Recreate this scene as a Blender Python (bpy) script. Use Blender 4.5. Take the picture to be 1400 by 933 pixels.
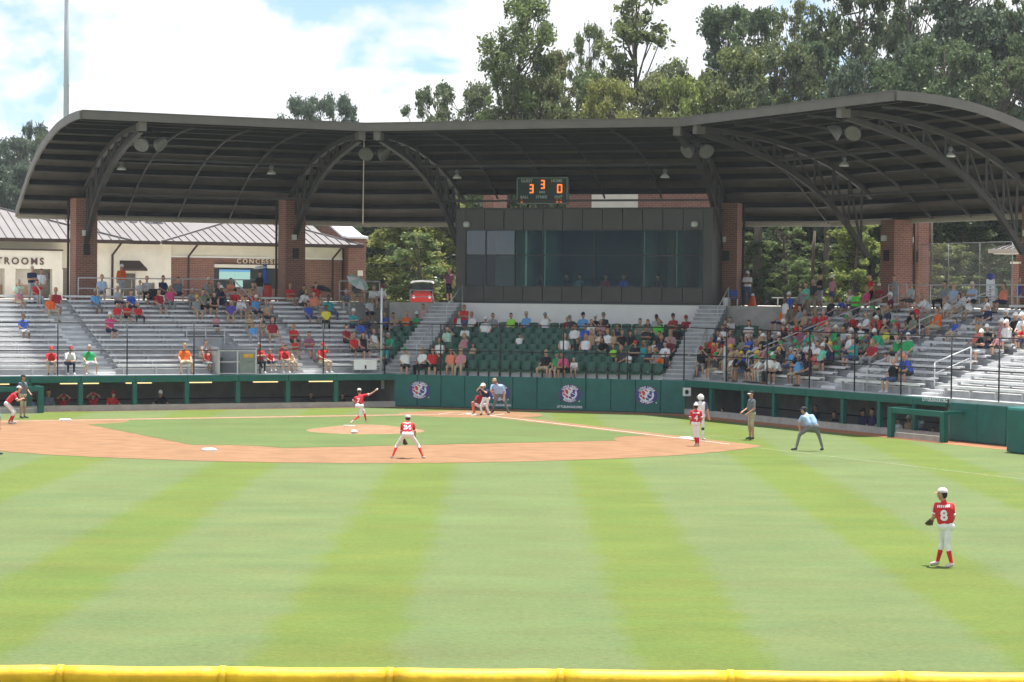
import bpy, bmesh, math, random
import numpy as np
from mathutils import Vector, Matrix, Quaternion
from mathutils.bvhtree import BVHTree

R = math.radians
random.seed(7)
rng = np.random.default_rng(11)
for o in list(bpy.data.objects):
    bpy.data.objects.remove(o)
scene = bpy.context.scene
col = scene.collection

# ------------------------------------------------------------------ camera
F_PX = 3100.0            # focal length in pixels of a 1400 px wide picture
CAM_H = 5.17
PITCH = math.atan(61.8 / F_PX)
ROLL = R(0.55)
cam_data = bpy.data.cameras.new("camera")
cam_data.sensor_width = 36.0
cam_data.lens = 36.0 * F_PX / 1400.0
cam_data.clip_start = 0.5
cam_data.clip_end = 3000.0
cam = bpy.data.objects.new("camera", cam_data)
col.objects.link(cam)
cam.location = (0, 0, CAM_H)
cam.rotation_euler = (Matrix.Rotation(math.pi / 2 - PITCH, 4, 'X') @ Matrix.Rotation(ROLL, 4, 'Z')).to_euler()
scene.camera = cam

# ------------------------------------------------------------------ sky, sun, exposure
SUN_TO = Vector((1.6, 2.2, 13.2)).normalized()
SUN_EL = math.asin(SUN_TO.z)
SUN_AZ = math.atan2(SUN_TO.x, SUN_TO.y)
world = bpy.data.worlds.new("World")
scene.world = world
world.use_nodes = True
wn, wl = world.node_tree.nodes, world.node_tree.links
wn.clear()
w_out = wn.new('ShaderNodeOutputWorld')
w_bg = wn.new('ShaderNodeBackground')
w_bg.inputs['Strength'].default_value = 0.105
sky = wn.new('ShaderNodeTexSky')
sky.sky_type = 'NISHITA'
sky.sun_disc = False
sky.sun_elevation = SUN_EL
sky.sun_rotation = SUN_AZ
sky.air_density = 1.0
sky.dust_density = 0.7
sky.ozone_density = 1.0
tc = wn.new('ShaderNodeTexCoord')
mp = wn.new('ShaderNodeMapping')
mp.inputs['Location'].default_value = (0.37, 0.12, 0.0)
mp.inputs['Scale'].default_value = (1.0, 1.0, 1.5)
n1 = wn.new('ShaderNodeTexNoise')
n1.inputs['Scale'].default_value = 11.0
n1.inputs['Detail'].default_value = 9.0
n1.inputs['Roughness'].default_value = 0.52
n1.inputs['Distortion'].default_value = 0.25
cr = wn.new('ShaderNodeValToRGB')
cr.color_ramp.elements[0].position = 0.425
cr.color_ramp.elements[1].position = 0.50
n2 = wn.new('ShaderNodeTexNoise')
n2.inputs['Scale'].default_value = 16.0
n2.inputs['Detail'].default_value = 5.0
cr2 = wn.new('ShaderNodeValToRGB')
cr2.color_ramp.elements[0].position = 0.35
cr2.color_ramp.elements[0].color = (4.2, 4.4, 4.6, 1)
cr2.color_ramp.elements[1].position = 0.65
cr2.color_ramp.elements[1].color = (5.3, 5.35, 5.4, 1)
mixs = wn.new('ShaderNodeMix')
mixs.data_type = 'RGBA'
lift = wn.new('ShaderNodeVectorMath'); lift.operation = 'ADD'; lift.inputs[1].default_value = (0, 0, 0.15)
nrm_ = wn.new('ShaderNodeVectorMath'); nrm_.operation = 'NORMALIZE'
wl.new(tc.outputs['Generated'], lift.inputs[0]); wl.new(lift.outputs[0], nrm_.inputs[0]); wl.new(nrm_.outputs[0], sky.inputs['Vector'])
wl.new(tc.outputs['Generated'], mp.inputs['Vector'])
wl.new(mp.outputs['Vector'], n1.inputs['Vector'])
wl.new(mp.outputs['Vector'], n2.inputs['Vector'])
wl.new(n1.outputs['Fac'], cr.inputs['Fac'])
wl.new(n2.outputs['Fac'], cr2.inputs['Fac'])
wl.new(cr.outputs['Color'], mixs.inputs['Factor'])
wl.new(sky.outputs['Color'], mixs.inputs['A'])
wl.new(cr2.outputs['Color'], mixs.inputs['B'])
wl.new(mixs.outputs['Result'], w_bg.inputs['Color'])
wl.new(w_bg.outputs['Background'], w_out.inputs['Surface'])

sun_data = bpy.data.lights.new("sun", 'SUN')
sun_data.energy = 4.6
sun_data.angle = R(0.5)
sun_data.color = (1.0, 0.96, 0.89)
sun = bpy.data.objects.new("sun", sun_data)
col.objects.link(sun)
sun.rotation_euler = (-SUN_TO).to_track_quat('-Z', 'Y').to_euler()
sun.location = SUN_TO * 120

scene.view_settings.view_transform = 'Standard'
scene.view_settings.look = 'None'
scene.view_settings.gamma = 1.0
scene.view_settings.exposure = 1.15
scene.render.resolution_x = 1024
scene.render.resolution_y = 682
scene.cycles.max_bounces = 6
scene.cycles.diffuse_bounces = 3
scene.cycles.glossy_bounces = 2
scene.cycles.transmission_bounces = 4
scene.cycles.transparent_max_bounces = 6

# ------------------------------------------------------------------ field frame
HOME = Vector((-1.651, 98.688))
TH = R(-63.55)
AX_U = Vector((math.cos(TH), math.sin(TH)))      # home plate -> third base
AX_V = Vector((math.sin(TH), -math.cos(TH)))     # home plate -> first base

def W(u, v, z=0.0):
    p = HOME + AX_U * u + AX_V * v
    return Vector((p.x, p.y, z))

def to_uv(p):
    d = Vector((p[0], p[1])) - HOME
    return d.dot(AX_U), d.dot(AX_V)

def ray(x, y):
    """direction (dy = 1) from the camera through a point of the 1400 x 933 photograph"""
    a, b = x - 700.0, y - 466.5
    c, s = math.cos(ROLL), math.sin(ROLL)
    a, b = a * c + b * s, -a * s + b * c
    cp, sp = math.cos(PITCH), math.sin(PITCH)
    d = Vector((a, F_PX * cp - b * sp, -(F_PX * sp + b * cp)))
    return d / d.y

def at(x, y, dist):
    return Vector((0, 0, CAM_H)) + ray(x, y) * dist

def gnd(x, y, z=0.0):
    d = ray(x, y)
    return Vector((0, 0, CAM_H)) + d * ((z - CAM_H) / d.z)

S2 = math.sqrt(0.5)

class Sec:
    """a straight run of the stadium: t along it (left to right), s back from its front line"""
    def __init__(self, o, e, n, length, ml, mr):
        self.o, self.e, self.n, self.len, self.ml, self.mr = Vector(o), Vector(e), Vector(n), length, ml, mr
    def uv(self, t, s):
        return self.o + self.e * t + self.n * s
    def P(self, t, s, z):
        q = self.uv(t, s)
        return W(q.x, q.y, z)
    def t0(self, s):
        return -0.41421 * s if self.ml else 0.0
    def t1(self, s):
        return self.len + (0.41421 * s if self.mr else 0.0)
    def ts(self, p):
        u, v = to_uv(p)
        d = Vector((u, v)) - self.o
        return d.dot(self.e), d.dot(self.n)
    def rot(self):
        e3 = AX_U * self.e.x + AX_V * self.e.y
        return math.atan2(e3.y, e3.x)
    def hit(self, x, y, s):
        """3D point where the sight line through photo point (x, y) meets the plane s = const"""
        d = ray(x, y)
        nw = AX_U * self.n.x + AX_V * self.n.y
        q = self.uv(0, s)
        p0 = W(q.x, q.y, 0)
        k = (p0.x * nw.x + p0.y * nw.y) / (d.x * nw.x + d.y * nw.y)
        return Vector((0, 0, CAM_H)) + d * k

# roof runs
RL = Sec((-9.2, 14.9), (0, -1), (-1, 0), 13.5, False, True)
RC = Sec((-9.2, 1.4), (S2, -S2), (-S2, -S2), 10.8 / S2, True, True)
RR = Sec((1.6, -9.4), (1, 0), (0, -1), 16.0, True, False)
# seating runs
SL = Sec((-7.0, 29.7), (0, -1), (-1, 0), 29.0, False, True)
SC = Sec((-7.0, 0.7), (S2, -S2), (-S2, -S2), 9.8 / S2, True, True)
SR = Sec((2.8, -9.1), (1, 0), (0, -1), 32.0, True, False)

# ------------------------------------------------------------------ materials
MATS = {}
def mat(name, c, rough=0.7, var=0.06, scale=6.0, bump=0.0, metal=0.0, spec=0.35, bscale=None, coat=0.0, stretch=None):
    if name in MATS:
        return MATS[name]
    m = bpy.data.materials.new(name)
    m.use_nodes = True
    nt = m.node_tree
    b = nt.nodes['Principled BSDF']
    b.inputs['Roughness'].default_value = rough
    b.inputs['Metallic'].default_value = metal
    b.inputs['Specular IOR Level'].default_value = spec
    b.inputs['Coat Weight'].default_value = coat
    c = tuple(c) + (1,)
    if var > 0:
        t = nt.nodes.new('ShaderNodeTexCoord')
        n = nt.nodes.new('ShaderNodeTexNoise')
        n.inputs['Scale'].default_value = scale
        n.inputs['Detail'].default_value = 6.0
        n.inputs['Roughness'].default_value = 0.62
        src = t.outputs['Object']
        if stretch:
            mpn = nt.nodes.new('ShaderNodeMapping')
            mpn.inputs['Scale'].default_value = stretch
            nt.links.new(src, mpn.inputs['Vector'])
            src = mpn.outputs['Vector']
        nt.links.new(src, n.inputs['Vector'])
        r = nt.nodes.new('ShaderNodeValToRGB')
        r.color_ramp.elements[0].position = 0.32
        r.color_ramp.elements[1].position = 0.68
        r.color_ramp.elements[0].color = tuple(max(0, x * (1 - var * 2)) for x in c[:3]) + (1,)
        r.color_ramp.elements[1].color = tuple(min(1, x * (1 + var * 2)) for x in c[:3]) + (1,)
        nt.links.new(n.outputs['Fac'], r.inputs['Fac'])
        nt.links.new(r.outputs['Color'], b.inputs['Base Color'])
        if bump > 0:
            bp = nt.nodes.new('ShaderNodeBump')
            bp.inputs['Strength'].default_value = bump
            bp.inputs['Distance'].default_value = 0.03
            n3 = nt.nodes.new('ShaderNodeTexNoise')
            n3.inputs['Scale'].default_value = bscale or scale * 4
            n3.inputs['Detail'].default_value = 4
            nt.links.new(t.outputs['Object'], n3.inputs['Vector'])
            nt.links.new(n3.outputs['Fac'], bp.inputs['Height'])
            nt.links.new(bp.outputs['Normal'], b.inputs['Normal'])
    else:
        b.inputs['Base Color'].default_value = c
    MATS[name] = m
    return m

def emit(name, c, strength):
    m = bpy.data.materials.new(name)
    m.use_nodes = True
    b = m.node_tree.nodes['Principled BSDF']
    b.inputs['Base Color'].default_value = (0.02, 0.02, 0.02, 1)
    b.inputs['Emission Color'].default_value = tuple(c) + (1,)
    b.inputs['Emission Strength'].default_value = strength
    MATS[name] = m
    return m

def brick_mat(name, c1, c2, mortar):
    m = bpy.data.materials.new(name)
    m.use_nodes = True
    nt = m.node_tree
    b = nt.nodes['Principled BSDF']
    b.inputs['Roughness'].default_value = 0.85
    g = nt.nodes.new('ShaderNodeNewGeometry')
    # running coordinate along the wall: along the horizontal tangent of each face
    cx = nt.nodes.new('ShaderNodeVectorMath'); cx.operation = 'CROSS_PRODUCT'
    cx.inputs[1].default_value = (0, 0, 1)
    nt.links.new(g.outputs['True Normal'], cx.inputs[0])
    dt = nt.nodes.new('ShaderNodeVectorMath'); dt.operation = 'DOT_PRODUCT'
    nt.links.new(g.outputs['Position'], dt.inputs[0])
    nt.links.new(cx.outputs['Vector'], dt.inputs[1])
    sp = nt.nodes.new('ShaderNodeSeparateXYZ')
    nt.links.new(g.outputs['Position'], sp.inputs['Vector'])
    cb = nt.nodes.new('ShaderNodeCombineXYZ')
    nt.links.new(dt.outputs['Value'], cb.inputs['X'])
    nt.links.new(sp.outputs['Z'], cb.inputs['Y'])
    br = nt.nodes.new('ShaderNodeTexBrick')
    br.inputs['Scale'].default_value = 1.0
    br.inputs['Brick Width'].default_value = 0.30
    br.inputs['Row Height'].default_value = 0.10
    br.inputs['Mortar Size'].default_value = 0.010
    br.inputs['Color1'].default_value = tuple(c1) + (1,)
    br.inputs['Color2'].default_value = tuple(c2) + (1,)
    br.inputs['Mortar'].default_value = tuple(mortar) + (1,)
    nt.links.new(cb.outputs['Vector'], br.inputs['Vector'])
    n = nt.nodes.new('ShaderNodeTexNoise'); n.inputs['Scale'].default_value = 0.8; n.inputs['Detail'].default_value = 6
    nt.links.new(g.outputs['Position'], n.inputs['Vector'])
    hs = nt.nodes.new('ShaderNodeHueSaturation')
    mr = nt.nodes.new('ShaderNodeMapRange')
    mr.inputs['To Min'].default_value = 0.8; mr.inputs['To Max'].default_value = 1.2
    nt.links.new(n.outputs['Fac'], mr.inputs['Value'])
    nt.links.new(mr.outputs['Result'], hs.inputs['Value'])
    nt.links.new(br.outputs['Color'], hs.inputs['Color'])
    nt.links.new(hs.outputs['Color'], b.inputs['Base Color'])
    bp = nt.nodes.new('ShaderNodeBump'); bp.inputs['Strength'].default_value = 0.4; bp.inputs['Distance'].default_value = 0.01; bp.invert = True
    nt.links.new(br.outputs['Fac'], bp.inputs['Height'])
    nt.links.new(bp.outputs['Normal'], b.inputs['Normal'])
    MATS[name] = m
    return m

# ------------------------------------------------------------------ mesh helpers
class MB:
    def __init__(self):
        self.v, self.f, self.mi = [], [], []
        self.m = 0
    def face(self, pts):
        k = len(self.v)
        self.v += [tuple(p) for p in pts]
        self.f.append(tuple(range(k, k + len(pts)))); self.mi.append(self.m)
    def hexa(self, b, t):
        """solid between bottom loop b and top loop t (same length)"""
        k = len(self.v); n = len(b)
        self.v += [tuple(p) for p in b] + [tuple(p) for p in t]
        self.f.append(tuple(range(k + n - 1, k - 1, -1))); self.mi.append(self.m)
        self.f.append(tuple(range(k + n, k + 2 * n))); self.mi.append(self.m)
        for i in range(n):
            j = (i + 1) % n
            self.f.append((k + i, k + j, k + n + j, k + n + i)); self.mi.append(self.m)
        return self
    def prism(self, poly, z0, z1):
        return self.hexa([(p[0], p[1], z0) for p in poly], [(p[0], p[1], z1) for p in poly])
    def box(self, c, s, rz=0.0, M=None):
        hx, hy, hz = s[0] / 2, s[1] / 2, s[2] / 2
        pts = [Vector((x, y, z)) for z in (-hz, hz) for x, y in ((-hx, -hy), (hx, -hy), (hx, hy), (-hx, hy))]
        if M is None:
            M = Matrix.Rotation(rz, 3, 'Z')
        pts = [M @ p + Vector(c) for p in pts]
        return self.hexa(pts[:4], pts[4:])
    def bar(self, p, q, w, h, up=(0, 0, 1)):
        """rectangular bar from p to q; w sideways, h along up"""
        p, q = Vector(p), Vector(q)
        d = (q - p).normalized()
        sd = d.cross(Vector(up))
        if sd.length < 1e-4:
            sd = d.cross(Vector((1, 0, 0)))
        sd.normalize(); u = sd.cross(d).normalized()
        o = [(-1, -1), (1, -1), (1, 1), (-1, 1)]
        a = [p + sd * (x * w / 2) + u * (y * h / 2) for x, y in o]
        b = [q + sd * (x * w / 2) + u * (y * h / 2) for x, y in o]
        return self.hexa(a, b)
    def tube(self, pts, r, n=6, caps=True):
        pts = [Vector(p) for p in pts]
        rs = r if isinstance(r, (list, tuple)) else [r] * len(pts)
        k = len(self.v); prev = None
        for i, p in enumerate(pts):
            d = (pts[min(i + 1, len(pts) - 1)] - pts[max(i - 1, 0)])
            d = d.normalized() if d.length > 1e-9 else Vector((0, 0, 1))
            ref = prev if prev is not None else (Vector((1, 0, 0)) if abs(d.x) < 0.9 else Vector((0, 1, 0)))
            a = (ref - d * ref.dot(d)).normalized(); b = d.cross(a); prev = a
            for j in range(n):
                an = 2 * math.pi * j / n
                self.v.append(tuple(p + (a * math.cos(an) + b * math.sin(an)) * rs[i]))
        for i in range(len(pts) - 1):
            for j in range(n):
                self.f.append((k + i * n + j, k + i * n + (j + 1) % n, k + (i + 1) * n + (j + 1) % n, k + (i + 1) * n + j)); self.mi.append(self.m)
        if caps:
            self.f.append(tuple(k + j for j in range(n - 1, -1, -1))); self.mi.append(self.m)
            e = k + (len(pts) - 1) * n
            self.f.append(tuple(e + j for j in range(n))); self.mi.append(self.m)
        return self
    def lathe(self, c, prof, n=12, axis=None):
        """profile [(r, h)] turned about an axis through c"""
        c = Vector(c); M = Matrix.Identity(3)
        if axis is not None:
            M = Vector(axis).to_track_quat('Z', 'Y').to_matrix()
        k = len(self.v)
        for r_, h_ in prof:
            for j in range(n):
                an = 2 * math.pi * j / n
                self.v.append(tuple(c + M @ Vector((r_ * math.cos(an), r_ * math.sin(an), h_))))
        for i in range(len(prof) - 1):
            for j in range(n):
                self.f.append((k + i * n + j, k + i * n + (j + 1) % n, k + (i + 1) * n + (j + 1) % n, k + (i + 1) * n + j)); self.mi.append(self.m)
        self.f.append(tuple(k + j for j in range(n - 1, -1, -1))); self.mi.append(self.m)
        e = k + (len(prof) - 1) * n
        self.f.append(tuple(e + j for j in range(n))); self.mi.append(self.m)
        return self
    def mesh(self, name, mats, smooth=False):
        me = bpy.data.meshes.new(name)
        me.from_pydata(self.v, [], self.f)
        mats = mats if isinstance(mats, (list, tuple)) else [mats]
        for m_ in mats:
            me.materials.append(m_)
        if len(mats) > 1:
            me.polygons.foreach_set('material_index', self.mi)
        if smooth:
            me.polygons.foreach_set('use_smooth', [True] * len(me.polygons))
        me.update()
        return me
    def build(self, name, mats, parent=None, smooth=False):
        return link(name, self.mesh(name, mats, smooth), parent)

def link(name, data, parent=None, loc=None, rz=0.0, inv=True):
    o = bpy.data.objects.new(name, data)
    col.objects.link(o)
    if loc is not None:
        o.location = loc
    if rz:
        o.rotation_euler.z = rz
    if parent is not None:
        o.parent = parent
        if inv:
            o.matrix_parent_inverse = inv_of(parent)
    return o

def inv_of(p):
    M = Matrix.LocRotScale(p.location, p.rotation_euler, p.scale)
    if p.parent is not None:
        return (inv_of(p.parent).inverted() @ p.matrix_parent_inverse @ M).inverted()
    return M.inverted()

def tag(o, label=None, cat=None, group=None, kind=None):
    if label: o['label'] = label
    if cat: o['category'] = cat
    if group: o['group'] = group
    if kind: o['kind'] = kind
    return o

def thing(name, label, cat, loc=(0, 0, 0), rz=0.0, group=None):
    o = bpy.data.objects.new(name, None)
    o.empty_display_size = 0.3
    col.objects.link(o)
    o.location = loc
    o.rotation_euler.z = rz
    return tag(o, label, cat, group)

def struct(name, mb, m):
    return tag(mb.build(name, m), kind='structure')

def copy_thing(root, loc, rz=0.0, label=None):
    r_ = root.copy(); col.objects.link(r_)
    r_.location = loc; r_.rotation_euler.z = rz
    if label: r_['label'] = label
    for ch in root.children:
        c = ch.copy(); col.objects.link(c); c.parent = r_
        for g in ch.children:
            d = g.copy(); col.objects.link(d); d.parent = c
    return r_

def text_mesh(s, size, extrude=0.008, bold=0.0, space=1.0):
    cu = bpy.data.curves.new('lettering', 'FONT')
    cu.body = s; cu.size = size; cu.extrude = extrude; cu.offset = bold
    cu.align_x = 'CENTER'; cu.align_y = 'CENTER'; cu.space_character = space
    cu.resolution_u = 3
    ob = bpy.data.objects.new('tmp_text', cu)
    col.objects.link(ob)
    dg = bpy.context.evaluated_depsgraph_get()
    me = bpy.data.meshes.new_from_object(ob.evaluated_get(dg))
    bpy.data.objects.remove(ob); bpy.data.curves.remove(cu)
    return me

def text_obj(s, size, M, m, parent=None, name='lettering', bold=0.0, extrude=0.008, sx=1.0):
    """text whose plane is M (local x right, y up, z out)"""
    me = text_mesh(s, size, extrude, bold)
    me.transform(M @ Matrix.Diagonal((sx, 1, 1, 1)))
    me.materials.clear(); me.materials.append(m)
    me.name = name
    return link(name, me, parent)

def frame(p, right, up):
    r_ = Vector(right).normalized(); u_ = Vector(up).normalized(); n_ = r_.cross(u_)
    M = Matrix((r_, u_, n_)).transposed().to_4x4()
    M.translation = p
    return M
ORD = ['first', 'second', 'third', 'fourth', 'fifth', 'sixth', 'seventh', 'eighth', 'ninth', 'tenth', 'eleventh', 'twelfth',
       'thirteenth', 'fourteenth', 'fifteenth', 'sixteenth', 'seventeenth', 'eighteenth', 'nineteenth', 'twentieth',
       'twenty-first', 'twenty-second', 'twenty-third', 'twenty-fourth', 'twenty-fifth', 'twenty-sixth', 'twenty-seventh',
       'twenty-eighth', 'twenty-ninth', 'thirtieth', 'thirty-first', 'thirty-second', 'thirty-third', 'thirty-fourth', 'thirty-fifth']
# ================================================================== THE SETTING: field
def field_grass_mat(name, light, dark, stripes=True):
    m = bpy.data.materials.new(name); m.use_nodes = True
    nt = m.node_tree; N = nt.nodes; L = nt.links
    b = N['Principled BSDF']; b.inputs['Roughness'].default_value = 0.8; b.inputs['Specular IOR Level'].default_value = 0.15
    g = N.new('ShaderNodeNewGeometry'); sp = N.new('ShaderNodeSeparateXYZ'); L.new(g.outputs['Position'], sp.inputs['Vector'])
    def noise(scale, detail=5.0, stretch=None, rough=0.6):
        n = N.new('ShaderNodeTexNoise'); n.inputs['Scale'].default_value = scale; n.inputs['Detail'].default_value = detail
        n.inputs['Roughness'].default_value = rough
        if stretch:
            mp_ = N.new('ShaderNodeMapping'); mp_.inputs['Scale'].default_value = stretch
            L.new(g.outputs['Position'], mp_.inputs['Vector']); L.new(mp_.outputs['Vector'], n.inputs['Vector'])
        else:
            L.new(g.outputs['Position'], n.inputs['Vector'])
        return n
    def math_(op, a, b_=None):
        n = N.new('ShaderNodeMath'); n.operation = op
        for i, x in enumerate((a, b_)):
            if x is None: continue
            if isinstance(x, (int, float)): n.inputs[i].default_value = x
            else: L.new(x, n.inputs[i])
        return n.outputs[0]
    wob = noise(0.55, 3)
    x2 = math_('ADD', sp.outputs['X'], math_('MULTIPLY', math_('SUBTRACT', wob.outputs['Fac'], 0.5), 0.9))
    ph = math_('FRACT', math_('DIVIDE', math_('ADD', x2, 5.42 * 20 + 2.65 + 2.71), 5.42))
    tri = math_('ABSOLUTE', math_('SUBTRACT', ph, 0.5))          # 0 in the middle of a dark band
    r = N.new('ShaderNodeMapRange'); r.interpolation_type = 'SMOOTHSTEP'
    r.inputs['From Min'].default_value = 0.135; r.inputs['From Max'].default_value = 0.235
    L.new(tri, r.inputs['Value'])
    mix = N.new('ShaderNodeMix'); mix.data_type = 'RGBA'
    mix.inputs['A'].default_value = tuple(dark) + (1,); mix.inputs['B'].default_value = tuple(light) + (1,)
    if stripes: L.new(r.outputs['Result'], mix.inputs['Factor'])
    else: mix.inputs['Factor'].default_value = 0.5
    # worn and cross-mown patches
    cross = noise(1.0, 7, (0.16, 0.6, 1), 0.7)
    patch = noise(0.3, 7, None, 0.7)
    fine = noise(9.0, 9, None, 0.82)
    v = math_('ADD', math_('ADD', math_('MULTIPLY', math_('SUBTRACT', cross.outputs['Fac'], 0.5), 0.45),
              math_('MULTIPLY', math_('SUBTRACT', patch.outputs['Fac'], 0.5), 0.55)),
              math_('MULTIPLY', math_('SUBTRACT', fine.outputs['Fac'], 0.5), 1.5))
    hs = N.new('ShaderNodeHueSaturation')
    L.new(math_('ADD', v, 1.0), hs.inputs['Value'])
    hue = noise(0.6, 6, (0.5, 1, 1), 0.7)
    L.new(math_('ADD', math_('MULTIPLY', math_('SUBTRACT', hue.outputs['Fac'], 0.5), 0.10), 0.5), hs.inputs['Hue'])
    L.new(mix.outputs['Result'], hs.inputs['Color'])
    # dry tan flecks
    dry = noise(3.2, 8, (0.5, 1.4, 1), 0.7)
    dr = N.new('ShaderNodeMapRange'); dr.inputs['From Min'].default_value = 0.6; dr.inputs['From Max'].default_value = 0.78; dr.inputs['To Max'].default_value = 0.45
    L.new(dry.outputs['Fac'], dr.inputs['Value'])
    mix2 = N.new('ShaderNodeMix'); mix2.data_type = 'RGBA'; mix2.inputs['B'].default_value = (0.145, 0.125, 0.055, 1)
    L.new(dr.outputs['Result'], mix2.inputs['Factor']); L.new(hs.outputs['Color'], mix2.inputs['A'])
    L.new(mix2.outputs['Result'], b.inputs['Base Color'])
    bp = N.new('ShaderNodeBump'); bp.inputs['Strength'].default_value = 0.8; bp.inputs['Distance'].default_value = 0.04
    L.new(fine.outputs['Fac'], bp.inputs['Height']); L.new(bp.outputs['Normal'], b.inputs['Normal'])
    MATS[name] = m
    return m

M_GRASS = field_grass_mat('mown_outfield_grass', (0.110, 0.147, 0.054), (0.103, 0.143, 0.028))
M_INGRASS = field_grass_mat('infield_grass', (0.096, 0.138, 0.046), (0.092, 0.130, 0.040), False)
M_DIRT = mat('infield_clay', (0.228, 0.131, 0.074), 0.95, 0.09, 1.3, 0.5, bscale=14, stretch=(0.7, 1.1, 1), spec=0.1)
M_TRACK = mat('warning_track_clay', (0.30, 0.135, 0.075), 0.95, 0.08, 1.6, 0.3, bscale=30, spec=0.1)
M_MOUND = mat('mound_clay', (0.255, 0.152, 0.092), 0.95, 0.07, 1.5, 0.3, bscale=25, spec=0.1)
M_CHALK = mat('chalk_white', (0.62, 0.57, 0.50), 0.9, 0.14, 9.0)
M_LINE_ON_GRASS = mat('painted_line_on_grass', (0.185, 0.225, 0.115), 0.9, 0.2, 7.0)
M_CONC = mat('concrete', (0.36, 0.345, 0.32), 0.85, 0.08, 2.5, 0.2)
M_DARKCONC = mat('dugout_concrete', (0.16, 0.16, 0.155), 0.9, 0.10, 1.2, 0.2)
M_WHITEWALL = mat('white_painted_wall', (0.72, 0.71, 0.69), 0.7, 0.03, 1.0, 0.05)
M_GREENPAD = mat('green_vinyl_pad', (0.009, 0.108, 0.096), 0.5, 0.08, 1.6, 0.15, spec=0.4)
M_GREENPOST = mat('green_painted_steel', (0.010, 0.112, 0.090), 0.5, 0.06, 3.0)
M_GREENSEAT = mat('green_seat_plastic', (0.010, 0.078, 0.050), 0.40, 0.08, 3.0, spec=0.45)
M_ALU = mat('bleacher_aluminium', (0.68, 0.68, 0.68), 0.45, 0.09, 2.0, metal=0.1, stretch=(1, 1, 4))
M_ALUDECK = mat('bleacher_deck_aluminium', (0.42, 0.43, 0.44), 0.5, 0.10, 1.3, metal=0.1)
M_RAIL = mat('galvanised_rail', (0.50, 0.51, 0.52), 0.4, 0.05, 5.0, metal=0.2)
M_BLACK = mat('black_steel', (0.020, 0.020, 0.021), 0.5, 0.1, 4.0)
M_STEEL = mat('dark_bronze_steel', (0.016, 0.015, 0.014), 0.6, 0.1, 2.0)
M_DECK = mat('roof_deck_underside', (0.080, 0.066, 0.053), 0.75, 0.12, 0.8, 0.1)
M_FASCIA = mat('bronze_fascia', (0.125, 0.112, 0.100), 0.5, 0.05, 1.2)
M_BRICK = brick_mat('red_brick', (0.225, 0.088, 0.056), (0.165, 0.062, 0.042), (0.28, 0.21, 0.17))
M_CREAM = mat('cream_stucco', (0.68, 0.63, 0.53), 0.9, 0.04, 1.4, 0.15)
M_ROOFMETAL = mat('standing_seam_roof', (0.165, 0.155, 0.158), 0.65, 0.05, 0.7, metal=0.0)
M_SEAM = mat('roof_seam', (0.105, 0.085, 0.084), 0.6, 0.05, 1.0)
M_GUTTER = mat('brown_gutter', (0.050, 0.032, 0.026), 0.85, 0.06, 2.0)
M_PANEL = mat('press_box_metal_panel', (0.062, 0.060, 0.056), 0.45, 0.05, 1.0, metal=0.2)
M_PANELDK = mat('press_box_frame', (0.034, 0.035, 0.035), 0.45, 0.05, 2.0)
M_WHITE = mat('white_paint', (0.78, 0.78, 0.77), 0.5, 0.03, 2.0)
M_YELLOW = mat('yellow_fence_cap', (0.84, 0.47, 0.020), 0.55, 0.12, 3.5, 0.25, spec=0.4)
M_ROOFTOP = mat('canopy_top_metal', (0.20, 0.18, 0.165), 0.5, 0.06, 1.0)
M_INT = mat('room_paint', (0.28, 0.40, 0.37), 0.9, 0.06, 0.8)
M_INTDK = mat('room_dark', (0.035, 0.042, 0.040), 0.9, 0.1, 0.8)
M_CONCOURSE = mat('concourse_paving', (0.52, 0.50, 0.46), 0.9, 0.06, 0.7, 0.15)
M_LAWN = mat('lawn', (0.062, 0.098, 0.030), 0.9, 0.16, 0.35, 0.4, bscale=8)

def glass_mat(name, tint, rough=0.02, mixf=0.0, ior=1.3):
    m = bpy.data.materials.new(name); m.use_nodes = True
    nt = m.node_tree; N = nt.nodes; N.remove(N['Principled BSDF'])
    out = N['Material Output']
    gl = N.new('ShaderNodeBsdfGlossy'); gl.inputs['Roughness'].default_value = rough; gl.inputs['Color'].default_value = (0.75, 0.85, 0.95, 1)
    tr = N.new('ShaderNodeBsdfTransparent'); tr.inputs['Color'].default_value = tuple(tint) + (1,)
    fr = N.new('ShaderNodeFresnel'); fr.inputs['IOR'].default_value = ior
    add = N.new('ShaderNodeMath'); add.operation = 'ADD'; add.inputs[1].default_value = mixf
    add.use_clamp = True
    mx = N.new('ShaderNodeMixShader')
    nt.links.new(fr.outputs[0], add.inputs[0]); nt.links.new(add.outputs[0], mx.inputs[0])
    nt.links.new(tr.outputs[0], mx.inputs[1]); nt.links.new(gl.outputs[0], mx.inputs[2])
    nt.links.new(mx.outputs[0], out.inputs['Surface'])
    MATS[name] = m
    return m
M_GLASS = glass_mat('tinted_window_glass', (0.62, 0.80, 0.75), 0.01, 0.0, 1.30)
M_GLASS_SKY = glass_mat('sky_reflection_glass', (0.40, 0.52, 0.50), 0.01, 0.02, 1.75)  # glossier copy of the window glass, added for sky reflection in upper left panes

def poly(pts_uv, z):
    return [W(u, v, z) for u, v in pts_uv]

# ground: one sheet to the horizon at field level
mb = MB(); mb.face([(-900, -300, -1.2), (900, -300, -1.2), (900, 1500, -1.2), (-900, 1500, -1.2)])
struct('ground', mb, M_LAWN)

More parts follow.
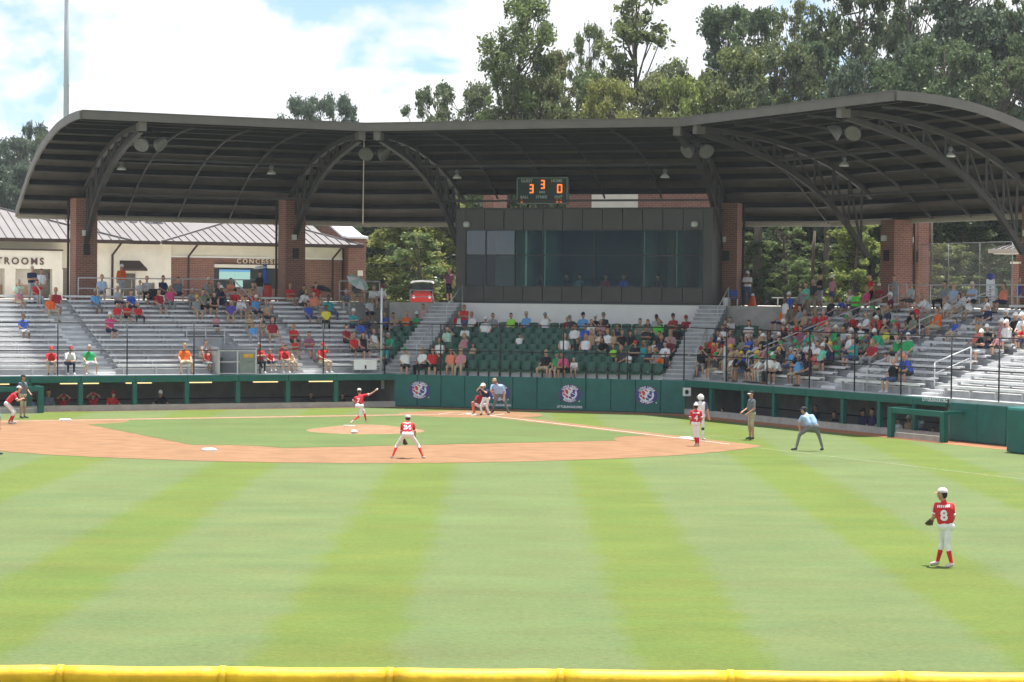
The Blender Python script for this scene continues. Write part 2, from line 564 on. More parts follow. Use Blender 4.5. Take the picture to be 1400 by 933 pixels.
# raised ground behind the stands (concourse level) and its paving
CZ = 4.78
ROWS_L, ROWD, ROWR = 15, 0.62, 0.215
def row_z(i): return 1.55 + ROWR * i
def row_s(i): return 0.30 + ROWD * i
C_ROWS, C_D, C_R = 9, 0.82, 0.24
def crow_z(i): return 1.36 + C_R * i
def crow_s(i): return 0.18 + C_D * i
BACK_S = 9.9
BACK_C = 7.7
pl = [SL.uv(-30, BACK_S), SL.uv(SL.t1(BACK_S), BACK_S), SC.uv(SC.t0(BACK_C), BACK_C), SC.uv(SC.t1(BACK_C), BACK_C), SR.uv(SR.t0(BACK_S), BACK_S), SR.uv(60, BACK_S)]
far = [(60, -420), (-420, -420), (-420, 60)]
mb = MB(); mb.prism([W(*p) for p in pl] + [W(*p) for p in far], -1.15, CZ - 0.7)
struct('upper_terrain', mb, M_LAWN)
mb = MB()
for q in ([SL.uv(-20, BACK_S), SL.uv(SL.t1(BACK_S), BACK_S), SL.uv(SL.t1(11.4), 11.4), SL.uv(28.5, 24), SL.uv(-20, 24)],
          [SC.uv(SC.t0(BACK_C), BACK_C), SC.uv(SC.t1(BACK_C), BACK_C), SC.uv(SC.t1(20), 20), SC.uv(-0.2, 20), SC.uv(-0.2, 11.4), SC.uv(SC.t0(11.4), 11.4)],
          [SR.uv(SR.t0(BACK_S), BACK_S), SR.uv(45, BACK_S), SR.uv(45, 24), SR.uv(SR.t0(20), 20)]):
    mb.prism([W(p[0], p[1]) for p in q], CZ - 0.75, CZ + 0.004)
struct('concourse_pavement', mb, M_CONCOURSE)

# playing field sheets
mb = MB()
mb.face(poly([(-7.0, 0.7), (2.8, -9.1), (80, -9.1), (100, 60), (60, 100), (-7.0, 80)], 0.0))
struct('outfield_grass_ground', mb, M_GRASS)
TRK = 1.15
mb = MB()
k = 0.41421 * TRK
mb.face(poly([(-7.0, 40), (-7.0, 0.7), (-7.0 + 0.45, 0.7 + 0.19), (-7.0 + 0.32, 40)], 0.004))
mb.face(poly([(-7.0, 0.7), (2.8, -9.1), (2.8 + k, -9.1 + TRK), (-7.0 + 0.45, 0.7 + 0.19)], 0.004))
mb.face(poly([(2.8, -9.1), (60, -9.1), (60, -9.1 + TRK + 0.2), (18, -9.1 + TRK + 0.2), (2.8 + k, -9.1 + TRK)], 0.004))
struct('warning_track_ground', mb, M_TRACK)

B = 18.288
def arc(cu, cv, r, a0, a1, n):
    out = []
    for i in range(n + 1):
        a_ = R(a0 + (a1 - a0) * i / n); rr = r + random.uniform(-0.06, 0.06)
        out.append((cu + rr * math.cos(a_), cv + rr * math.sin(a_)))
    return out
# clay: the skinned arc, the base lines and the plate circle
RA = 16.15; ctr = 9.9; EDGE = 0.75
a0 = math.degrees(math.asin((-EDGE - ctr) / RA)); a1 = 90 - a0
dirt = [(-EDGE, -EDGE)] + arc(ctr, ctr, RA, a0, a1, 160)
mb = MB(); mb.face(poly(dirt, 0.008))
struct('infield_dirt_ground', mb, M_DIRT)
mb = MB(); mb.face(poly(arc(0.3, 0.3, 3.15, 0, 360, 48)[:-1], 0.010))
struct('plate_circle_ground', mb, M_DIRT)
# infield grass
g0, g1, rb, rp = 0.28, 17.95, 2.75, 3.0
ig = arc(0, 0, rp, 88, 2, 14)
ig = [p for p in ig if p[0] > g0 and p[1] > g0]
ig += [(B - rb - 0.2, g0)] + [p for p in arc(B, 0, rb, 174, 97, 10) if p[0] < g1 and p[1] > g0] + [(g1, rb + 0.1)]
ig += [(g1, B - rb)] + [p for p in arc(B, B, rb, 262, 188, 10) if p[0] < g1 and p[1] < g1] + [(B - rb, g1)]
ig += [(rb + 0.1, g1)] + [p for p in arc(0, B, rb, -7, -84, 10) if p[0] > g0 and p[1] < g1] + [(g0, B - rb - 0.2)]
mb = MB(); mb.face(poly(ig, 0.014))
struct('infield_grass_ground', mb, M_INGRASS)
# mound
MU, MV, MR = 9.8, 9.2, 2.25
mb = MB(); n = 40
prof = [(MR, 0.012), (MR * 0.8, 0.075), (MR * 0.55, 0.15), (0.75, 0.20), (0.0, 0.205)]
rings = []
for r_, h_ in prof[:-1]:
    rings.append([W(MU + r_ * math.cos(2 * math.pi * i / n), MV + r_ * math.sin(2 * math.pi * i / n), h_) for i in range(n)])
for i in range(len(rings) - 1):
    for j in range(n):
        mb.face([rings[i][j], rings[i][(j + 1) % n], rings[i + 1][(j + 1) % n], rings[i + 1][j]])
mb.face(rings[-1])
tag(mb.build('pitching_mound_ground', M_MOUND, smooth=True), kind='structure')
tag(MB().box(W(9.9, 9.9, 0.215), (0.46, 0.13, 0.03), SC.rot()).build('pitching_rubber', M_WHITE),
    'white rubber slab on top of the pitching mound', 'pitching rubber')
tag(MB().lathe(gnd(484.5, 591.8, 0.05), [(0.10, 0), (0.13, 0.04), (0.09, 0.09), (0.03, 0.11)], 10).build('rosin_bag', M_WHITE),
    'small white rosin bag lying on the near slope of the mound', 'bag')

# chalk lines
def stripe(p, q, w, z, m, name):
    p, q = Vector(p), Vector(q); d = (q - p).normalized(); n_ = Vector((-d.y, d.x)) * (w / 2)
    mb = MB(); mb.face(poly([p - n_, q - n_, q + n_, p + n_], z))
    return struct(name, mb, m)
stripe((1.6, 0), (21.0, 0), 0.085, 0.019, M_CHALK, 'third_base_line_marking')
stripe((21.6, 0), (60, 0), 0.10, 0.006, M_LINE_ON_GRASS, 'left_field_line_marking')
stripe((0, 1.6), (0, 22.0), 0.085, 0.019, M_CHALK, 'first_base_line_marking')
stripe((16.4, -1.95), (19.0, -2.05), 0.08, 0.006, M_LINE_ON_GRASS, 'coach_box_line_marking')
stripe((16.4, -1.95), (16.4, -3.0), 0.10, 0.006, M_LINE_ON_GRASS, 'coach_box_end_marking')
for sx in (-1, 1):    # batter's boxes
    # local axes at the plate: d toward the mound, w across
    def bl(d, w_): return ((d - w_) * S2 + 0.2, (d + w_) * S2 + 0.2)
    c = 0.75 * sx
    q = [bl(-0.9, c - 0.45), bl(0.9, c - 0.45), bl(0.9, c + 0.45), bl(-0.9, c + 0.45)]
    for i in range(4):
        stripe(q[i], q[(i + 1) % 4], 0.07, 0.018 + 0.0005 * i, M_CHALK, 'batter_box_marking')
mb = MB(); mb.prism([W(u, v) for u, v in ((0, 0), (0.3, 0), (0.43, 0.15), (0.15, 0.43), (0, 0.3))], 0.012, 0.022)
tag(mb.build('home_plate', M_WHITE), 'white five sided home plate set in the clay', 'home plate')
def bag(u, v, label):
    mb = MB(); c = W(u, v); a = math.atan2(AX_U.y, AX_U.x); M3 = Matrix.Rotation(a, 3, 'Z'); h = 0.20
    def ring(hh, z): return [M3 @ Vector((x, y, 0)) + Vector((c.x, c.y, z)) for x, y in ((-hh, -hh), (hh, -hh), (hh, hh), (-hh, hh))]
    mb.hexa(ring(h, 0.01), ring(h, 0.05)); mb.hexa(ring(h, 0.051), ring(h - 0.05, 0.085))
    tag(mb.build('base_bag', M_WHITE), label, 'base', 'bases')
bag(B, B, 'white second base bag alone on the clay behind the mound')
bag(0.02, B - 0.2, 'white first base bag on the clay, near the left dugout')
bag(B - 0.3, -0.02, 'white third base bag beside the runner in the blue and white shirt')

# ================================================================== outfield fence with yellow cap
FD, FZ = 20.0, 1.865
fence = thing('outfield_fence', 'outfield fence topped by a fat yellow plastic cap along the bottom of the view', 'fence', (0, FD, 0))
xs = [gnd(x, 915, FZ).x for x in (78, 303, 533, 766, 997, 1226)]
stepx = (xs[-1] - xs[0]) / 5
xs = [xs[0] - stepx * 2, xs[0] - stepx] + xs + [xs[-1] + stepx, xs[-1] + stepx * 2]
def fy(x): return FD + 0.012 * x
for i in range(len(xs) - 1):
    a, b = xs[i] + 0.004, xs[i + 1] - 0.004
    sag = 0.012
    pts, rad = [], []
    for k in range(9):
        t = k / 8; x = a + (b - a) * t
        pts.append((x, fy(x), FZ - 0.075 - sag * (1 - (2 * t - 1) ** 2)))
        rad.append(0.088 if 0 < k < 8 else 0.080)
    MB().tube(pts, rad, 14).build('cap_section', M_YELLOW, fence, True)
    x = xs[i]
    mb = MB(); mb.tube([(x - 0.03, fy(x), FZ - 0.078), (x + 0.03, fy(x), FZ - 0.080)], 0.092, 12)
    mb.build('cap_joint', M_YELLOW, fence, True)
    MB().tube([(x, fy(x) + 0.04, 0), (x, fy(x) + 0.04, FZ - 0.1)], 0.03, 8).build('post', M_BLACK, fence, True)
mb = MB()
x0, x1 = xs[0], xs[-1]
for z in (0.08, 0.95):
    mb.tube([(x0, fy(x0) + 0.04, z), (x1, fy(x1) + 0.04, z)], 0.02, 6)
mb.build('rail', M_BLACK, fence)
mb = MB()
for k in range(int((x1 - x0) / 0.12)):
    x = x0 + k * 0.12
    for sg in (-1, 1):
        xe = x + sg * 1.7
        mb.bar((x, fy(x) + 0.06 + 0.004 * sg, 0.04), (xe, fy(xe) + 0.06 + 0.004 * sg, FZ - 0.12), 0.004, 0.004)
tag(mb.build('wire_mesh', M_BLACK, fence), kind='stuff')

# ================================================================== backstop wall, logos
WALL_H = 1.5
wall = thing('backstop_wall', 'dark green padded backstop wall with round logos behind home plate', 'wall', SC.P(SC.len / 2, 0, 0))
NP = 12
pw = SC.len / NP
nw = -(AX_U * SC.n.x + AX_V * SC.n.y); nw = Vector((nw.x, nw.y, 0))      # outwards, toward the field
ew = AX_U * SC.e.x + AX_V * SC.e.y; ew = Vector((ew.x, ew.y, 0))
def padded(sec, t0, t1, z0, z1, parent, name='wall_pad', m=None, depth=0.10, bev=0.03):
    b = bev
    P = sec.P
    back = [P(t0, 0, z0), P(t1, 0, z0), P(t1, 0, z1), P(t0, 0, z1)]
    mid = [P(t0, -depth + b, z0), P(t1, -depth + b, z0), P(t1, -depth + b, z1), P(t0, -depth + b, z1)]
    fr = [P(t0 + b, -depth, z0 + b), P(t1 - b, -depth, z0 + b), P(t1 - b, -depth, z1 - b), P(t0 + b, -depth, z1 - b)]
    mb = MB()
    mb.face(fr); mb.face(back[::-1])
    for i in range(4):
        j = (i + 1) % 4
        mb.face([back[i], back[j], mid[j], mid[i]]); mb.face([mid[i], mid[j], fr[j], fr[i]])
    return mb.build(name, m or M_GREENPAD, parent)
MB().hexa([SC.P(0, 0.30, 0), SC.P(SC.len, 0.30, 0), SC.P(SC.len, 0.002, 0), SC.P(0, 0.002, 0)],
          [SC.P(0, 0.30, WALL_H - 0.03), SC.P(SC.len, 0.30, WALL_H - 0.03), SC.P(SC.len, 0.002, WALL_H - 0.03), SC.P(0, 0.002, WALL_H - 0.03)]).build('wall_core', M_CONC, wall)
for i in range(NP):
    padded(SC, i * pw + 0.006, (i + 1) * pw - 0.006, 0.04, WALL_H, wall)
M_PURPLE = mat('logo_purple', (0.125, 0.035, 0.12), 0.5, 0)
M_LBLUE = mat('logo_blue', (0.045, 0.05, 0.24), 0.5, 0)
M_LRED = mat('logo_red', (0.55, 0.045, 0.05), 0.5, 0)
M_LWHITE = mat('logo_white', (0.70, 0.72, 0.76), 0.5, 0)
UPZ = Vector((0, 0, 1))
def disc(mb, c, rx, ry, off, n=40, a0=0, a1=360):
    k = [c + ew * (rx * math.cos(R(a0 + (a1 - a0) * i / n))) + UPZ * (ry * math.sin(R(a0 + (a1 - a0) * i / n))) + nw * off for i in range(n + (a1 - a0 != 360))]
    mb.face(k)
def logo(px, py, bottom, url, label):
    p = SC.hit(px, py, -0.10); t, _ = SC.ts(p); c = SC.P(t, -0.10, p.z)
    lg = thing('round_logo', label, 'logo', c, group='logos on the backstop wall')
    rx, ry = 0.525, 0.425
    mb = MB(); disc(mb, c, rx, ry, 0.006); mb.build('rim', M_PURPLE, lg)
    mb = MB(); disc(mb, c, rx * 0.93, ry * 0.93, 0.010); mb.build('ring', M_LBLUE, lg)
    mb = MB(); disc(mb, c, rx * 0.66, ry * 0.66, 0.014); mb.build('face', M_LWHITE, lg)
    # inner ball: red half on the left, blue half on the right, white seams
    for nm, m_, segs in (('red_field', M_LRED, [((-0.20, 0.05), 0.135, 0.155), ((-0.13, -0.135), 0.075, 0.055), ((-0.02, 0.205), 0.10, 0.03)]),
                         ('blue_field', M_LBLUE, [((0.15, -0.03), 0.115, 0.125), ((0.20, 0.135), 0.075, 0.055), ((0.04, -0.18), 0.09, 0.045)])):
        mb = MB()
        for (dx, dz), ax, az in segs:
            k = []
            for i in range(18):
                an = 2 * math.pi * i / 18; x = ax * math.cos(an); z = az * math.sin(an); ca, sa = math.cos(0.5), math.sin(0.5)
                k.append(c + ew * (dx + x * ca + z * sa) + UPZ * (dz - x * sa + z * ca) + nw * 0.018)
            mb.face(k)
        mb.build(nm, m_, lg)
    mb = MB()
    for x0, z0, x1, z1 in ((-0.33, 0.05, -0.07, -0.05), (0.05, 0.06, 0.29, -0.06), (-0.26, 0.20, -0.16, -0.08)):
        mb.bar(c + ew * x0 + UPZ * z0 + nw * 0.021, c + ew * x1 + UPZ * z1 + nw * 0.021, 0.004, 0.03, up=UPZ)
    mb.build('seam', M_LWHITE, lg)
    for s, mid, top in (('LITTLE LEAGUE', 90, True), (bottom, 270, False)):
        span = 118 if top else 88
        n_ = len(s)
        me_all = MB()
        for i, ch in enumerate(s):
            if ch == ' ': continue
            f = (i + 0.5) / n_ - 0.5
            an = R(mid - span * f) if top else R(mid + span * f)
            pos = c + ew * (rx * 0.79 * math.cos(an)) + UPZ * (ry * 0.79 * math.sin(an)) + nw * 0.016
            up = (ew * math.cos(an) + UPZ * math.sin(an)) * (1 if top else -1)
            rt = up.cross(nw)
            me = text_mesh(ch, 0.125, 0.002, 0.006)
            me.transform(frame(pos, rt, up))
            base = len(me_all.v); me_all.v += [tuple(v.co) for v in me.vertices]
            for pg in me.polygons:
                me_all.f.append(tuple(base + x for x in pg.vertices)); me_all.mi.append(0)
            bpy.data.meshes.remove(me)
        me_all.build('ring_lettering', M_LWHITE, lg)
    mb = MB(); disc(mb, c + ew * (rx * 0.86) - UPZ * (ry * 0.78), 0.03, 0.03, 0.008, 12); mb.build('registered_mark', M_LWHITE, lg)
    if url:
        q = SC.P(t, -0.10, 0.20) + nw * 0.006
        text_obj('LITTLELEAGUE.ORG', 0.135, frame(q, ew, UPZ), M_LWHITE, lg, 'web_lettering', 0.004, 0.002, 0.98)
logo(573.5, 533.5, 'BASEBALL', False, 'round red white and blue logo on the green wall, leftmost, left of the batter')
logo(682, 536.5, 'BASEBALL', True, 'round logo on the green wall half hidden behind the plate umpire')
logo(779, 538.5, 'BASEBALL', True, 'round logo on the green wall with white web lettering, right of the umpire')
logo(884, 540.5, 'SOFTBALL', False, 'round logo on the green wall, rightmost, nearest the right dugout')

# ================================================================== dugouts
DZ = 1.23
def dugout(sec, tposts, ta, tb, label, lamps, cat='dugout'):
    d = thing('dugout', label, cat, sec.P((ta + tb) / 2, 0, 0))
    P = sec.P
    def slab(name, t0, t1, s0, s1, z0, z1, m):
        b = [P(t0, s0, z0), P(t1, s0, z0), P(t1, s1, z0), P(t0, s1, z0)]
        return MB().hexa(b, [Vector((p.x, p.y, z1)) for p in b]).build(name, m, d)
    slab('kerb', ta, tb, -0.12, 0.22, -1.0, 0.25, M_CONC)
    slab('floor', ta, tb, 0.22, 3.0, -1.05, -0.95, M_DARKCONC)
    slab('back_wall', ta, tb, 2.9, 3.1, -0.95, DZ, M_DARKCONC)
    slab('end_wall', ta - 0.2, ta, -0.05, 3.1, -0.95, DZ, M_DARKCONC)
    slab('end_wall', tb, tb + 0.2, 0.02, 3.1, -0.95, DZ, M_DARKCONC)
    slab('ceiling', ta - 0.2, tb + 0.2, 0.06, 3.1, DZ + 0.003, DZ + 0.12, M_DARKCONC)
    slab('bench', ta + 0.4, tb - 0.4, 2.2, 2.6, -0.55, -0.49, M_GREENPOST)
    slab('helmet_shelf', ta + 0.4, tb - 0.4, 2.62, 2.88, 0.35, 0.39, M_STEEL)
    for i in range(len(tposts) - 1):
        padded(sec, tposts[i] + 0.004, tposts[i + 1] - 0.004, DZ, 1.52, d, 'front_beam', M_GREENPOST, 0.12, 0.02)
    for t in tposts[1:-1]:
        slab('post', t - 0.10, t + 0.10, -0.07, 0.10, 0.25, DZ, M_GREENPOST)
    for t0 in lamps:
        q = [P(t0, 1.0, DZ - 0.10), P(t0 + 1.15, 1.0, DZ - 0.10), P(t0 + 1.15, 1.16, DZ - 0.10), P(t0, 1.16, DZ - 0.10)]
        lm = thing('strip_light', 'glowing strip light under the %s ceiling, %s' % (label_short[label], ORD[lamps.index(t0)] + ' from the left'), 'lamp', P(t0 + 0.57, 1.08, DZ - 0.1), group='strip lights under the dugout ceilings')
        MB().hexa(q, [Vector((p.x, p.y, DZ - 0.05)) for p in q]).build('tube', M_TUBE, lm)
        q2 = [P(t0 - 0.03, 0.96, DZ - 0.047), P(t0 + 1.18, 0.96, DZ - 0.047), P(t0 + 1.18, 1.2, DZ - 0.047), P(t0 - 0.03, 1.2, DZ - 0.047)]
        MB().hexa(q2, [Vector((p.x, p.y, DZ)) for p in q2]).build('housing', M_STEEL, lm)
    return d
M_TUBE = emit('strip_light_glow', (1.0, 0.78, 0.36), 0.62)
LBL_L = 'long sunken dugout with green posts under the left bleachers'
LBL_R = 'long sunken dugout with green posts under the right bleachers'
label_short = {LBL_L: 'left dugout', LBL_R: 'right dugout'}
vpost = [27.2, 24.8, 22.4, 20.0, 17.75, 15.51, 13.09, 10.72, 8.34, 5.97, 3.63, 0.72]
dugL = dugout(SL, [29.7 - v for v in vpost], 29.7 - 27.2, 29.0, LBL_L, [10.2, 13.6, 14.15, 16.55, 19.35, 22.5, 25.2])
upost = [2.81, 4.93, 7.53, 9.89, 12.37, 14.84, 17.28, 19.5, 21.56]
dugR = dugout(SR, [u - 2.8 for u in upost], 0.02, 21.5 - 2.8, LBL_R, [])
# plain padded wall beyond the right dugout, dugout gates
wr = thing('padded_side_wall', 'green padded wall between the right dugout and the camera bay', 'wall', SR.P(22, 0, 0))
for i in range(5):
    padded(SR, 18.95 + i * 1.62, 18.95 + (i + 1) * 1.62 - 0.02, 0.03, 1.42, wr)
MB().hexa([SR.P(18.95, 0.25, 0), SR.P(31, 0.25, 0), SR.P(31, 0.01, 0), SR.P(18.95, 0.01, 0)],
          [SR.P(18.95, 0.25, 1.39), SR.P(31, 0.25, 1.39), SR.P(31, 0.01, 1.39), SR.P(18.95, 0.01, 1.39)]).build('wall_core', M_CONC, wr)
def sign_R(px, py, s, size):
    p = SR.hit(px, py, -0.125); t, _ = SR.ts(p)
    nR = -(AX_U * SR.n.x + AX_V * SR.n.y); eR = AX_U * SR.e.x + AX_V * SR.e.y
    text_obj(s, size, frame(SR.P(t, -0.125, p.z), (eR.x, eR.y, 0), UPZ), M_LWHITE, dugR, 'web_lettering', 0.004, 0.002)
sign_R(1278, 547.5, 'LITTLELEAGUE.ORG', 0.17)
def gate(sec, t0, t1, label):
    g = thing('dugout_gate', label, 'gate', sec.P((t0 + t1) / 2, -0.9, 0))
    for t in (t0, t1):
        MB().box(sec.P(t, -0.95, 0.56), (0.24, 0.2, 1.12), sec.rot()).build('post', M_GREENPOST, g)
        MB().box(sec.P(t, -0.42, 1.07), (0.14, 0.85, 0.13), sec.rot()).build('side_beam', M_GREENPOST, g)
    MB().box(sec.P((t0 + t1) / 2, -0.95, 1.02), (t1 - t0 - 0.245, 0.16, 0.2), sec.rot()).build('top_beam', M_GREENPOST, g)
    MB().box(sec.P((t0 + t1) / 2, -0.85, 0.10), (t1 - t0 - 0.245, 0.10, 0.2), sec.rot()).build('kick_board', M_CONC, g)
    mb = MB()
    n_ = int((t1 - t0) / 0.11)
    for k in range(1, n_):
        t = t0 + (t1 - t0) * k / n_
        mb.bar(sec.P(t, -0.97, 0.2), sec.P(t, -0.97, 0.95), 0.004, 0.004)
    for k in range(1, 8):
        mb.bar(sec.P(t0 + 0.1, -0.97, 0.2 + k * 0.1), sec.P(t1 - 0.1, -0.97, 0.2 + k * 0.1), 0.004, 0.004)
    tag(mb.build('screen_mesh', M_BLACK, g), kind='stuff')
gate(SR, 16.55, 19.75, 'green framed screen standing in front of the right dugout by the padded wall')
gate(SL, 9.0, 12.2, 'green framed screen in front of the left dugout at the picture edge')
# camera bay box at the right edge
pb = gnd(1373, 618.5); tb_, sb_ = SR.ts(pb)
cb = thing('camera_bay_wall', 'rounded green padded box jutting out at the right edge', 'wall', SR.P(tb_ + 1.5, -1.0, 0))
mb = MB()
q = [(0.0, sb_ + 0.18), (0.06, sb_ + 0.05), (0.18, sb_), (3.4, sb_), (3.4, 0.0), (0.0, 0.0)]
zs = [(0.0, 0.03), (0.0, 1.46), (0.03, 1.53), (0.12, 1.56)]
def inset(k): return [SR.P(tb_ + min(max(a, k), 3.4 - k), min(max(b_, sb_ + k), 0.0 - k), 0) for a, b_ in q]
for (k0, z0), (k1, z1) in zip(zs[:-1], zs[1:]):
    a, b_ = inset(k0), inset(k1)
    for i in range(len(q)):
        j = (i + 1) % len(q)
        mb.face([(a[i].x, a[i].y, z0), (a[j].x, a[j].y, z0), (b_[j].x, b_[j].y, z1), (b_[i].x, b_[i].y, z1)])
mb.face([(p.x, p.y, 1.56) for p in inset(0.12)])
mb.build('pad', M_GREENPAD, cb)
M_TOWEL = mat('striped_towel', (0.70, 0.55, 0.55), 0.95, 0.25, 5.0, stretch=(0.3, 6, 1))
tw = MB()
for k in range(4):
    tw.box(SR.P(tb_ + 0.75 + 0.01 * k, sb_ / 2 - 0.1, 1.59 + 0.05 * k), (0.95 - 0.06 * k, 0.6, 0.045), SR.rot() + 0.02 * k)
tag(tw.build('folded_towels', M_TOWEL), 'stack of folded pink and white towels on the green camera bay', 'towels')
# video camera on a tripod in the camera bay
vc = thing('video_camera', 'black video camera on a tripod with a green light, right edge above the camera bay', 'camera', SR.P(tb_ + 1.2, 0.6, 1.5))
vcp = SR.P(tb_ + 1.1, 0.7, 0)
mb = MB(); mb.box((vcp.x, vcp.y, 2.52), (0.50, 0.18, 0.2), 0.2); mb.box((vcp.x, vcp.y, 2.66), (0.3, 0.1, 0.08), 0.2); mb.build('body', M_BLACK, vc)
mb = MB(); mb.tube([(vcp.x - 0.22, vcp.y - 0.03, 2.5), (vcp.x - 0.42, vcp.y - 0.07, 2.5)], [0.06, 0.09], 10); mb.build('lens', M_BLACK, vc, True)
MB().box((vcp.x + 0.1, vcp.y - 0.1, 2.56), (0.16, 0.03, 0.12), 0.2).build('screen', emit('camera_screen', (0.05, 0.5, 0.15), 0.5), vc)
for k in range(3):
    an = k * 2.1 + 0.4
    MB().tube([(vcp.x, vcp.y, 2.4), (vcp.x + 0.4 * math.cos(an), vcp.y + 0.4 * math.sin(an), 1.45)], 0.025, 6).build('leg', M_BLACK, vc)
# speaker box on the wall end
sp_ = thing('wall_speaker', 'white box speaker fixed at the left end of the right dugout', 'speaker', SR.P(0.35, -0.2, 0.9))
c = SR.hit(939, 536, -0.25)
MB().box(c, (0.30, 0.24, 0.36), 0.2).build('case', M_WHITE, sp_)
MB().lathe(c + Vector((-0.02, -0.13, 0)), [(0.10, 0.0), (0.09, 0.02), (0.03, 0.03)], 12, (-0.2, -1, 0)).build('cone', M_STEEL, sp_)
# ================================================================== bleachers
def slab_ts(sec, mb, t0a, t1a, s0, s1, z0, z1, mitre=False):
    """block between s0 and s1; with mitre the ends follow the run's mitre lines"""
    if mitre:
        q = [(sec.t0(s0) if sec.ml else t0a, s0), (sec.t1(s0) if sec.mr else t1a, s0), (sec.t1(s1) if sec.mr else t1a, s1), (sec.t0(s1) if sec.ml else t0a, s1)]
    else:
        q = [(t0a, s0), (t1a, s0), (t1a, s1), (t0a, s1)]
    b = [sec.P(t, s, z0) for t, s in q]
    return mb.hexa(b, [Vector((p.x, p.y, z1)) for p in b])

def endL(s): return SL.ts(SL.hit(520, 460, s))[0]
def leftC(s): return SC.ts(SC.hit(521.5, 460, s))[0]
def bleacher(sec, tmin, tmax, gaps, label, vom=None):
    """gaps: aisles as (t0, t1); vom: (t0, t1, rows) cut for an entry at the front"""
    bl = thing('bleacher', label, 'bleachers', sec.P((tmin + tmax) / 2, 2, 1.5))
    for i in range(ROWS_L):
        s0, s1 = row_s(i), row_s(i + 1)
        z = row_z(i)
        segs = [(tmin, tmax)]
        if vom and i < vom[2]:
            segs = [(tmin, vom[0]), (vom[1], tmax)]
        for a, b in segs:
            mb = MB()
            q = []
            lo = lambda s: max(a, sec.t0(s) + 0.02) if sec.ml else a
            hi = lambda s: min(b, endL(s)) if sec.mr else b
            q = [(lo(s0 - 0.28), s0 - 0.28 if i == 0 else s0 - 0.02), (hi(s0 - 0.02), s0 - 0.28 if i == 0 else s0 - 0.02), (hi(s1), s1), (lo(s1), s1)]
            zb = 1.36 if i < 5 else z - 0.9
            bt = [sec.P(t, s, zb) for t, s in q]
            mb.hexa(bt, [Vector((p.x, p.y, z)) for p in bt])
            mb.build('step', M_ALUDECK, bl)
        # seat planks and foot planks between the aisles
        sp = s0 + 0.43
        cuts = sorted([(max(tmin, -99), max(tmin, -99))] + [g for g in gaps] + ([(vom[0] - 0.1, vom[1] + 0.1)] if vom and i < vom[2] else []) + [(tmax, tmax)])
        for (a0, a1), (b0, b1) in zip(cuts[:-1], cuts[1:]):
            t0 = a1; t1 = b0
            if sec.ml: t0 = max(t0, sec.t0(sp) + 0.75)
            if sec.mr: t1 = min(t1, endL(sp) - 0.05)
            if t1 - t0 < 0.5: continue
            # planks come in lengths of about 4.6 m
            n = max(1, round((t1 - t0) / 4.6)); L = (t1 - t0) / n
            for k in range(n):
                ta, tb = t0 + k * L + 0.012, t0 + (k + 1) * L - 0.012
                if ta > tmax or tb < tmin: continue
                mb = MB(); slab_ts(sec, mb, ta, tb, sp - 0.135, sp + 0.135, z + 0.39, z + 0.43)
                slab_ts(sec, mb, ta, tb, sp - 0.135, sp - 0.110, z + 0.335, z + 0.3895)
                pl_ = mb.build('seat_plank', M_ALU, bl)
                mb = MB()
                for w_ in range(int((tb - ta) / 1.5) + 1):
                    tt = min(ta + 0.3 + w_ * 1.5, tb - 0.1)
                    slab_ts(sec, mb, tt - 0.03, tt + 0.03, sp - 0.06, sp + 0.06, z, z + 0.39)
                tag(mb.build('bracket', M_RAIL, pl_), kind='stuff')
                if i > 0:
                    mb = MB(); slab_ts(sec, mb, ta, tb, s0 - 0.03, s0 + 0.16, z + 0.003, z + 0.035)
                    mb.build('foot_plank', M_ALU, bl)
        for g0, g1 in gaps:      # half-height aisle steps
            if vom and i < vom[2] and vom[0] < (g0 + g1) / 2 < vom[1]: continue
            mb = MB(); slab_ts(sec, mb, g0 + 0.05, g1 - 0.05, s0 - 0.02 - 0.26, s0 - 0.021, z - ROWR + 0.002, z - ROWR / 2)
            mb.m = 0
            if i > 0: mb.build('aisle_step', M_ALU, bl)
    return bl

# aisles: left run at v = 14.2 (x~150) and v = 3.9 (x~430); entry cut at v = 7.5 .. 9.4
def vL(v): return 29.7 - v
GAPS_L = [(vL(15.0), vL(13.7)), (vL(5.0), vL(3.9))]
VOM_L = (vL(9.3), vL(7.35), 7)
blL = bleacher(SL, 2.0, 29.6, GAPS_L, 'long silver aluminium bleachers above the left dugout', VOM_L)
GAPS_R = [(2.75, 3.85), (9.5, 10.6), (16.2, 17.3), (23.5, 24.6)]
blR = bleacher(SR, -5.0, 30.0, GAPS_R, 'long silver aluminium bleachers above the right dugout', None)

# retaining wall behind the top row
mb = MB()
for sec in (SL, SC, SR):
    a = sec.t0(BACK_S) if sec.ml else -2.0; b = sec.t1(BACK_S) if sec.mr else 33
    bt = [sec.P(a, 9.59, 3.0), sec.P(b, 9.59, 3.0), sec.P(b, BACK_S + 0.02, 3.0), sec.P(a, BACK_S + 0.02, 3.0)]
    if sec is SC:
        for a, b in ((sec.t0(BACK_C), 0.1), (13.1, sec.t1(BACK_C))):
            bt = [sec.P(a, 7.30, 2.0), sec.P(b, 7.30, 2.0), sec.P(b, BACK_C + 0.02, 2.0), sec.P(a, BACK_C + 0.02, 2.0)]
            mb.hexa(bt, [Vector((p.x, p.y, CZ + 0.01)) for p in bt])
        continue
    mb.hexa(bt, [Vector((p.x, p.y, CZ + 0.01)) for p in bt])
tag(mb.build('concourse_edge_wall', M_CONC), 'low concrete edge of the concourse behind the top bleacher rows', 'wall')

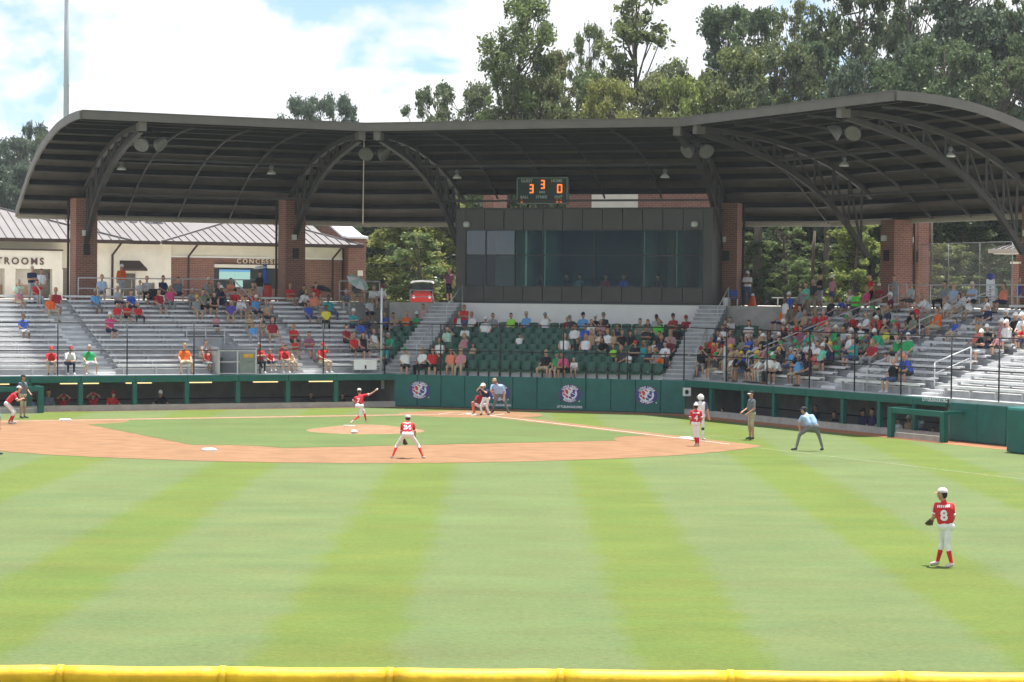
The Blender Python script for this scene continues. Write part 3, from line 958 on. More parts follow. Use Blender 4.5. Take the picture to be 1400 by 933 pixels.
# entry gate in the left bleachers
eg = thing('entry_gate', 'grey steel gate with rails closing the entry in the left bleachers', 'gate', SL.P(vL(8.3), 0.4, 1.5))
g0, g1 = vL(9.25), vL(7.4)
mb = MB(); slab_ts(SL, mb, g0, g1, 4.66, 4.74, 1.3, 3.2); mb.build('back_panel', M_DARKCONC, eg)
for t in (g0 + 0.02, g1 - 0.02):
    mb = MB(); slab_ts(SL, mb, t - 0.02, t + 0.02, 0.1, 4.6, 1.3, 2.75); mb.build('side_panel', M_RAIL, eg)
for t in (g0 + 0.06, (g0 + g1) / 2, g1 - 0.06):
    MB().bar(SL.P(t, 0.08, 1.52), SL.P(t, 0.08, 2.62), 0.06, 0.06).build('post', M_RAIL, eg)
for z in (1.58, 2.1, 2.6):
    MB().bar(SL.P(g0, 0.08, z), SL.P(g1, 0.08, z), 0.04, 0.04).build('rail', M_RAIL, eg)
mb = MB(); slab_ts(SL, mb, (g0 + g1) / 2 + 0.1, g1 - 0.1, 0.06, 0.07, 1.6, 2.5); mb.build('gate_panel', mat('grey_gate_panel', (0.22, 0.235, 0.23), 0.5, 0.06), eg)
mb = MB(); slab_ts(SL, mb, (g0 + g1) / 2 + 0.25, g1 - 0.2, 0.04, 0.055, 2.28, 2.45); mb.build('notice', mat('orange_notice', (0.62, 0.33, 0.05), 0.6, 0.1), eg)
for (z0, z1) in ((2.95, 3.45),):
    for k in range(3):
        t = g0 + (g1 - g0) * k / 2
        MB().bar(SL.P(t, 4.5, z0 - 0.4), SL.P(t, 4.5, z1 + 0.1), 0.05, 0.05).build('post', M_RAIL, eg)
    for z in (z0 + 0.25, z1 + 0.1):
        MB().bar(SL.P(g0, 4.5, z), SL.P(g1, 4.5, z), 0.04, 0.04).build('rail', M_RAIL, eg)

# ================================================================== centre seating deck, stairs
deck = thing('centre_seating_deck', 'stepped white and grey deck under the green seats behind home plate', 'grandstand', SC.P(SC.len / 2, 3, 1.4))
ST0, ST1 = 0.68, 12.55           # seats between the stairs
for i in range(C_ROWS):
    s0, s1 = crow_s(i), crow_s(i + 1)
    z = crow_z(i)
    mb = MB()
    q = [(leftC(s0) if i else 0.0, s0 if i else 0.31), (SC.t1(s0) - 0.01, s0 if i else 0.31), (SC.t1(s1) - 0.01, s1), (leftC(s1), s1)]
    b = [SC.P(t, s, z - 0.6) for t, s in q]
    mb.hexa(b, [Vector((p.x, p.y, z)) for p in b]).build('step', mat('painted_deck', (0.78, 0.78, 0.76), 0.7, 0.06, 1.5), deck)
pl_k = MB(); slab_ts(SC, pl_k, ST0, ST1, 0.86, 0.90, 1.362, 1.74); pl_k.build('kick_panel', M_WHITE, deck)
def stair(t0, t1, top_z, label):
    st = thing('stairway', label, 'stairs', SC.P((t0 + t1) / 2, 3, 1.5))
    n = 19
    for k in range(n):
        s0 = 0.33 + k * 7.0 / n; s1 = s0 + 7.0 / n
        z = 1.56 + (top_z - 1.56) * k / (n - 1)
        mb = MB(); slab_ts(SC, mb, t0, t1, s0, 7.35, z - 0.19, z); mb.build('stair_step', mat('shadow_toned_stair_metal', (0.30, 0.31, 0.32), 0.6, 0.12, 2.0), st)  # steps darkened against the nosings; the shadow lines sit in this colour
        mb = MB(); slab_ts(SC, mb, t0, t1, s0 - 0.02, s0 + 0.09, z + 0.002, z + 0.025); mb.build('nosing', M_ALU, st)
    return st
stair(-0.72, 0.60, CZ, 'aluminium stairway left of the green seats, below the golf cart')
stair(12.65, 13.95, CZ, 'aluminium stairway right of the green seats, beside the press box')

# green stadium seats
def seat_mesh():
    mb = MB()
    # back shell (curved), pan, pedestal; local x right, y back, z up; origin on the tread under the seat
    n = 6; w = 0.235
    prev = None
    for k in range(n + 1):
        a = -1 + 2 * k / n
        x = a * w; y = 0.16 - 0.05 * (1 - a * a) * -1 - 0.06 * abs(a) ** 3
        cur = [Vector((x, y - 0.02, 0.44)), Vector((x, y + 0.05, 0.86 - 0.04 * a * a)), Vector((x, y + 0.085, 0.86 - 0.04 * a * a)), Vector((x, y + 0.03, 0.44))]
        if prev:
            for i in range(4):
                j = (i + 1) % 4
                mb.face([prev[i], cur[i], cur[j], prev[j]])
        else:
            mb.face(cur[::-1])
        prev = cur
    mb.face(prev)
    mb.hexa([(-0.22, -0.20, 0.385), (0.22, -0.20, 0.385), (0.215, 0.17, 0.37), (-0.215, 0.17, 0.37)],
            [(-0.225, -0.22, 0.435), (0.225, -0.22, 0.435), (0.22, 0.17, 0.415), (-0.22, 0.17, 0.415)])
    mb.hexa([(-0.225, -0.22, 0.33), (0.225, -0.22, 0.33), (0.225, -0.19, 0.33), (-0.225, -0.19, 0.33)],
            [(-0.228, -0.245, 0.43), (0.228, -0.245, 0.43), (0.228, -0.21, 0.434), (-0.228, -0.21, 0.434)])
    mb.m = 1
    mb.box((-0.255, 0.05, 0.27), (0.055, 0.10, 0.54))
    mb.box((-0.255, -0.03, 0.56), (0.045, 0.34, 0.035))
    return mb.mesh('stadium_seat', [M_GREENSEAT, M_BLACK], False)
seat_me = seat_mesh()
PITCHX = 0.516
rotC = SC.rot() ; 
SEATS = {}
def add_seat(t, i, where, k):
    o = link('stadium_seat', seat_me, None, SC.P(t, crow_s(i) + 0.50, crow_z(i)), rotC)
    tag(o, 'green stadium seat, %s row from front, %s from left%s' % (ORD[i], ORD[k], where), 'seat', 'green stadium seats')
    o.rotation_euler.x = R(random.uniform(-1, 1)); 
    return o
for i in range(C_ROWS - 1):
    n = 23
    for k in range(n):
        add_seat(ST0 + 0.30 + k * PITCHX, i, '', k)
for i in range(1, C_ROWS - 1):       # small wedges outside the stairs
    lo = leftC(crow_s(i) + 0.6) + 0.18
    n = max(0, int((-0.80 - lo) / PITCHX))
    for k in range(n):
        add_seat(-0.85 - (n - k - 0.5) * PITCHX, i, ' in the left wedge', k)
    hi = SC.t1(crow_s(i) + 0.3) - 0.45
    n = int((hi - 14.1) / PITCHX) if i > 2 else 0
    for k in range(n):
        add_seat(14.1 + (k + 0.5) * PITCHX, i, ' in the right wedge', k)

# ================================================================== rails
def railing(pts, label, zt=1.05, mids=(0.55,), r=0.026, posts=None, m=None, name='railing', cat='railing', group=None):
    """pts: base points (Vector); posts at each, rails between"""
    g = thing(name, label, cat, pts[0], group=group)
    m = m or M_RAIL
    for p in pts:
        MB().tube([p, p + UPZ * zt], r, 8).build('post', m, g, True)
    for h in [zt] + list(mids):
        MB().tube([p + UPZ * h for p in pts], r * (1 if h == zt else 0.8), 8).build('rail', m, g, True)
    return g
# concourse rails behind the top row
zc = CZ
def rl(sec, ts, s, z): return [sec.P(t, s, z) for t in ts]
def pxs(sec, xs, s=9.72): return [sec.ts(sec.hit(x, 400, s))[0] for x in xs]
railing(rl(SL, pxs(SL, (107, 180, 250, 316, 353)), 9.72, zc), 'silver concourse rail behind the left bleachers, between the two brick pillars')
railing(rl(SL, pxs(SL, (464, 492, 519)), 9.72, zc), 'silver concourse rail at the right end of the left bleachers, by the golf cart')
railing(rl(SC, [-2.6, -1.4], 8.6, zc), 'short silver guard rail in front of the golf cart', 0.62, (0.3,))
railing(rl(SR, pxs(SR, (1215, 1228, 1240)), 9.72, zc), 'silver concourse rail in front of the right brick pillar')
railing(rl(SR, pxs(SR, (1244, 1272, 1302, 1331, 1361, 1391, 1420)), 9.72, zc), 'silver concourse rail behind the right bleachers, by the white banner')
railing(rl(SR, pxs(SR, (1112, 1124)), 9.72, zc), 'short silver concourse rail at the top of the long hand rail')
# sloping hand rails in the aisles
def handrail(sec, t, s0, s1, label, h=0.92):
    zf = lambda s: 1.55 + (s - 0.3) / ROWD * ROWR
    pts = [sec.P(t, s0, zf(s0)), sec.P(t, s1, zf(s1))]
    g = thing('hand_rail', label, 'hand rail', pts[0], group='sloping aisle hand rails')
    top = [p + UPZ * h for p in pts]; mid = [p + UPZ * (h * 0.55) for p in pts]
    mb = MB(); mb.tube([pts[0], top[0]] , 0.026, 8); mb.build('post', M_RAIL, g, True)
    mb = MB(); mb.tube([pts[1], top[1]] , 0.026, 8); mb.build('post', M_RAIL, g, True)
    MB().tube(top, 0.026, 8).build('rail', M_RAIL, g, True)
    MB().tube(mid, 0.02, 8).build('rail', M_RAIL, g, True)
handrail(SL, vL(15.15), 8.2, 10.1, 'sloping silver hand rail left of the leftmost brick pillar')
handrail(SL, vL(5.05), 7.2, 10.1, 'sloping silver hand rail beside the second brick pillar in the left bleachers')
handrail(SR, 3.0, 1.2, 8.7, 'long sloping silver hand rail in the crowded right bleachers')
handrail(SR, 3.8, 0.8, 2.4, 'short sloping hand rail low in the crowded right bleachers')
handrail(SR, 4.2, 3.4, 6.6, 'sloping hand rail in the middle of the crowd, right bleachers')
handrail(SR, 9.4, 5.6, 9.6, 'sloping hand rail below the right brick pillar')
handrail(SR, 12.9, 0.5, 1.6, 'sloping hand rail beside the man in the blue shirt, lower right bleachers')
handrail(SR, 16.3, 1.2, 2.9, 'sloping hand rail in the lower right bleachers, nearer the middle')
handrail(SR, 17.4, 4.6, 6.0, 'sloping hand rail beside the boy in the blue shirt')
for t, lab in ((0.62, 'silver hand rail along the left stairway beside the green seats'), (13.98, 'silver hand rail along the right stairway beside the press box')):
    g = thing('stair_rail', lab, 'hand rail', SC.P(t, 1, 1.6))
    for s0, s1 in ((1.2, 3.2), (5.2, 7.4)):
        z0 = 1.56 + (CZ - 1.56) * (s0 - 0.33) / 7; z1 = 1.56 + (CZ - 1.56) * (s1 - 0.33) / 7
        MB().tube([SC.P(t, s0, z0), SC.P(t, s0, z0 + 0.85), SC.P(t, s1, z1 + 0.85), SC.P(t, s1, z1)], 0.026, 8).build('rail', M_RAIL, g, True)
# black frame of the protective netting along the front of all stands
def net_frame(sec, ts, t0, t1, label, z1=3.83):
    g = thing('netting_frame', label, 'netting frame', sec.P((t0 + t1) / 2, 0.1, 1.5))
    for t in ts:
        MB().tube([sec.P(t, 0.12, 1.47), sec.P(t, 0.12, z1)], 0.030, 8).build('post', M_BLACK, g, True)
    for z in (2.63, z1):
        MB().tube([sec.P(t0, 0.12, z), sec.P(t1, 0.12, z)], 0.026, 8).build('rail', M_BLACK, g, True)
    return g
net_frame(SL, [vL(v) for v in (22.6, 19.55, 16.48, 13.4, 10.35, 7.25, 4.2, 1.15)], 4.0, 28.95, 'black pipe frame for netting in front of the left bleachers')
net_frame(SC, [2.2, 5.1, 8.1, 11.1, 13.7], 0.0, SC.len, 'black pipe frame for netting in front of the green centre seats')
net_frame(SR, [3.1, 6.3, 9.45, 12.6, 15.65, 18.75, 21.5, 24.6, 27.6], 0.1, 30, 'black pipe frame for netting in front of the right bleachers')
# tall pale poles
for px, y0, sec, s, zt, lab in ((521, 512, SL, 0.25, 5.45, 'tall pale steel pole at the right end of the left bleachers'),
                                (990.5, 522, SR, 0.25, 3.1, 'pale steel pole at the left end of the right bleachers')):
    p = sec.hit(px, y0, s)
    g = tag(MB().tube([(p.x, p.y, 1.48), (p.x, p.y, zt)], 0.055, 10).lathe((p.x, p.y, 1.48), [(0.11, 0), (0.11, 0.03), (0.06, 0.04)], 10).build('steel_pole', M_RAIL, None, True), lab, 'pole')

# ================================================================== canopy roof
PROF = [(0.0, 13.15), (1.2, 13.12), (2.4, 13.03), (3.8, 12.84), (5.1, 12.53), (6.2, 12.20), (7.1, 11.85), (8.0, 11.42), (8.8, 10.95), (9.6, 10.38), (10.4, 9.78), (11.3, 9.12)]
def roof_z(s):
    for (a, za), (b, zb) in zip(PROF[:-1], PROF[1:]):
        if a <= s <= b: return za + (zb - za) * (s - a) / (b - a)
    return PROF[-1][1]
LOW = [(0.35, 12.42), (1.5, 12.15), (2.7, 11.85), (3.8, 11.5), (5.0, 10.98), (6.2, 10.3), (7.2, 9.55), (8.1, 8.7), (8.8, 7.9), (9.35, 7.15)]
def low_z(s):
    for (a, za), (b, zb) in zip(LOW[:-1], LOW[1:]):
        if a <= s <= b: return za + (zb - za) * (s - a) / (b - a)
    return LOW[-1][1] if s > 5 else LOW[0][1]
def densify(pr, n):
    return [(s, zf) for s in [pr[0][0] + (pr[-1][0] - pr[0][0]) * k / n for k in range(n + 1)] for zf in [None]]
M_TRUSS = mat('truss_bronze', (0.044, 0.040, 0.036), 0.55, 0.08, 2.0)
def canopy(sec, label, trusses, rafters, lend, rend):
    cp = thing('canopy_roof', label, 'roof', sec.P(sec.len / 2, 5, 9), group='canopy roof sections')
    TH_ = 0.10
    # the middle roof stops short above the press box
    def spans(s): return [(-99, 0.9), (14.6, 99)] if (sec is RC and s > 9.6) else [(-99, 99)]
    # deck, in panels between purlin lines
    fine = []
    for (a, za), (b, zb) in zip(PROF[:-1], PROF[1:]):
        fine += [(a, za), ((a + b) / 2, (za + zb) / 2 + 0.012)]
    fine.append(PROF[-1])
    mb = MB()
    g = 0.0
    for (a, za), (b, zb) in zip(fine[:-1], fine[1:]):
        for ra, rb_ in spans(a + 0.01):
            q = [(max(sec.t0(a), ra), a), (min(sec.t1(a), rb_), a), (min(sec.t1(b), rb_), b), (max(sec.t0(b), ra), b)]
            zz = [za, za, zb, zb]
            top = [sec.P(t, s, z - 0.012) for (t, s), z in zip(q, zz)]
            bot = [sec.P(t, s, z - TH_) for (t, s), z in zip(q, zz)]
            mb.m = 1; mb.face(top)
            mb.m = 0; mb.face(bot[::-1])
    mb.build('roof_deck', [M_DECK, M_ROOFTOP], cp, True)
    # fascias
    q = [(sec.t0(0), 0), (sec.t1(0), 0)]
    mb = MB()
    b = [sec.P(q[0][0], -0.10, 12.80), sec.P(q[1][0], -0.10, 12.80), sec.P(q[1][0], -0.004, 12.80), sec.P(q[0][0], -0.004, 12.80)]
    mb.hexa(b, [Vector((p.x, p.y, 13.16)) for p in b]).build('front_fascia', M_FASCIA, cp)
    mb = MB()
    b = [sec.P(q[0][0], -0.13, 13.165), sec.P(q[1][0], -0.13, 13.165), sec.P(q[1][0], 0.15, 13.165), sec.P(q[0][0], 0.15, 13.165)]
    mb.hexa(b, [Vector((p.x, p.y, 13.20)) for p in b]).build('drip_edge', M_FASCIA, cp)
    e = 11.3
    mb = MB()
    for ra, rb_ in spans(e):
        b = [sec.P(max(sec.t0(e), ra), e + 0.004, 8.70), sec.P(min(sec.t1(e), rb_), e + 0.004, 8.70), sec.P(min(sec.t1(e), rb_), e + 0.16, 8.70), sec.P(max(sec.t0(e), ra), e + 0.16, 8.70)]
        mb.hexa(b, [Vector((p.x, p.y, 9.14)) for p in b])
    mb.build('rear_gutter', mat('pale_gutter', (0.42, 0.37, 0.31), 0.5, 0.06), cp)
    for on, t, sg in ((lend, 0.0, -1), (rend, sec.len, 1)):
        if not on: continue
        mb = MB()
        ring = []
        for s, z in fine:
            ring.append([sec.P(t + sg * 0.005, s, z - 0.34), sec.P(t + sg * 0.105, s, z - 0.34), sec.P(t + sg * 0.105, s, z + 0.02), sec.P(t + sg * 0.005, s, z + 0.02)])
        for r0, r1 in zip(ring[:-1], ring[1:]):
            for i in range(4):
                j = (i + 1) % 4
                mb.face([r0[i], r0[j], r1[j], r1[i]])
        mb.face(ring[0]); mb.face(ring[-1][::-1])
        mb.build('end_fascia', M_FASCIA, cp)
    # purlins
    for s in (0.30, 1.55, 2.8, 4.0, 5.15, 6.3, 7.35, 8.35, 9.3, 10.25, 11.1):
        z = roof_z(s) - TH_
        a, b_ = sec.t0(s) + 0.03, sec.t1(s) - 0.03
        # perpendicular to the deck
        ds = 0.1; sl = (roof_z(min(s + ds, 11.3)) - roof_z(max(s - ds, 0))) / (min(s + ds, 11.3) - max(s - ds, 0))
        nx, nz = -sl / math.hypot(1, sl), 1 / math.hypot(1, sl)
        up = (sec.P(0, nx, nz) - sec.P(0, 0, 0))
        mb = MB(); c0 = sec.P(a, s - nx * 0.152, z - nz * 0.152); c1 = sec.P(b_, s - nx * 0.152, z - nz * 0.152)
        for ra, rb_ in spans(s):
            mb = MB(); mb.bar(sec.P(max(a, ra), s - nx * 0.152, z - nz * 0.152), sec.P(min(b_, rb_), s - nx * 0.152, z - nz * 0.152), 0.10, 0.30, up=up)
            mb.build('purlin', M_STEEL, cp)
    if sec.mr:      # valley beam where two runs meet
        mb = MB(); prv = None
        for k in range(15):
            s = 0.2 + 10.9 * k / 14; p_ = sec.P(sec.t1(s), s, roof_z(s) - 0.42)
            if prv is not None: mb.bar(prv, p_, 0.06, 0.12)
            prv = p_
        mb.build('valley_beam', mat('pale_gutter', (0.42, 0.37, 0.31), 0.5, 0.06) if sec is RL else M_TRUSS, cp)
    # curved secondary rafters (thin, below the purlins)
    for t in rafters:
        mb = MB(); pts = []
        for k in range(18):
            s = 0.4 + ((9.4 if sec is RC else 11.0) - 0.4) * k / 17
            pts.append((s, roof_z(s) - 0.47))
        for (a, za), (b_, zb) in zip(pts[:-1], pts[1:]):
            mb.bar(sec.P(t, a, za), sec.P(t, b_, zb), 0.06, 0.10)
        mb.build('rafter', M_TRUSS, cp)
    # trusses
    for t0_ in trusses:
        sk = 0.095 if (sec is RC and t0_ < 5) else 0.0
        T = lambda s, t0_=t0_, sk=sk: t0_ + sk * s
        mb = MB(); n = 22
        for k in range(n):
            a = 0.15 + (9.6 - 0.15) * k / n; b_ = 0.15 + (9.6 - 0.15) * (k + 1) / n
            mb.bar(sec.P(T(a), a, roof_z(a) - 0.52), sec.P(T(b_), b_, roof_z(b_) - 0.52), 0.20, 0.22)
        top = mb.build('truss_chord', M_TRUSS, cp)
        mb = MB()
        for k in range(n):
            a = 0.35 + (9.35 - 0.35) * k / n; b_ = 0.35 + (9.35 - 0.35) * (k + 1) / n
            mb.bar(sec.P(T(a), a, low_z(a)), sec.P(T(b_), b_, low_z(b_)), 0.22, 0.22)
        mb.build('truss_chord', M_TRUSS, cp)
        nodes = [0.9, 2.0, 3.1, 4.2, 5.3, 6.4, 7.4, 8.3, 9.0]
        for k, s in enumerate(nodes):
            MB().bar(sec.P(T(s), s, low_z(s)), sec.P(T(s), s, roof_z(s) - 0.52), 0.10, 0.10).build('truss_web', M_TRUSS, cp)
            if k + 1 < len(nodes):
                s2 = nodes[k + 1]
                MB().bar(sec.P(T(s), s, roof_z(s) - 0.6), sec.P(T(s2), s2, low_z(s2)), 0.09, 0.09).build('truss_web', M_TRUSS, cp)
        mb = MB(); mb.box(sec.P(T(0), 0.25, 12.62), (0.34, 0.45, 0.42), sec.rot()); mb.build('truss_shoe', M_FASCIA, cp)
        # bracing strut lines between trusses at the front
    for s in (6.9,):
        if len(trusses) > 1:
            MB().bar(sec.P(trusses[0], s, low_z(s) + 0.05), sec.P(trusses[-1], s, low_z(s) + 0.05), 0.08, 0.10).build('brace', M_TRUSS, cp)
            MB().bar(sec.P(trusses[0], 4.2, low_z(4.2) + 0.05), sec.P(trusses[-1], 4.2, low_z(4.2) + 0.05), 0.08, 0.10).build('brace', M_TRUSS, cp)
    return cp
TL = [14.9 - 12.1, 14.9 - 1.5]; TC = [0.62, 15.05]; TR = [1.1, 12.2]
canopy(RL, 'left section of the dark arched canopy roof, over the left bleachers', TL, [5.3, 8.0, 10.7], True, False)
canopy(RC, 'middle section of the dark arched canopy roof, over the press box', TC, [3.4, 6.2, 9.0, 11.9], False, False)
canopy(RR, 'right section of the dark arched canopy roof, curving down at right', TR, [3.8, 6.6, 9.4, 14.6], False, True)
# brick pillars
def pillar(sec, t, label, s=9.35, w=1.06, d=1.05, pipe=1):
    g = thing('brick_pillar', label, 'pillar', sec.P(t, s + d / 2, CZ), group='brick pillars carrying the canopy')
    zt = roof_z(min(s + d, 11.2)) - 0.35
    MB().box(sec.P(t, s + d / 2, (CZ + zt) / 2), (w, d, zt - CZ), sec.rot()).build('shaft', M_BRICK, g)
    MB().box(sec.P(t, s - 0.06, 7.2), (0.30, 0.10, 0.5), sec.rot()).build('bearing_plate', M_STEEL, g)
    MB().tube([sec.P(t + pipe * (w / 2 + 0.07), s + d + 0.07, CZ), sec.P(t + pipe * (w / 2 + 0.07), s + d + 0.07, zt)], 0.06, 8).build('rain_pipe', M_GUTTER, g, True)
    MB().box(sec.P(t - 0.12, s - 0.11, 8.0), (0.22, 0.18, 0.26), sec.rot()).build('wall_lamp', mat('pale_lamp_housing', (0.55, 0.56, 0.52), 0.5, 0.05), g)
    return g
pillar(RL, TL[0], 'brick pillar at the far left, between the restrooms and the concession stand', 9.0, pipe=-1)
pillar(RL, TL[1], 'second brick pillar from the left, in front of the concession stand', 8.6, pipe=-1)
pillar(RC, TC[1] + 0.25, 'brown brick pillar right against the press box', 8.9)
pillar(RR, TR[0] + 0.1, 'brick pillar at right under the curved roof, behind the right bleachers', 10.4)
pillar(RR, RR.ts(RR.hit(1262, 350, 13.0))[0] - 0.53, 'red brick pillar just right of a pillar behind the right bleachers', 13.0, 0.35, 0.62)
pillar(RR, TR[1], 'brick pillar at the right picture edge by the small brick building', 9.7)

# hanging lamps and loudspeakers under the canopy
M_SHADE = mat('lamp_shade_metal', (0.60, 0.61, 0.60), 0.35, 0.04, metal=0.3)
M_HORN = mat('grey_speaker_horn', (0.15, 0.145, 0.15), 0.5, 0.06)
def pendant(px, py, sec, s, label):
    p = sec.hit(px, py, s)
    g = thing('pendant_lamp', label, 'lamp', p, group='pendant lamps under the canopy')
    MB().lathe(p, [(0.22, -0.12), (0.205, -0.05), (0.09, 0.07), (0.05, 0.09)], 14).build('shade', M_SHADE, g, True)
    MB().lathe(p + UPZ * 0.09, [(0.05, 0), (0.10, 0.06), (0.11, 0.16), (0.06, 0.22)], 10).build('ballast', M_HORN, g, True)
    zt = roof_z(min(max(s, 0), 11)) - 0.36
    MB().tube([p + UPZ * 0.3, Vector((p.x, p.y, max(zt, p.z + 0.4)))], 0.018, 6).build('rod', M_STEEL, g)
pendant(166, 229, RL, 5.5, 'pendant lamp under the canopy, leftmost')
pendant(371, 235, RL, 5.5, 'pendant lamp under the left canopy, near the middle pillar')
pendant(625, 241, RC, 5.5, 'pendant lamp under the canopy above the left end of the press box')
pendant(909, 240, RC, 5.5, 'pendant lamp under the canopy right of the scoreboard')
pendant(1154, 224, RR, 5.5, 'pendant lamp under the right canopy, nearer the press box')
pendant(1299, 211, RR, 5.5, 'pendant lamp under the right canopy, rightmost')
def horns(px, py, sec, s, label):
    p = sec.hit(px, py, s)
    g = thing('loudspeaker_pair', label, 'loudspeakers', p, group='loudspeaker pairs under the canopy')
    e = AX_U * sec.e.x + AX_V * sec.e.y; n = AX_U * sec.n.x + AX_V * sec.n.y
    e = Vector((e.x, e.y, 0)); n = Vector((n.x, n.y, 0))
    for sg in (-1, 1):
        ax = (e * sg * 0.55 - n * 0.75 - UPZ * 0.62).normalized()
        c = p + Vector((sg * 0.38, 0, 0))
        MB().lathe(c - ax * 0.18, [(0.08, -0.08), (0.17, -0.02), (0.26, 0.10), (0.34, 0.28), (0.36, 0.36), (0.31, 0.35)], 16, ax).build('horn', M_HORN, g, True)
        MB().tube([c - ax * 0.16, c + UPZ * 0.5], 0.035, 6).build('bracket', M_STEEL, g)
    mb = MB(); mb.tube([p + Vector((-0.5, 0, 0.5)), p + Vector((0.5, 0, 0.5))], 0.035, 6); mb.tube([p + UPZ * 0.5, p + UPZ * 1.2], 0.035, 6); mb.build('cross_bar', M_STEEL, g)
horns(206, 196, RL, 2.2, 'pair of grey loudspeaker horns under the canopy, far left')
horns(512, 209, RL, 2.2, 'pair of grey loudspeaker horns under the canopy where left and middle roofs meet')
horns(953, 205, RC, 2.2, 'pair of grey loudspeaker horns under the canopy right of the scoreboard')
horns(1155, 180, RR, 2.2, 'pair of grey loudspeaker horns under the right canopy')

# ================================================================== press box
M_GLASS_MID = glass_mat('faint_sky_reflection_glass', (0.5, 0.65, 0.62), 0.01, 0.0, 1.45)  # milder glossy copy, puts a faint sky reflection into the lower left panes
PB0, PB1, PBS = 0.10, 13.05, 7.85
ZB, ZT = 4.80, 9.47
pbx = thing('press_box', 'dark metal clad press box with long tinted windows behind home plate', 'press box', SC.P((PB0 + PB1) / 2, PBS, ZB))
def pbs(name, t0, t1, s0, s1, z0, z1, m, parent=None):
    mb = MB(); slab_ts(SC, mb, t0, t1, s0, s1, z0, z1); return mb.build(name, m, parent or pbx)
pbs('white_base_wall', PB0 + 0.05, PB1 - 0.02, 7.62, 7.95, 3.0, ZB - 0.005, M_WHITEWALL)
pbs('floor_slab', PB0, PB1, PBS, PBS + 5.5, ZB, ZB + 0.12, M_PANELDK)
pbs('roof_slab', PB0 - 0.06, PB1 + 0.06, PBS - 0.06, PBS + 5.5, ZT - 0.07, ZT, M_PANELDK)
pbs('back_wall', PB0, PB1, PBS + 4.6, PBS + 4.8, ZB + 0.12, ZT - 0.07, M_INT)
pbs('side_wall', PB0, PB0 + 0.48, PBS, PBS + 4.6, ZB + 0.12, ZT - 0.07, M_PANEL)
pbs('side_wall', PB1 - 0.42, PB1, PBS, PBS + 4.6, ZB + 0.12, ZT - 0.07, M_PANEL)
WX0, WX1 = PB0 + 0.48, PB1 - 0.42
ZW0, ZW1, ZWM = 5.66, 8.36, 7.17
npan = 12
pwid = (WX1 - WX0) / npan
for k in range(npan):
    a, b = WX0 + k * pwid + 0.018, WX0 + (k + 1) * pwid - 0.018
    pbs('cladding_panel', a, b, PBS - 0.02, PBS + 0.10, ZB + 0.13, ZW0 - 0.05, M_PANEL)
    pbs('cladding_panel', a, b, PBS - 0.02, PBS + 0.10, ZW1 + 0.05, ZT - 0.075, M_PANEL)
pbs('sill_beam', WX0, WX1, PBS + 0.02, PBS + 0.22, ZW0 - 0.05, ZW0, M_PANELDK)
pbs('head_beam', WX0, WX1, PBS + 0.02, PBS + 0.22, ZW1, ZW1 + 0.05, M_PANELDK)
pbs('backing', WX0, WX1, PBS + 0.105, PBS + 0.20, ZB + 0.13, ZW0 - 0.052, M_PANELDK)
pbs('backing', WX0, WX1, PBS + 0.105, PBS + 0.20, ZW1 + 0.052, ZT - 0.075, M_PANELDK)
mull = [WX0, WX0 + pwid * 1.05, WX0 + pwid * 2.55, WX0 + pwid * 4, WX0 + pwid * 6.6, WX0 + pwid * 9, WX0 + pwid * 10.6, WX1]
for k, t in enumerate(mull):
    pbs('mullion', t - 0.03, t + 0.03, PBS + 0.03, PBS + 0.14, ZW0 + 0.002, ZW1 - 0.002, M_PANELDK)
for k in range(len(mull) - 1):
    a, b = mull[k] + 0.031, mull[k + 1] - 0.031
    pbs('transom', a, b, PBS + 0.04, PBS + 0.12, ZWM - 0.025, ZWM + 0.025, M_PANELDK)
    for z0, z1 in ((ZW0 + 0.002, ZWM - 0.026), (ZWM + 0.026, ZW1 - 0.002)):
        mb = MB(); mb.face([SC.P(a, PBS + 0.08, z0), SC.P(b, PBS + 0.08, z0), SC.P(b, PBS + 0.08, z1), SC.P(a, PBS + 0.08, z1)])
        mb.build('window_pane', M_GLASS_SKY if (k < 2 and z1 > ZWM + 0.1) else (M_GLASS_MID if k < 2 else M_GLASS), pbx)
# rooms inside
for t in (mull[2] + 0.5, mull[3], mull[5], mull[6]):
    pbs('partition', t - 0.05, t + 0.05, PBS + 0.30, PBS + 4.55, ZB + 0.13, ZT - 0.08, M_INT)
pbs('desk', WX0 + 0.1, WX1 - 0.1, PBS + 0.30, PBS + 0.9, 5.50, 5.56, M_INT)
pbs('inner_blind', mull[3] + 0.3, mull[5] - 0.2, PBS + 2.2, PBS + 2.25, 6.1, ZT - 0.2, M_INTDK)
for t in (WX0 + 0.10, WX1 - 0.42):
    c = SC.P(t, PBS - 0.12, 8.66)
    lp = MB(); lp.lathe(c, [(0.10, -0.14), (0.17, -0.08), (0.17, 0.08), (0.10, 0.14)], 12)
    lp.build('wall_lamp', mat('pale_lamp_housing', (0.55, 0.56, 0.52), 0.5, 0.05), pbx, True)
# stair tower behind the press box (brick, white coping)
tw = thing('brick_stair_tower', 'brick upper wall with white panel showing above the press box', 'building', SC.P(7, 14.5, CZ))
pbs('wall', -0.75, -0.2, 14.3, 16.5, CZ, 10.5, M_BRICK, tw)
pbs('wall', 3.8, 11.5, 14.3, 18.5, CZ, 10.5, M_BRICK, tw)
pbs('white_panel', 5.15, 7.6, 14.24, 14.297, 9.3, 10.45, M_CREAM, tw)
pbs('coping', 3.75, 11.55, 14.25, 18.55, 10.502, 10.56, M_CREAM, tw)
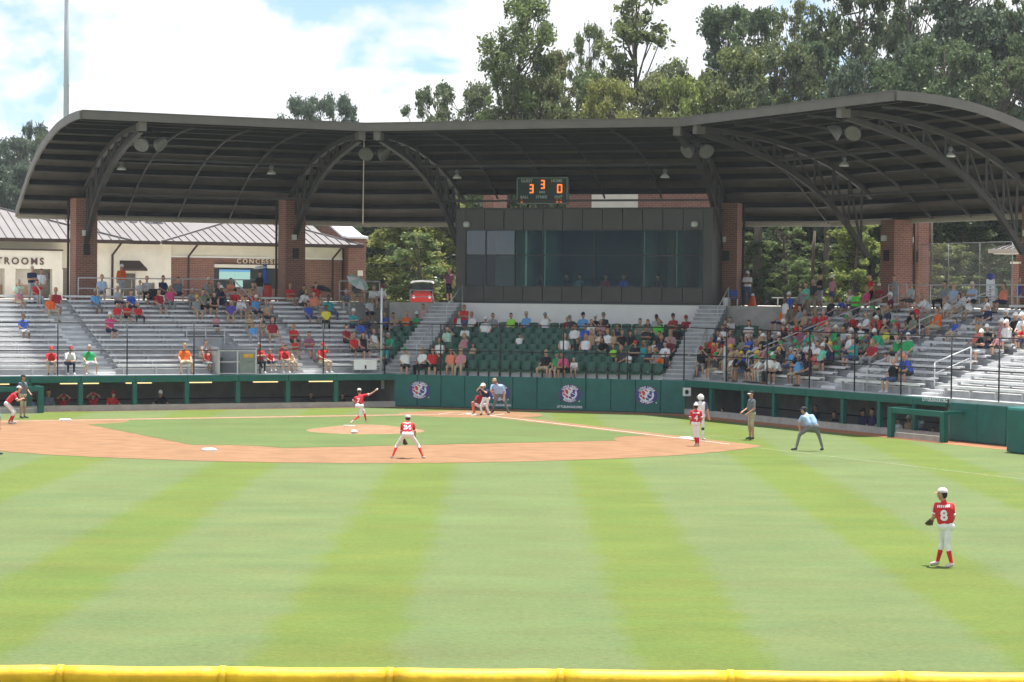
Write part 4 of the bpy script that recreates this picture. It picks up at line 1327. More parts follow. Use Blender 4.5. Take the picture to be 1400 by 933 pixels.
# scoreboard on the press box roof
sb = thing('scoreboard', 'small green scoreboard with orange lit digits on the press box roof', 'scoreboard', SC.P(4, 8.3, ZT))
SBS = 8.15
pA = SC.hit(708, 244.5, SBS); pB = SC.hit(774.5, 277.5, SBS)
tA, tB, zA, zB = SC.ts(pA)[0], SC.ts(pB)[0], pB.z, pA.z
M_SBG = mat('scoreboard_green', (0.014, 0.038, 0.032), 0.5, 0.05)
M_SBF = mat('scoreboard_frame', (0.20, 0.25, 0.23), 0.5, 0.05)
M_SBT = mat('scoreboard_lettering', (0.42, 0.47, 0.44), 0.6, 0)
M_LED = emit('orange_digit', (1.0, 0.17, 0.02), 0.85)
pbs('cabinet', tA, tB, SBS, SBS + 0.22, zA, zB, M_SBG, sb)
for (t0, t1, z0, z1) in ((tA - 0.03, tB + 0.03, zB, zB + 0.05), (tA - 0.03, tB + 0.03, zA - 0.05, zA), (tA - 0.05, tA, zA, zB), (tB, tB + 0.05, zA, zB)):
    pbs('frame', t0, t1, SBS - 0.02, SBS + 0.24, z0, z1, M_SBF, sb)
for t in (tA + 0.5, tB - 0.5):
    pbs('leg', t - 0.04, t + 0.04, SBS + 0.06, SBS + 0.14, ZT, zA - 0.05, M_STEEL, sb)
SW, SH = tB - tA, zB - zA
def sbp(fx, fz, off=0.012): return SC.P(tA + SW * fx, SBS - off, zB - SH * fz)
def sbtext(s, fx, fz, size):
    text_obj(s, size, frame(sbp(fx, fz), ew, UPZ), M_SBT, sb, 'lettering', 0.004, 0.003)
sbtext('GUEST', 0.185, 0.105, 0.20); sbtext('HOME', 0.80, 0.105, 0.20); sbtext('INN', 0.50, 0.565, 0.16)
sbtext('BALL', 0.14, 0.765, 0.19); sbtext('STRIKE', 0.49, 0.765, 0.19); sbtext('OUT', 0.835, 0.765, 0.19)
def digit(fx, fz, segs):
    g = MB(); hw, hh, th = 0.098, 0.185, 0.062
    S = {'a': (0, hh, 1), 'g': (0, 0, 1), 'd': (0, -hh, 1), 'b': (hw, hh / 2, 0), 'c': (hw, -hh / 2, 0), 'f': (-hw, hh / 2, 0), 'e': (-hw, -hh / 2, 0)}
    c = sbp(fx, fz, 0.02)
    for s in segs:
        x, z, hor = S[s]
        p = c + ew * x + UPZ * z
        a = (ew * (hw - 0.032) if hor else UPZ * (hh / 2 + 0.028))
        g.bar(p - a, p + a, 0.012, th, up=(UPZ if hor else ew))
    g.build('digit', M_LED, sb)
digit(0.275, 0.42, 'abgcd'); digit(0.505, 0.245, 'abgcd'); digit(0.86, 0.42, 'abcdef')
for fx in (0.085, 0.81, 0.885):
    MB().lathe(sbp(fx, 0.92, 0.0), [(0.075, 0), (0.075, 0.02), (0.03, 0.03)], 14, nw).build('signal_light', M_LED, sb)
# ================================================================== concession and restroom building
BLD_S = 21.0
def tpx(sec, x, y, s): return sec.ts(sec.hit(x, y, s))[0]
bld = thing('concession_building', 'low cream and brick building with grey metal hip roofs behind the left bleachers', 'building', SL.P(22, BLD_S, CZ))
EZ = 7.78
def wl_box(name, t0, t1, s0, s1, z0, z1, m, parent=bld, sec=SL):
    mb = MB(); slab_ts(sec, mb, t0, t1, s0, s1, z0, z1); return mb.build(name, m, parent)
tl_corner = tpx(SL, 181, 332, BLD_S - 0.9)
tc0, tc1 = tpx(SL, 222, 332, BLD_S - 0.9), tpx(SL, 497, 339, BLD_S - 0.9)
t_app = tpx(SL, 341, 297, BLD_S + 4.2)
# walls
tw0 = tpx(SL, 234, 360, BLD_S)
tw1 = tpx(SL, 470, 360, BLD_S)
wl_box('wall', -6, tw0, BLD_S, BLD_S + 8, CZ, EZ, M_CREAM)
brick_wall = wl_box('wall', tw0 + 0.001, tw1, BLD_S + 0.3, BLD_S + 8, CZ, EZ, M_BRICK)
ZSTR = SL.hit(330, 353.5, BLD_S + 0.2).z; ZH1 = SL.hit(330, 362, BLD_S + 0.15).z; ZH0 = SL.hit(330, 366.5, BLD_S + 0.15).z
wl_box('cream_band', tw0 + 0.002, tw1, BLD_S + 0.24, BLD_S + 0.298, ZSTR + 0.05, EZ, M_CREAM)
wl_box('trim_strip', tw0 + 0.002, tw1, BLD_S + 0.18, BLD_S + 0.238, ZSTR, ZSTR + 0.09, M_WHITEWALL)
# soffits (sloping cream boards under the eaves), gutters
def eave(t0, t1, s_e, zoff=0.0):
    wl_box('soffit', t0 + 0.1, t1 - 0.1, s_e + 0.1, BLD_S + 0.6, EZ - 0.02 + zoff, EZ + 0.03 + zoff, M_CREAM)
    wl_box('gutter', t0, t1, s_e - 0.09, s_e + 0.05, EZ - 0.06 + zoff, EZ + 0.13 + zoff, M_GUTTER)
eave(-6, tl_corner, BLD_S - 0.9)
eave(tl_corner, tc0, BLD_S - 0.4)
eave(tc0, tc1, BLD_S - 0.9)
# roof faces
def roof_face(pts, name='roof_slope'):
    mb = MB(); top = [SL.P(t, s, z) for t, s, z in pts]
    mb.hexa([p - UPZ * 0.06 for p in top], top)
    return mb.build(name, M_ROOFMETAL, bld)
ER = EZ + 0.10
s_f, s_r = BLD_S - 0.9, BLD_S + 4.2
ZR = 9.50
main_roof = roof_face([(tl_corner - 6, BLD_S - 0.4, ER), (tc1 - 1.5, BLD_S - 0.4, ER), (tc1 - 1.5, s_r, ZR - 0.05), (tl_corner - 6, s_r, ZR - 0.05)])
roof_face([(tl_corner - 6, s_r, ZR - 0.06), (tc1 - 1.5, s_r, ZR - 0.06), (tc1 - 1.5, s_r + 4.4, ER), (tl_corner - 6, s_r + 4.4, ER)])
t_lap = tpx(SL, -18, 279, s_r - 0.6)
lft = roof_face([(-7, s_f, ER), (tl_corner, s_f, ER), (t_lap, s_r - 0.6, 9.72), (-7, s_r - 0.6, 9.72)])
roof_face([(tl_corner, s_f, ER), (tl_corner, s_r + 2, ER), (t_lap, s_r - 0.6, 9.72)])
rgt = roof_face([(tc0, s_f, ER), (tc1, s_f, ER), (t_app, s_r, ZR + 0.06)])
roof_face([(tc1, s_f, ER), (tc1, s_r + 4, ER), (t_app, s_r, ZR + 0.06)])
roof_face([(tc0, s_r + 4, ER), (tc0, s_f, ER), (t_app, s_r, ZR + 0.06)])
def hipcap(a, b):
    MB().bar(SL.P(*a) + UPZ * 0.03, SL.P(*b) + UPZ * 0.03, 0.16, 0.07).build('hip_cap', M_ROOFMETAL, bld)
hipcap((tl_corner, s_f, ER), (t_lap, s_r - 0.6, 9.72)); hipcap((tc0, s_f, ER), (t_app, s_r, ZR + 0.06)); hipcap((tc1, s_f, ER), (t_app, s_r, ZR + 0.06))
hipcap((tl_corner - 6, s_r, ZR - 0.05), (tc1 - 1.5, s_r, ZR - 0.05))
def seam(face, a, b):
    MB().bar(SL.P(*a) + UPZ * 0.025, SL.P(*b) + UPZ * 0.025, 0.035, 0.05).build('roof_seam', M_SEAM, face)
SP = 0.46
k = 0
t = -6.6
while t < tl_corner - 0.1:
    f = 1.0 if t < t_lap else 1 - (t - t_lap) / (tl_corner - t_lap)
    seam(lft, (t, s_f, ER), (t, s_f + (s_r - 0.6 - s_f) * f, ER + (9.72 - ER) * f)); t += SP
t = tc0 + 0.2
while t < tc1 - 0.1:
    f = (t - tc0) / (t_app - tc0) if t < t_app else 1 - (t - t_app) / (tc1 - t_app)
    seam(rgt, (t, s_f, ER), (t, s_f + (s_r - s_f) * f, ER + (ZR + 0.06 - ER) * f)); t += SP
t = tl_corner - 5.8
while t < tc1 - 1.6:
    if not (tc0 + 2.6 < t < t_app + 2):
        seam(main_roof, (t, BLD_S - 0.4, ER), (t, s_r, ZR - 0.05))
    t += SP
# roof vents
for px in (162, 183, 204):
    tt = tpx(SL, px, 305, BLD_S + 2.9)
    vt = MB(); vt.box(SL.P(tt, BLD_S + 2.9, 9.28), (0.30, 0.34, 0.75), SL.rot()); vt.build('roof_vent', M_RAIL, bld)
tt = tpx(SL, 209, 300, BLD_S + 2.9)
MB().box(SL.P(tt + 0.2, BLD_S + 2.9, 9.62), (0.85, 0.4, 0.28), SL.rot()).build('roof_vent', M_RAIL, bld)
# brick end pier with white raking parapet
te0, te1 = tc1 - 0.75, tc1 + 0.40
pier = wl_box('brick_end_wall', te0 + 0.1, te1, BLD_S - 0.3, BLD_S + 1.0, CZ, 8.25, M_BRICK)
mb = MB()
prof = [(BLD_S - 0.45, 8.26), (BLD_S + 0.4, 8.35), (BLD_S + 3.9, 9.55), (BLD_S + 4.3, 9.55)]
for (a, za), (b, zb) in zip(prof[:-1], prof[1:]):
    q = [(te0, a, za), (te1 + 0.08, a, za), (te1 + 0.08, b, zb), (te0, b, zb)]
    mb.hexa([SL.P(t, s, z) for t, s, z in q], [SL.P(t, s, z + 0.12) for t, s, z in q])
mb.build('parapet_cap', M_WHITE, bld)
mb = MB()
for (a, za), (b, zb) in zip(prof[:-1], prof[1:]):
    q = [(te0 + 0.12, a + 0.1, 7.6), (te1, a + 0.1, 7.6), (te1, b, 7.6), (te0 + 0.12, b, 7.6)]
    mb.hexa([SL.P(t, s, z) for t, s, z in q], [SL.P(t, s, z) for (t, s, _), z in zip(q, (za - 0.003, za - 0.003, zb - 0.003, zb - 0.003))])
mb.build('parapet_wall', M_BRICK, bld)
# signs
eL = AX_U * SL.e.x + AX_V * SL.e.y; eL = Vector((eL.x, eL.y, 0))
M_SIGNBROWN = mat('brown_sign_letter', (0.10, 0.055, 0.045), 0.6, 0)
M_SIGNCREAM = mat('cream_sign_letter', (0.66, 0.58, 0.45), 0.6, 0)
def sign(px, py, s, txt, size, m, space=1.0, sx=1.0, name='sign_lettering'):
    p = SL.hit(px, py, s)
    me = text_mesh(txt, size, 0.02, 0.008, space); me.transform(frame(p, eL, UPZ) @ Matrix.Diagonal((sx, 1, 1, 1)))
    me.materials.clear(); me.materials.append(m)
    link(name, me, bld)
# restroom porch: sign board on square columns
pr1 = tpx(SL, 85, 360, BLD_S - 0.7)
wl_box('sign_board', -6, pr1, BLD_S - 0.7, BLD_S - 0.45, 6.33, 7.28, M_CREAM)
wl_box('sign_trim', -6, pr1 + 0.03, BLD_S - 0.78, BLD_S - 0.42, 7.281, 7.36, M_GUTTER)
for px in (14, 79):
    tt = tpx(SL, px, 380, BLD_S - 0.7)
    wl_box('porch_column', tt - 0.28, tt + 0.28, BLD_S - 0.68, BLD_S - 0.2, CZ, 6.329, M_CREAM)
sign(14, 357.5, BLD_S - 0.73, 'RESTROOMS', 0.50, M_SIGNBROWN, 1.35)
tt = tpx(SL, 60, 380, BLD_S)
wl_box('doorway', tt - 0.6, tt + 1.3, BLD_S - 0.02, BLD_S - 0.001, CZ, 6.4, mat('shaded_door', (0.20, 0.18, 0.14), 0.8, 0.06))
sign(76, 378.5, BLD_S - 0.05, 'MEN', 0.40, M_SIGNBROWN, 1.0)
tt = tpx(SL, 5, 390, BLD_S)
wl_box('wainscot', tt - 2, tt + 1.3, BLD_S - 0.03, BLD_S - 0.001, CZ, 5.5, mat('tan_tile', (0.42, 0.26, 0.15), 0.7, 0.08))
# service door with awning
tt = tpx(SL, 176, 380, BLD_S)
wl_box('service_door', tt - 0.28, tt + 0.35, BLD_S - 0.05, BLD_S - 0.002, CZ, 6.15, mat('brown_door', (0.10, 0.085, 0.07), 0.7, 0.06))
mb = MB(); q = [(tt - 0.65, BLD_S - 0.55, 6.42), (tt + 0.85, BLD_S - 0.55, 6.42), (tt + 0.6, BLD_S - 0.01, 6.85), (tt - 0.5, BLD_S - 0.01, 6.85)]
mb.hexa([SL.P(t, s, z - 0.05) for t, s, z in q], [SL.P(t, s, z) for t, s, z in q]); mb.build('awning', M_GUTTER, bld)
mb = MB(); slab_ts(SL, mb, tt - 0.65, tt + 0.85, BLD_S - 0.58, BLD_S - 0.54, 6.30, 6.42); mb.build('awning_front', M_GUTTER, bld)
# concession window with menu screens
c0, c1 = tpx(SL, 293, 380, BLD_S + 0.3), tpx(SL, 385, 380, BLD_S + 0.3)
wl_box('serving_window', c0, c1, BLD_S + 0.25, BLD_S + 0.296, 5.45, ZH0 - 0.002, M_INTDK)
wl_box('window_header', c0 - 0.05, c1 + 0.05, BLD_S + 0.10, BLD_S + 0.236, ZH0, ZH1, M_CREAM)
M_SCREEN = emit('menu_screen', (0.42, 0.72, 0.64), 0.38)
M_SCREENB = emit('menu_screen_header', (0.10, 0.32, 0.55), 0.5)
m0, m1 = tpx(SL, 300, 380, BLD_S + 0.2), tpx(SL, 342, 380, BLD_S + 0.2)
for a, b in ((m0, (m0 + m1) / 2 - 0.01), ((m0 + m1) / 2 + 0.01, m1)):
    sc_ = wl_box('menu_screen', a, b, BLD_S + 0.20, BLD_S + 0.245, ZH0 - 0.62, ZH0 - 0.22, M_SCREEN)
    wl_box('screen_header', a, b, BLD_S + 0.20, BLD_S + 0.245, ZH0 - 0.218, ZH0 - 0.10, M_SCREENB, sc_)
n0 = tpx(SL, 322, 395, BLD_S + 0.2)
wl_box('menu_board', n0, n0 + 0.42, BLD_S + 0.20, BLD_S + 0.245, 5.5, 5.88, M_SCREEN)
sign(362, 358.2, BLD_S + 0.27, 'CONCESSIONS', 0.36, M_SIGNCREAM, 1.45)
for px, y in ((154, 360), (258, 365), (455, 370)):
    tt = tpx(SL, px, y, BLD_S - 0.1)
    MB().tube([SL.P(tt + 0.3, BLD_S - 0.75, EZ), SL.P(tt, BLD_S - 0.08, EZ - 0.65), SL.P(tt, BLD_S - 0.08, CZ)], 0.06, 8).build('downspout', M_GUTTER, bld, True)
wl_box('plaque', tpx(SL, 489, 368, BLD_S - 0.3), tpx(SL, 496, 368, BLD_S - 0.3), BLD_S - 0.33, BLD_S - 0.302, 6.2, 6.5, M_CREAM)
# small brick building at the right edge
rb = thing('small_brick_building', 'small brick building with a metal hip roof at the right edge behind the bleachers', 'building', SR.P(20, BLD_S, CZ))
def rbx(name, t0, t1, s0, s1, z0, z1, m): return wl_box(name, t0, t1, s0, s1, z0, z1, m, rb, SR)
RS = 17.5
r0 = tpx(SR, 1352, 341, RS - 0.9)
rbx('wall', r0 + 0.9, r0 + 9, RS, RS + 8, CZ, 7.45, M_BRICK)
rbx('gutter', r0, r0 + 10, RS - 0.95, RS - 0.8, 7.42, 7.60, mat('pale_gutter', (0.42, 0.37, 0.31), 0.5, 0.06))
mb = MB(); q = [(r0, RS - 0.9, 7.58), (r0 + 10, RS - 0.9, 7.58), (r0 + 10, RS + 4, 9.2), (r0 + 4.6, RS + 4, 9.2)]
mb.hexa([SR.P(t, s, z - 0.06) for t, s, z in q], [SR.P(t, s, z) for t, s, z in q]); mb.build('roof_slope', M_ROOFMETAL, rb)
mb = MB(); q = [(r0, RS + 8.6, 7.58), (r0, RS - 0.9, 7.58), (r0 + 4.6, RS + 4, 9.2)]
mb.hexa([SR.P(t, s, z - 0.06) for t, s, z in q], [SR.P(t, s, z) for t, s, z in q]); mb.build('roof_slope', M_ROOFMETAL, rb)
for k in range(1, 12):
    t = r0 + k * 0.46; f = min(1, (t - r0) / 4.6)
    MB().bar(SR.P(t, RS - 0.9, 7.61), SR.P(t, RS - 0.9 + 4.9 * f, 7.61 + 1.62 * f), 0.035, 0.05).build('roof_seam', M_SEAM, rb)
rbx('parapet_cap', r0 + 1.9, r0 + 9, RS + 1.2, RS + 1.8, 8.35, 8.6, M_WHITE)
rbx('soffit', r0 + 0.2, r0 + 9, RS - 0.8, RS + 0.2, 7.36, 7.41, M_CREAM)
for t in (r0 + 1.0, r0 + 2.6):
    rbx('brick_pier', t, t + 0.55, RS - 0.35, RS - 0.001, CZ, 6.9, M_BRICK)
    rbx('pier_cap', t - 0.05, t + 0.6, RS - 0.4, RS - 0.002, 6.901, 7.0, M_CREAM)

# chain link screen at right behind the rail
cf = thing('chain_link_fence', 'tall chain link fence between the brick pillars and the small building at right', 'fence', SR.P(10, 13, CZ))
f0, f1 = tpx(SR, 1216, 360, 13.5), tpx(SR, 1384, 360, 13.5)
M_WIRE = mat('galvanised_wire', (0.16, 0.165, 0.16), 0.5, 0.0, metal=0.4)
ftop = SR.hit(1300, 333, 13.5).z
for k in range(5):
    t = f0 + (f1 - f0) * k / 4
    MB().tube([SR.P(t, 13.5, CZ), SR.P(t, 13.5, ftop)], 0.022, 6).build('post', M_WIRE, cf, True)
MB().tube([SR.P(f0, 13.5, ftop), SR.P(f1, 13.5, ftop)], 0.018, 6).build('top_rail', M_WIRE, cf, True)
mb = MB(); hh = ftop - CZ; st = 0.13
n_ = int((f1 - f0 + hh) / st)
for k in range(n_):
    for sg in (1, -1):
        a = f0 - hh + k * st if sg > 0 else f0 + k * st
        t0_, z0_, t1_, z1_ = a, CZ, a + sg * hh, ftop
        if sg < 0: t0_, z0_, t1_, z1_ = a, CZ, a - hh, ftop
        lo, hi = (t0_, t1_) if t0_ < t1_ else (t1_, t0_)
        ca, cb_ = max(lo, f0), min(hi, f1)
        if cb_ - ca < 0.05: continue
        za = CZ + (ca - t0_) / (t1_ - t0_) * hh; zb = CZ + (cb_ - t0_) / (t1_ - t0_) * hh
        mb.bar(SR.P(ca, 13.5 + 0.005 * sg, za), SR.P(cb_, 13.5 + 0.005 * sg, zb), 0.0045, 0.0045)
tag(mb.build('wire_mesh', M_WIRE, cf), kind='stuff')

# light pole far left
p = at(90.5, 160, 165); 
lpole = thing('floodlight_pole', 'tall grey floodlight pole rising past the top left of the view', 'pole', (p.x, p.y, CZ))
MB().tube([(p.x, p.y, CZ), (p.x, p.y, 20), (p.x, p.y, 34)], [0.24, 0.20, 0.14], 12).build('pole', mat('pole_grey', (0.50, 0.51, 0.53), 0.5, 0.04), lpole, True)
for z in (17.6, 20.1): MB().lathe((p.x, p.y, z), [(0.23, 0), (0.23, 0.12)], 12).build('band', M_RAIL, lpole)
for z in (31.5, 32.8):
    MB().bar((p.x - 2, p.y, z), (p.x + 2, p.y, z), 0.1, 0.12).build('cross_arm', M_RAIL, lpole)
    for k in range(5):
        MB().lathe((p.x - 1.8 + k * 0.9, p.y - 0.25, z + 0.05), [(0.12, 0.2), (0.3, -0.05), (0.33, -0.2)], 12, (0, 1, 0.5)).build('floodlight', M_SHADE, lpole)

# ================================================================== small things on the concourse and in the stands
def at_sec(sec, px, py, s): return sec.hit(px, py, s)
# golf cart
mb = MB(); slab_ts(SC, mb, -7.5, -0.6, 12.2, 26.0, CZ - 0.72, CZ - 0.272); struct('cart_path', mb, M_CONCOURSE)
gc0 = SC.hit(577, 414, 16.5); CZ_KEEP = CZ; CZ = CZ - 0.27
gc = thing('golf_cart', 'golf cart with white roof and red body on the concourse left of the press box', 'golf cart', (gc0.x, gc0.y, CZ))
gx, gy = gc0.x, gc0.y
M_RED = mat('cart_red', (0.50, 0.035, 0.03), 0.4, 0.06)
mb = MB()
mb.hexa([(gx - 0.62, gy - 0.55, CZ + 0.28), (gx + 0.62, gy - 0.55, CZ + 0.28), (gx + 0.62, gy + 1.1, CZ + 0.28), (gx - 0.62, gy + 1.1, CZ + 0.28)],
        [(gx - 0.58, gy - 0.45, CZ + 0.70), (gx + 0.58, gy - 0.45, CZ + 0.70), (gx + 0.58, gy + 1.1, CZ + 0.62), (gx - 0.58, gy + 1.1, CZ + 0.62)])
mb.hexa([(gx - 0.52, gy - 0.40, CZ + 0.70), (gx + 0.52, gy - 0.40, CZ + 0.70), (gx + 0.52, gy + 0.0, CZ + 0.64), (gx - 0.52, gy + 0.0, CZ + 0.64)],
        [(gx - 0.40, gy - 0.15, CZ + 0.88), (gx + 0.40, gy - 0.15, CZ + 0.88), (gx + 0.40, gy + 0.02, CZ + 0.88), (gx - 0.40, gy + 0.02, CZ + 0.88)])
mb.build('body', M_RED, gc)
mb = MB(); rx = [(-0.60, 0.0), (-0.50, 0.06), (0, 0.10), (0.50, 0.06), (0.60, 0.0)]
for (a, za), (b, zb) in zip(rx[:-1], rx[1:]):
    q = [(gx + a, gy - 0.5, CZ + 1.36 + za), (gx + b, gy - 0.5, CZ + 1.36 + zb), (gx + b, gy + 1.2, CZ + 1.36 + zb), (gx + a, gy + 1.2, CZ + 1.36 + za)]
    mb.hexa([Vector(v) - UPZ * 0.09 for v in q], q)
mb.build('roof', M_WHITE, gc)
for sx in (-1, 1):
    for y0 in (-0.35, 1.05):
        MB().tube([(gx + sx * 0.53, gy + y0, CZ + 0.65), (gx + sx * 0.53, gy + y0 * 0.9, CZ + 1.28)], 0.025, 6).build('roof_post', M_BLACK, gc)
    for y0 in (-0.3, 0.9):
        w_ = MB().lathe((gx + sx * 0.55, gy + y0, CZ + 0.22), [(0.22, -0.08), (0.22, 0.08), (0.12, 0.09)], 14, (1, 0, 0)).build('wheel', M_BLACK, gc, True)
    MB().lathe((gx + sx * 0.42, gy - 0.53, CZ + 0.55), [(0.08, 0), (0.06, 0.03)], 10, (0, -1, 0)).build('headlight', M_WHITE, gc)
MB().box((gx, gy + 0.55, CZ + 0.78), (1.0, 0.42, 0.16)).build('seat', M_BLACK, gc)
MB().box((gx, gy + 0.80, CZ + 1.02), (1.0, 0.10, 0.40)).build('seat_back', M_BLACK, gc)
MB().tube([(gx - 0.25, gy + 0.05, CZ + 0.8), (gx - 0.25, gy + 0.22, CZ + 1.05)], 0.02, 6).lathe((gx - 0.25, gy + 0.22, CZ + 1.05), [(0.17, -0.012), (0.17, 0.012)], 12, (0, -1, 0.6)).build('steering_wheel', M_BLACK, gc)
mb = MB(); mb.face([(gx - 0.52, gy - 0.33, CZ + 0.9), (gx + 0.52, gy - 0.33, CZ + 0.9), (gx + 0.52, gy - 0.30, CZ + 1.27), (gx - 0.52, gy - 0.30, CZ + 1.27)]); mb.build('windscreen', M_GLASS, gc)
CZ = CZ_KEEP

def umbrella(c, r, tilt, m, label, handle=0.9):
    g = thing('umbrella', label, 'umbrella', c)
    ax = Vector(tilt).normalized()
    Q = ax.to_track_quat('Z', 'Y').to_matrix()
    mb = MB(); n = 8; rings = []
    for rr, hh in ((0.03, 0.34), (0.35, 0.30), (0.7, 0.17), (1.0, 0.0)):
        rings.append([Vector(c) + Q @ Vector((rr * r * math.cos(2 * math.pi * j / n), rr * r * math.sin(2 * math.pi * j / n), hh * r)) for j in range(n)])
    for a, b in zip(rings[:-1], rings[1:]):
        for j in range(n):
            mb.m = j % 2
            mb.face([b[j], b[(j + 1) % n], a[(j + 1) % n], a[j]])
    mb.m = 0; mb.face(rings[0])
    mb.build('canopy', m if isinstance(m, list) else [m, m], g)
    MB().tube([Vector(c) + ax * (0.40 * r), Vector(c) - ax * handle], 0.015, 6).build('shaft', M_BLACK, g)
    for j in range(n):
        MB().tube([rings[-1][j], Vector(c) + ax * (0.05 * r)], 0.006, 4).build('rib', M_BLACK, g)
M_UMBG = mat('pale_green_umbrella', (0.40, 0.58, 0.50), 0.7, 0.05); M_UMBW = mat('white_umbrella', (0.72, 0.74, 0.72), 0.7, 0.03)
M_UMBK = mat('black_umbrella', (0.02, 0.02, 0.024), 0.6, 0.05)
pu = SL.hit(489, 386, 9.0); umbrella(pu, 0.62, (0.50, -0.42, 0.75), [M_UMBG, M_UMBW], 'pale green and white umbrella tilted above the seated fans, left bleachers')
pu = SL.hit(440, 396, 9.2); umbrella(pu, 0.62, (0.2, -0.1, 1), [M_UMBK, M_UMBK], 'open black umbrella over fans right of the second brick pillar')
pu = SL.hit(356, 367, 10.6); umbrella(pu, 0.36, (-0.1, -0.1, 1), [M_UMBW, M_UMBW], 'small white parasol beside the blue flag near the concession stand', 1.5)
# furled blue flag, red bin
pf = SL.hit(362, 385, 10.6)
fl = thing('blue_flag', 'furled blue flag standing beside the second brick pillar', 'flag', (pf.x, pf.y, CZ))
mb = MB(); n = 10; rings = []
for k in range(9):
    z = CZ + 0.3 + k * 0.19; rr = 0.13 * (1 - 0.03 * k); rings.append([Vector((pf.x + rr * (1 + 0.25 * math.sin(3 * 2 * math.pi * j / n + k * 0.4)) * math.cos(2 * math.pi * j / n), pf.y + rr * math.sin(2 * math.pi * j / n), z)) for j in range(n)])
for a, b in zip(rings[:-1], rings[1:]):
    for j in range(n): mb.face([a[j], a[(j + 1) % n], b[(j + 1) % n], b[j]])
mb.face(rings[-1]); mb.build('cloth', mat('flag_blue', (0.03, 0.09, 0.40), 0.8, 0.1), fl, True)
MB().tube([(pf.x, pf.y, CZ), (pf.x, pf.y, CZ + 2.0)], 0.02, 6).build('staff', M_RAIL, fl)
pf = SL.hit(363, 408, 10.3)
bn = thing('rubbish_bin', 'round red bin by the hand rail near the second brick pillar', 'bin', (pf.x, pf.y, CZ))
MB().lathe((pf.x, pf.y, CZ), [(0.26, 0), (0.30, 0.2), (0.31, 0.75), (0.27, 0.8)], 16).build('drum', mat('bin_red', (0.52, 0.06, 0.04), 0.5, 0.05), bn, True)
MB().lathe((pf.x, pf.y, CZ + 0.801), [(0.31, 0), (0.28, 0.06), (0.05, 0.1)], 16).build('lid', M_BLACK, bn, True)
# folding table with white cloth at the foot of the left bleachers
p0, p1 = SL.hit(481, 500, 0.5), SL.hit(513, 500, 0.5)
ta_, tb2 = SL.ts(p0)[0], SL.ts(p1)[0]
ft = thing('folding_table', 'white cloth covered table at the front of the left bleachers', 'table', SL.P((ta_ + tb2) / 2, 0.5, 1.55))
mb = MB(); slab_ts(SL, mb, ta_, tb2, 0.30, 0.80, 2.12, 2.16); mb.build('table_top', M_WHITE, ft)
mb = MB(); slab_ts(SL, mb, ta_ + 0.02, tb2 - 0.02, 0.285, 0.298, 1.70, 2.16); mb.build('cloth_front', M_WHITE, ft)
mb = MB(); slab_ts(SL, mb, (ta_ + tb2) / 2 - 0.03, (ta_ + tb2) / 2 + 0.05, 0.27, 0.284, 1.75, 1.92); mb.build('emblem', mat('dark_emblem', (0.12, 0.02, 0.05), 0.6, 0), ft)
for t in (ta_ + 0.08, tb2 - 0.08):
    MB().tube([SL.P(t, 0.55, 1.56), SL.P(t, 0.55, 2.12)], 0.02, 6).build('leg', M_RAIL, ft)
# orange jug and white bucket by the press box
pj = SC.hit(1029, 412, 11.0)
jg = thing('orange_cone', 'tall orange cone with white top beside the man by the press box', 'cone', (pj.x, pj.y, CZ))
MB().lathe((pj.x, pj.y, CZ), [(0.24, 0), (0.24, 0.04), (0.18, 0.05), (0.12, 0.42), (0.09, 0.5)], 14).build('cone', mat('safety_orange', (0.75, 0.10, 0.03), 0.5, 0.05), jg, True)
MB().lathe((pj.x, pj.y, CZ + 0.501), [(0.09, 0), (0.08, 0.08), (0.03, 0.12)], 12).build('top', M_WHITE, jg, True)
pj = SC.hit(992.5, 410, 8.6)
tag(MB().lathe((pj.x, pj.y, CZ), [(0.14, 0), (0.17, 0.38), (0.175, 0.40), (0.15, 0.39)], 14).build('bucket', M_WHITE, None, True), 'white bucket standing at the foot of the brown pillar', 'bucket')
pj = SC.hit(1003, 410, 9.0)
tg = thing('folding_chair', 'blue folding chair beside the white bucket by the brown pillar', 'chair', (pj.x, pj.y, CZ))
MB().box((pj.x, pj.y, CZ + 0.38), (0.4, 0.38, 0.05)).build('seat', mat('chair_blue', (0.03, 0.07, 0.30), 0.6, 0.06), tg)
MB().box((pj.x, pj.y + 0.2, CZ + 0.62), (0.4, 0.04, 0.28)).build('backrest', mat('chair_blue', (0.03, 0.07, 0.30), 0.6, 0.06), tg)
for sx in (-1, 1):
    for sy in (-1, 1):
        MB().tube([(pj.x + sx * 0.18, pj.y + sy * 0.17, CZ), (pj.x + sx * 0.18, pj.y + sy * 0.12, CZ + 0.36)], 0.015, 6).build('leg', M_RAIL, tg)
# long counter table on the right concourse
p0, p1 = SR.hit(1055, 410, 10.3), SR.hit(1100, 411, 10.3)
ta_, tb2 = SR.ts(p0)[0], SR.ts(p1)[0]
ct = thing('counter_table', 'narrow grey counter with orange buckets on the right concourse', 'table', SR.P((ta_ + tb2) / 2, 8, CZ))
mb = MB(); slab_ts(SR, mb, ta_, tb2, 10.3, 10.9, CZ + 0.40, CZ + 0.45); mb.build('table_top', M_RAIL, ct)
for t in (ta_ + 0.1, tb2 - 0.1):
    MB().tube([SR.P(t, 10.6, CZ), SR.P(t, 10.6, CZ + 0.4)], 0.03, 6).build('leg', M_RAIL, ct)
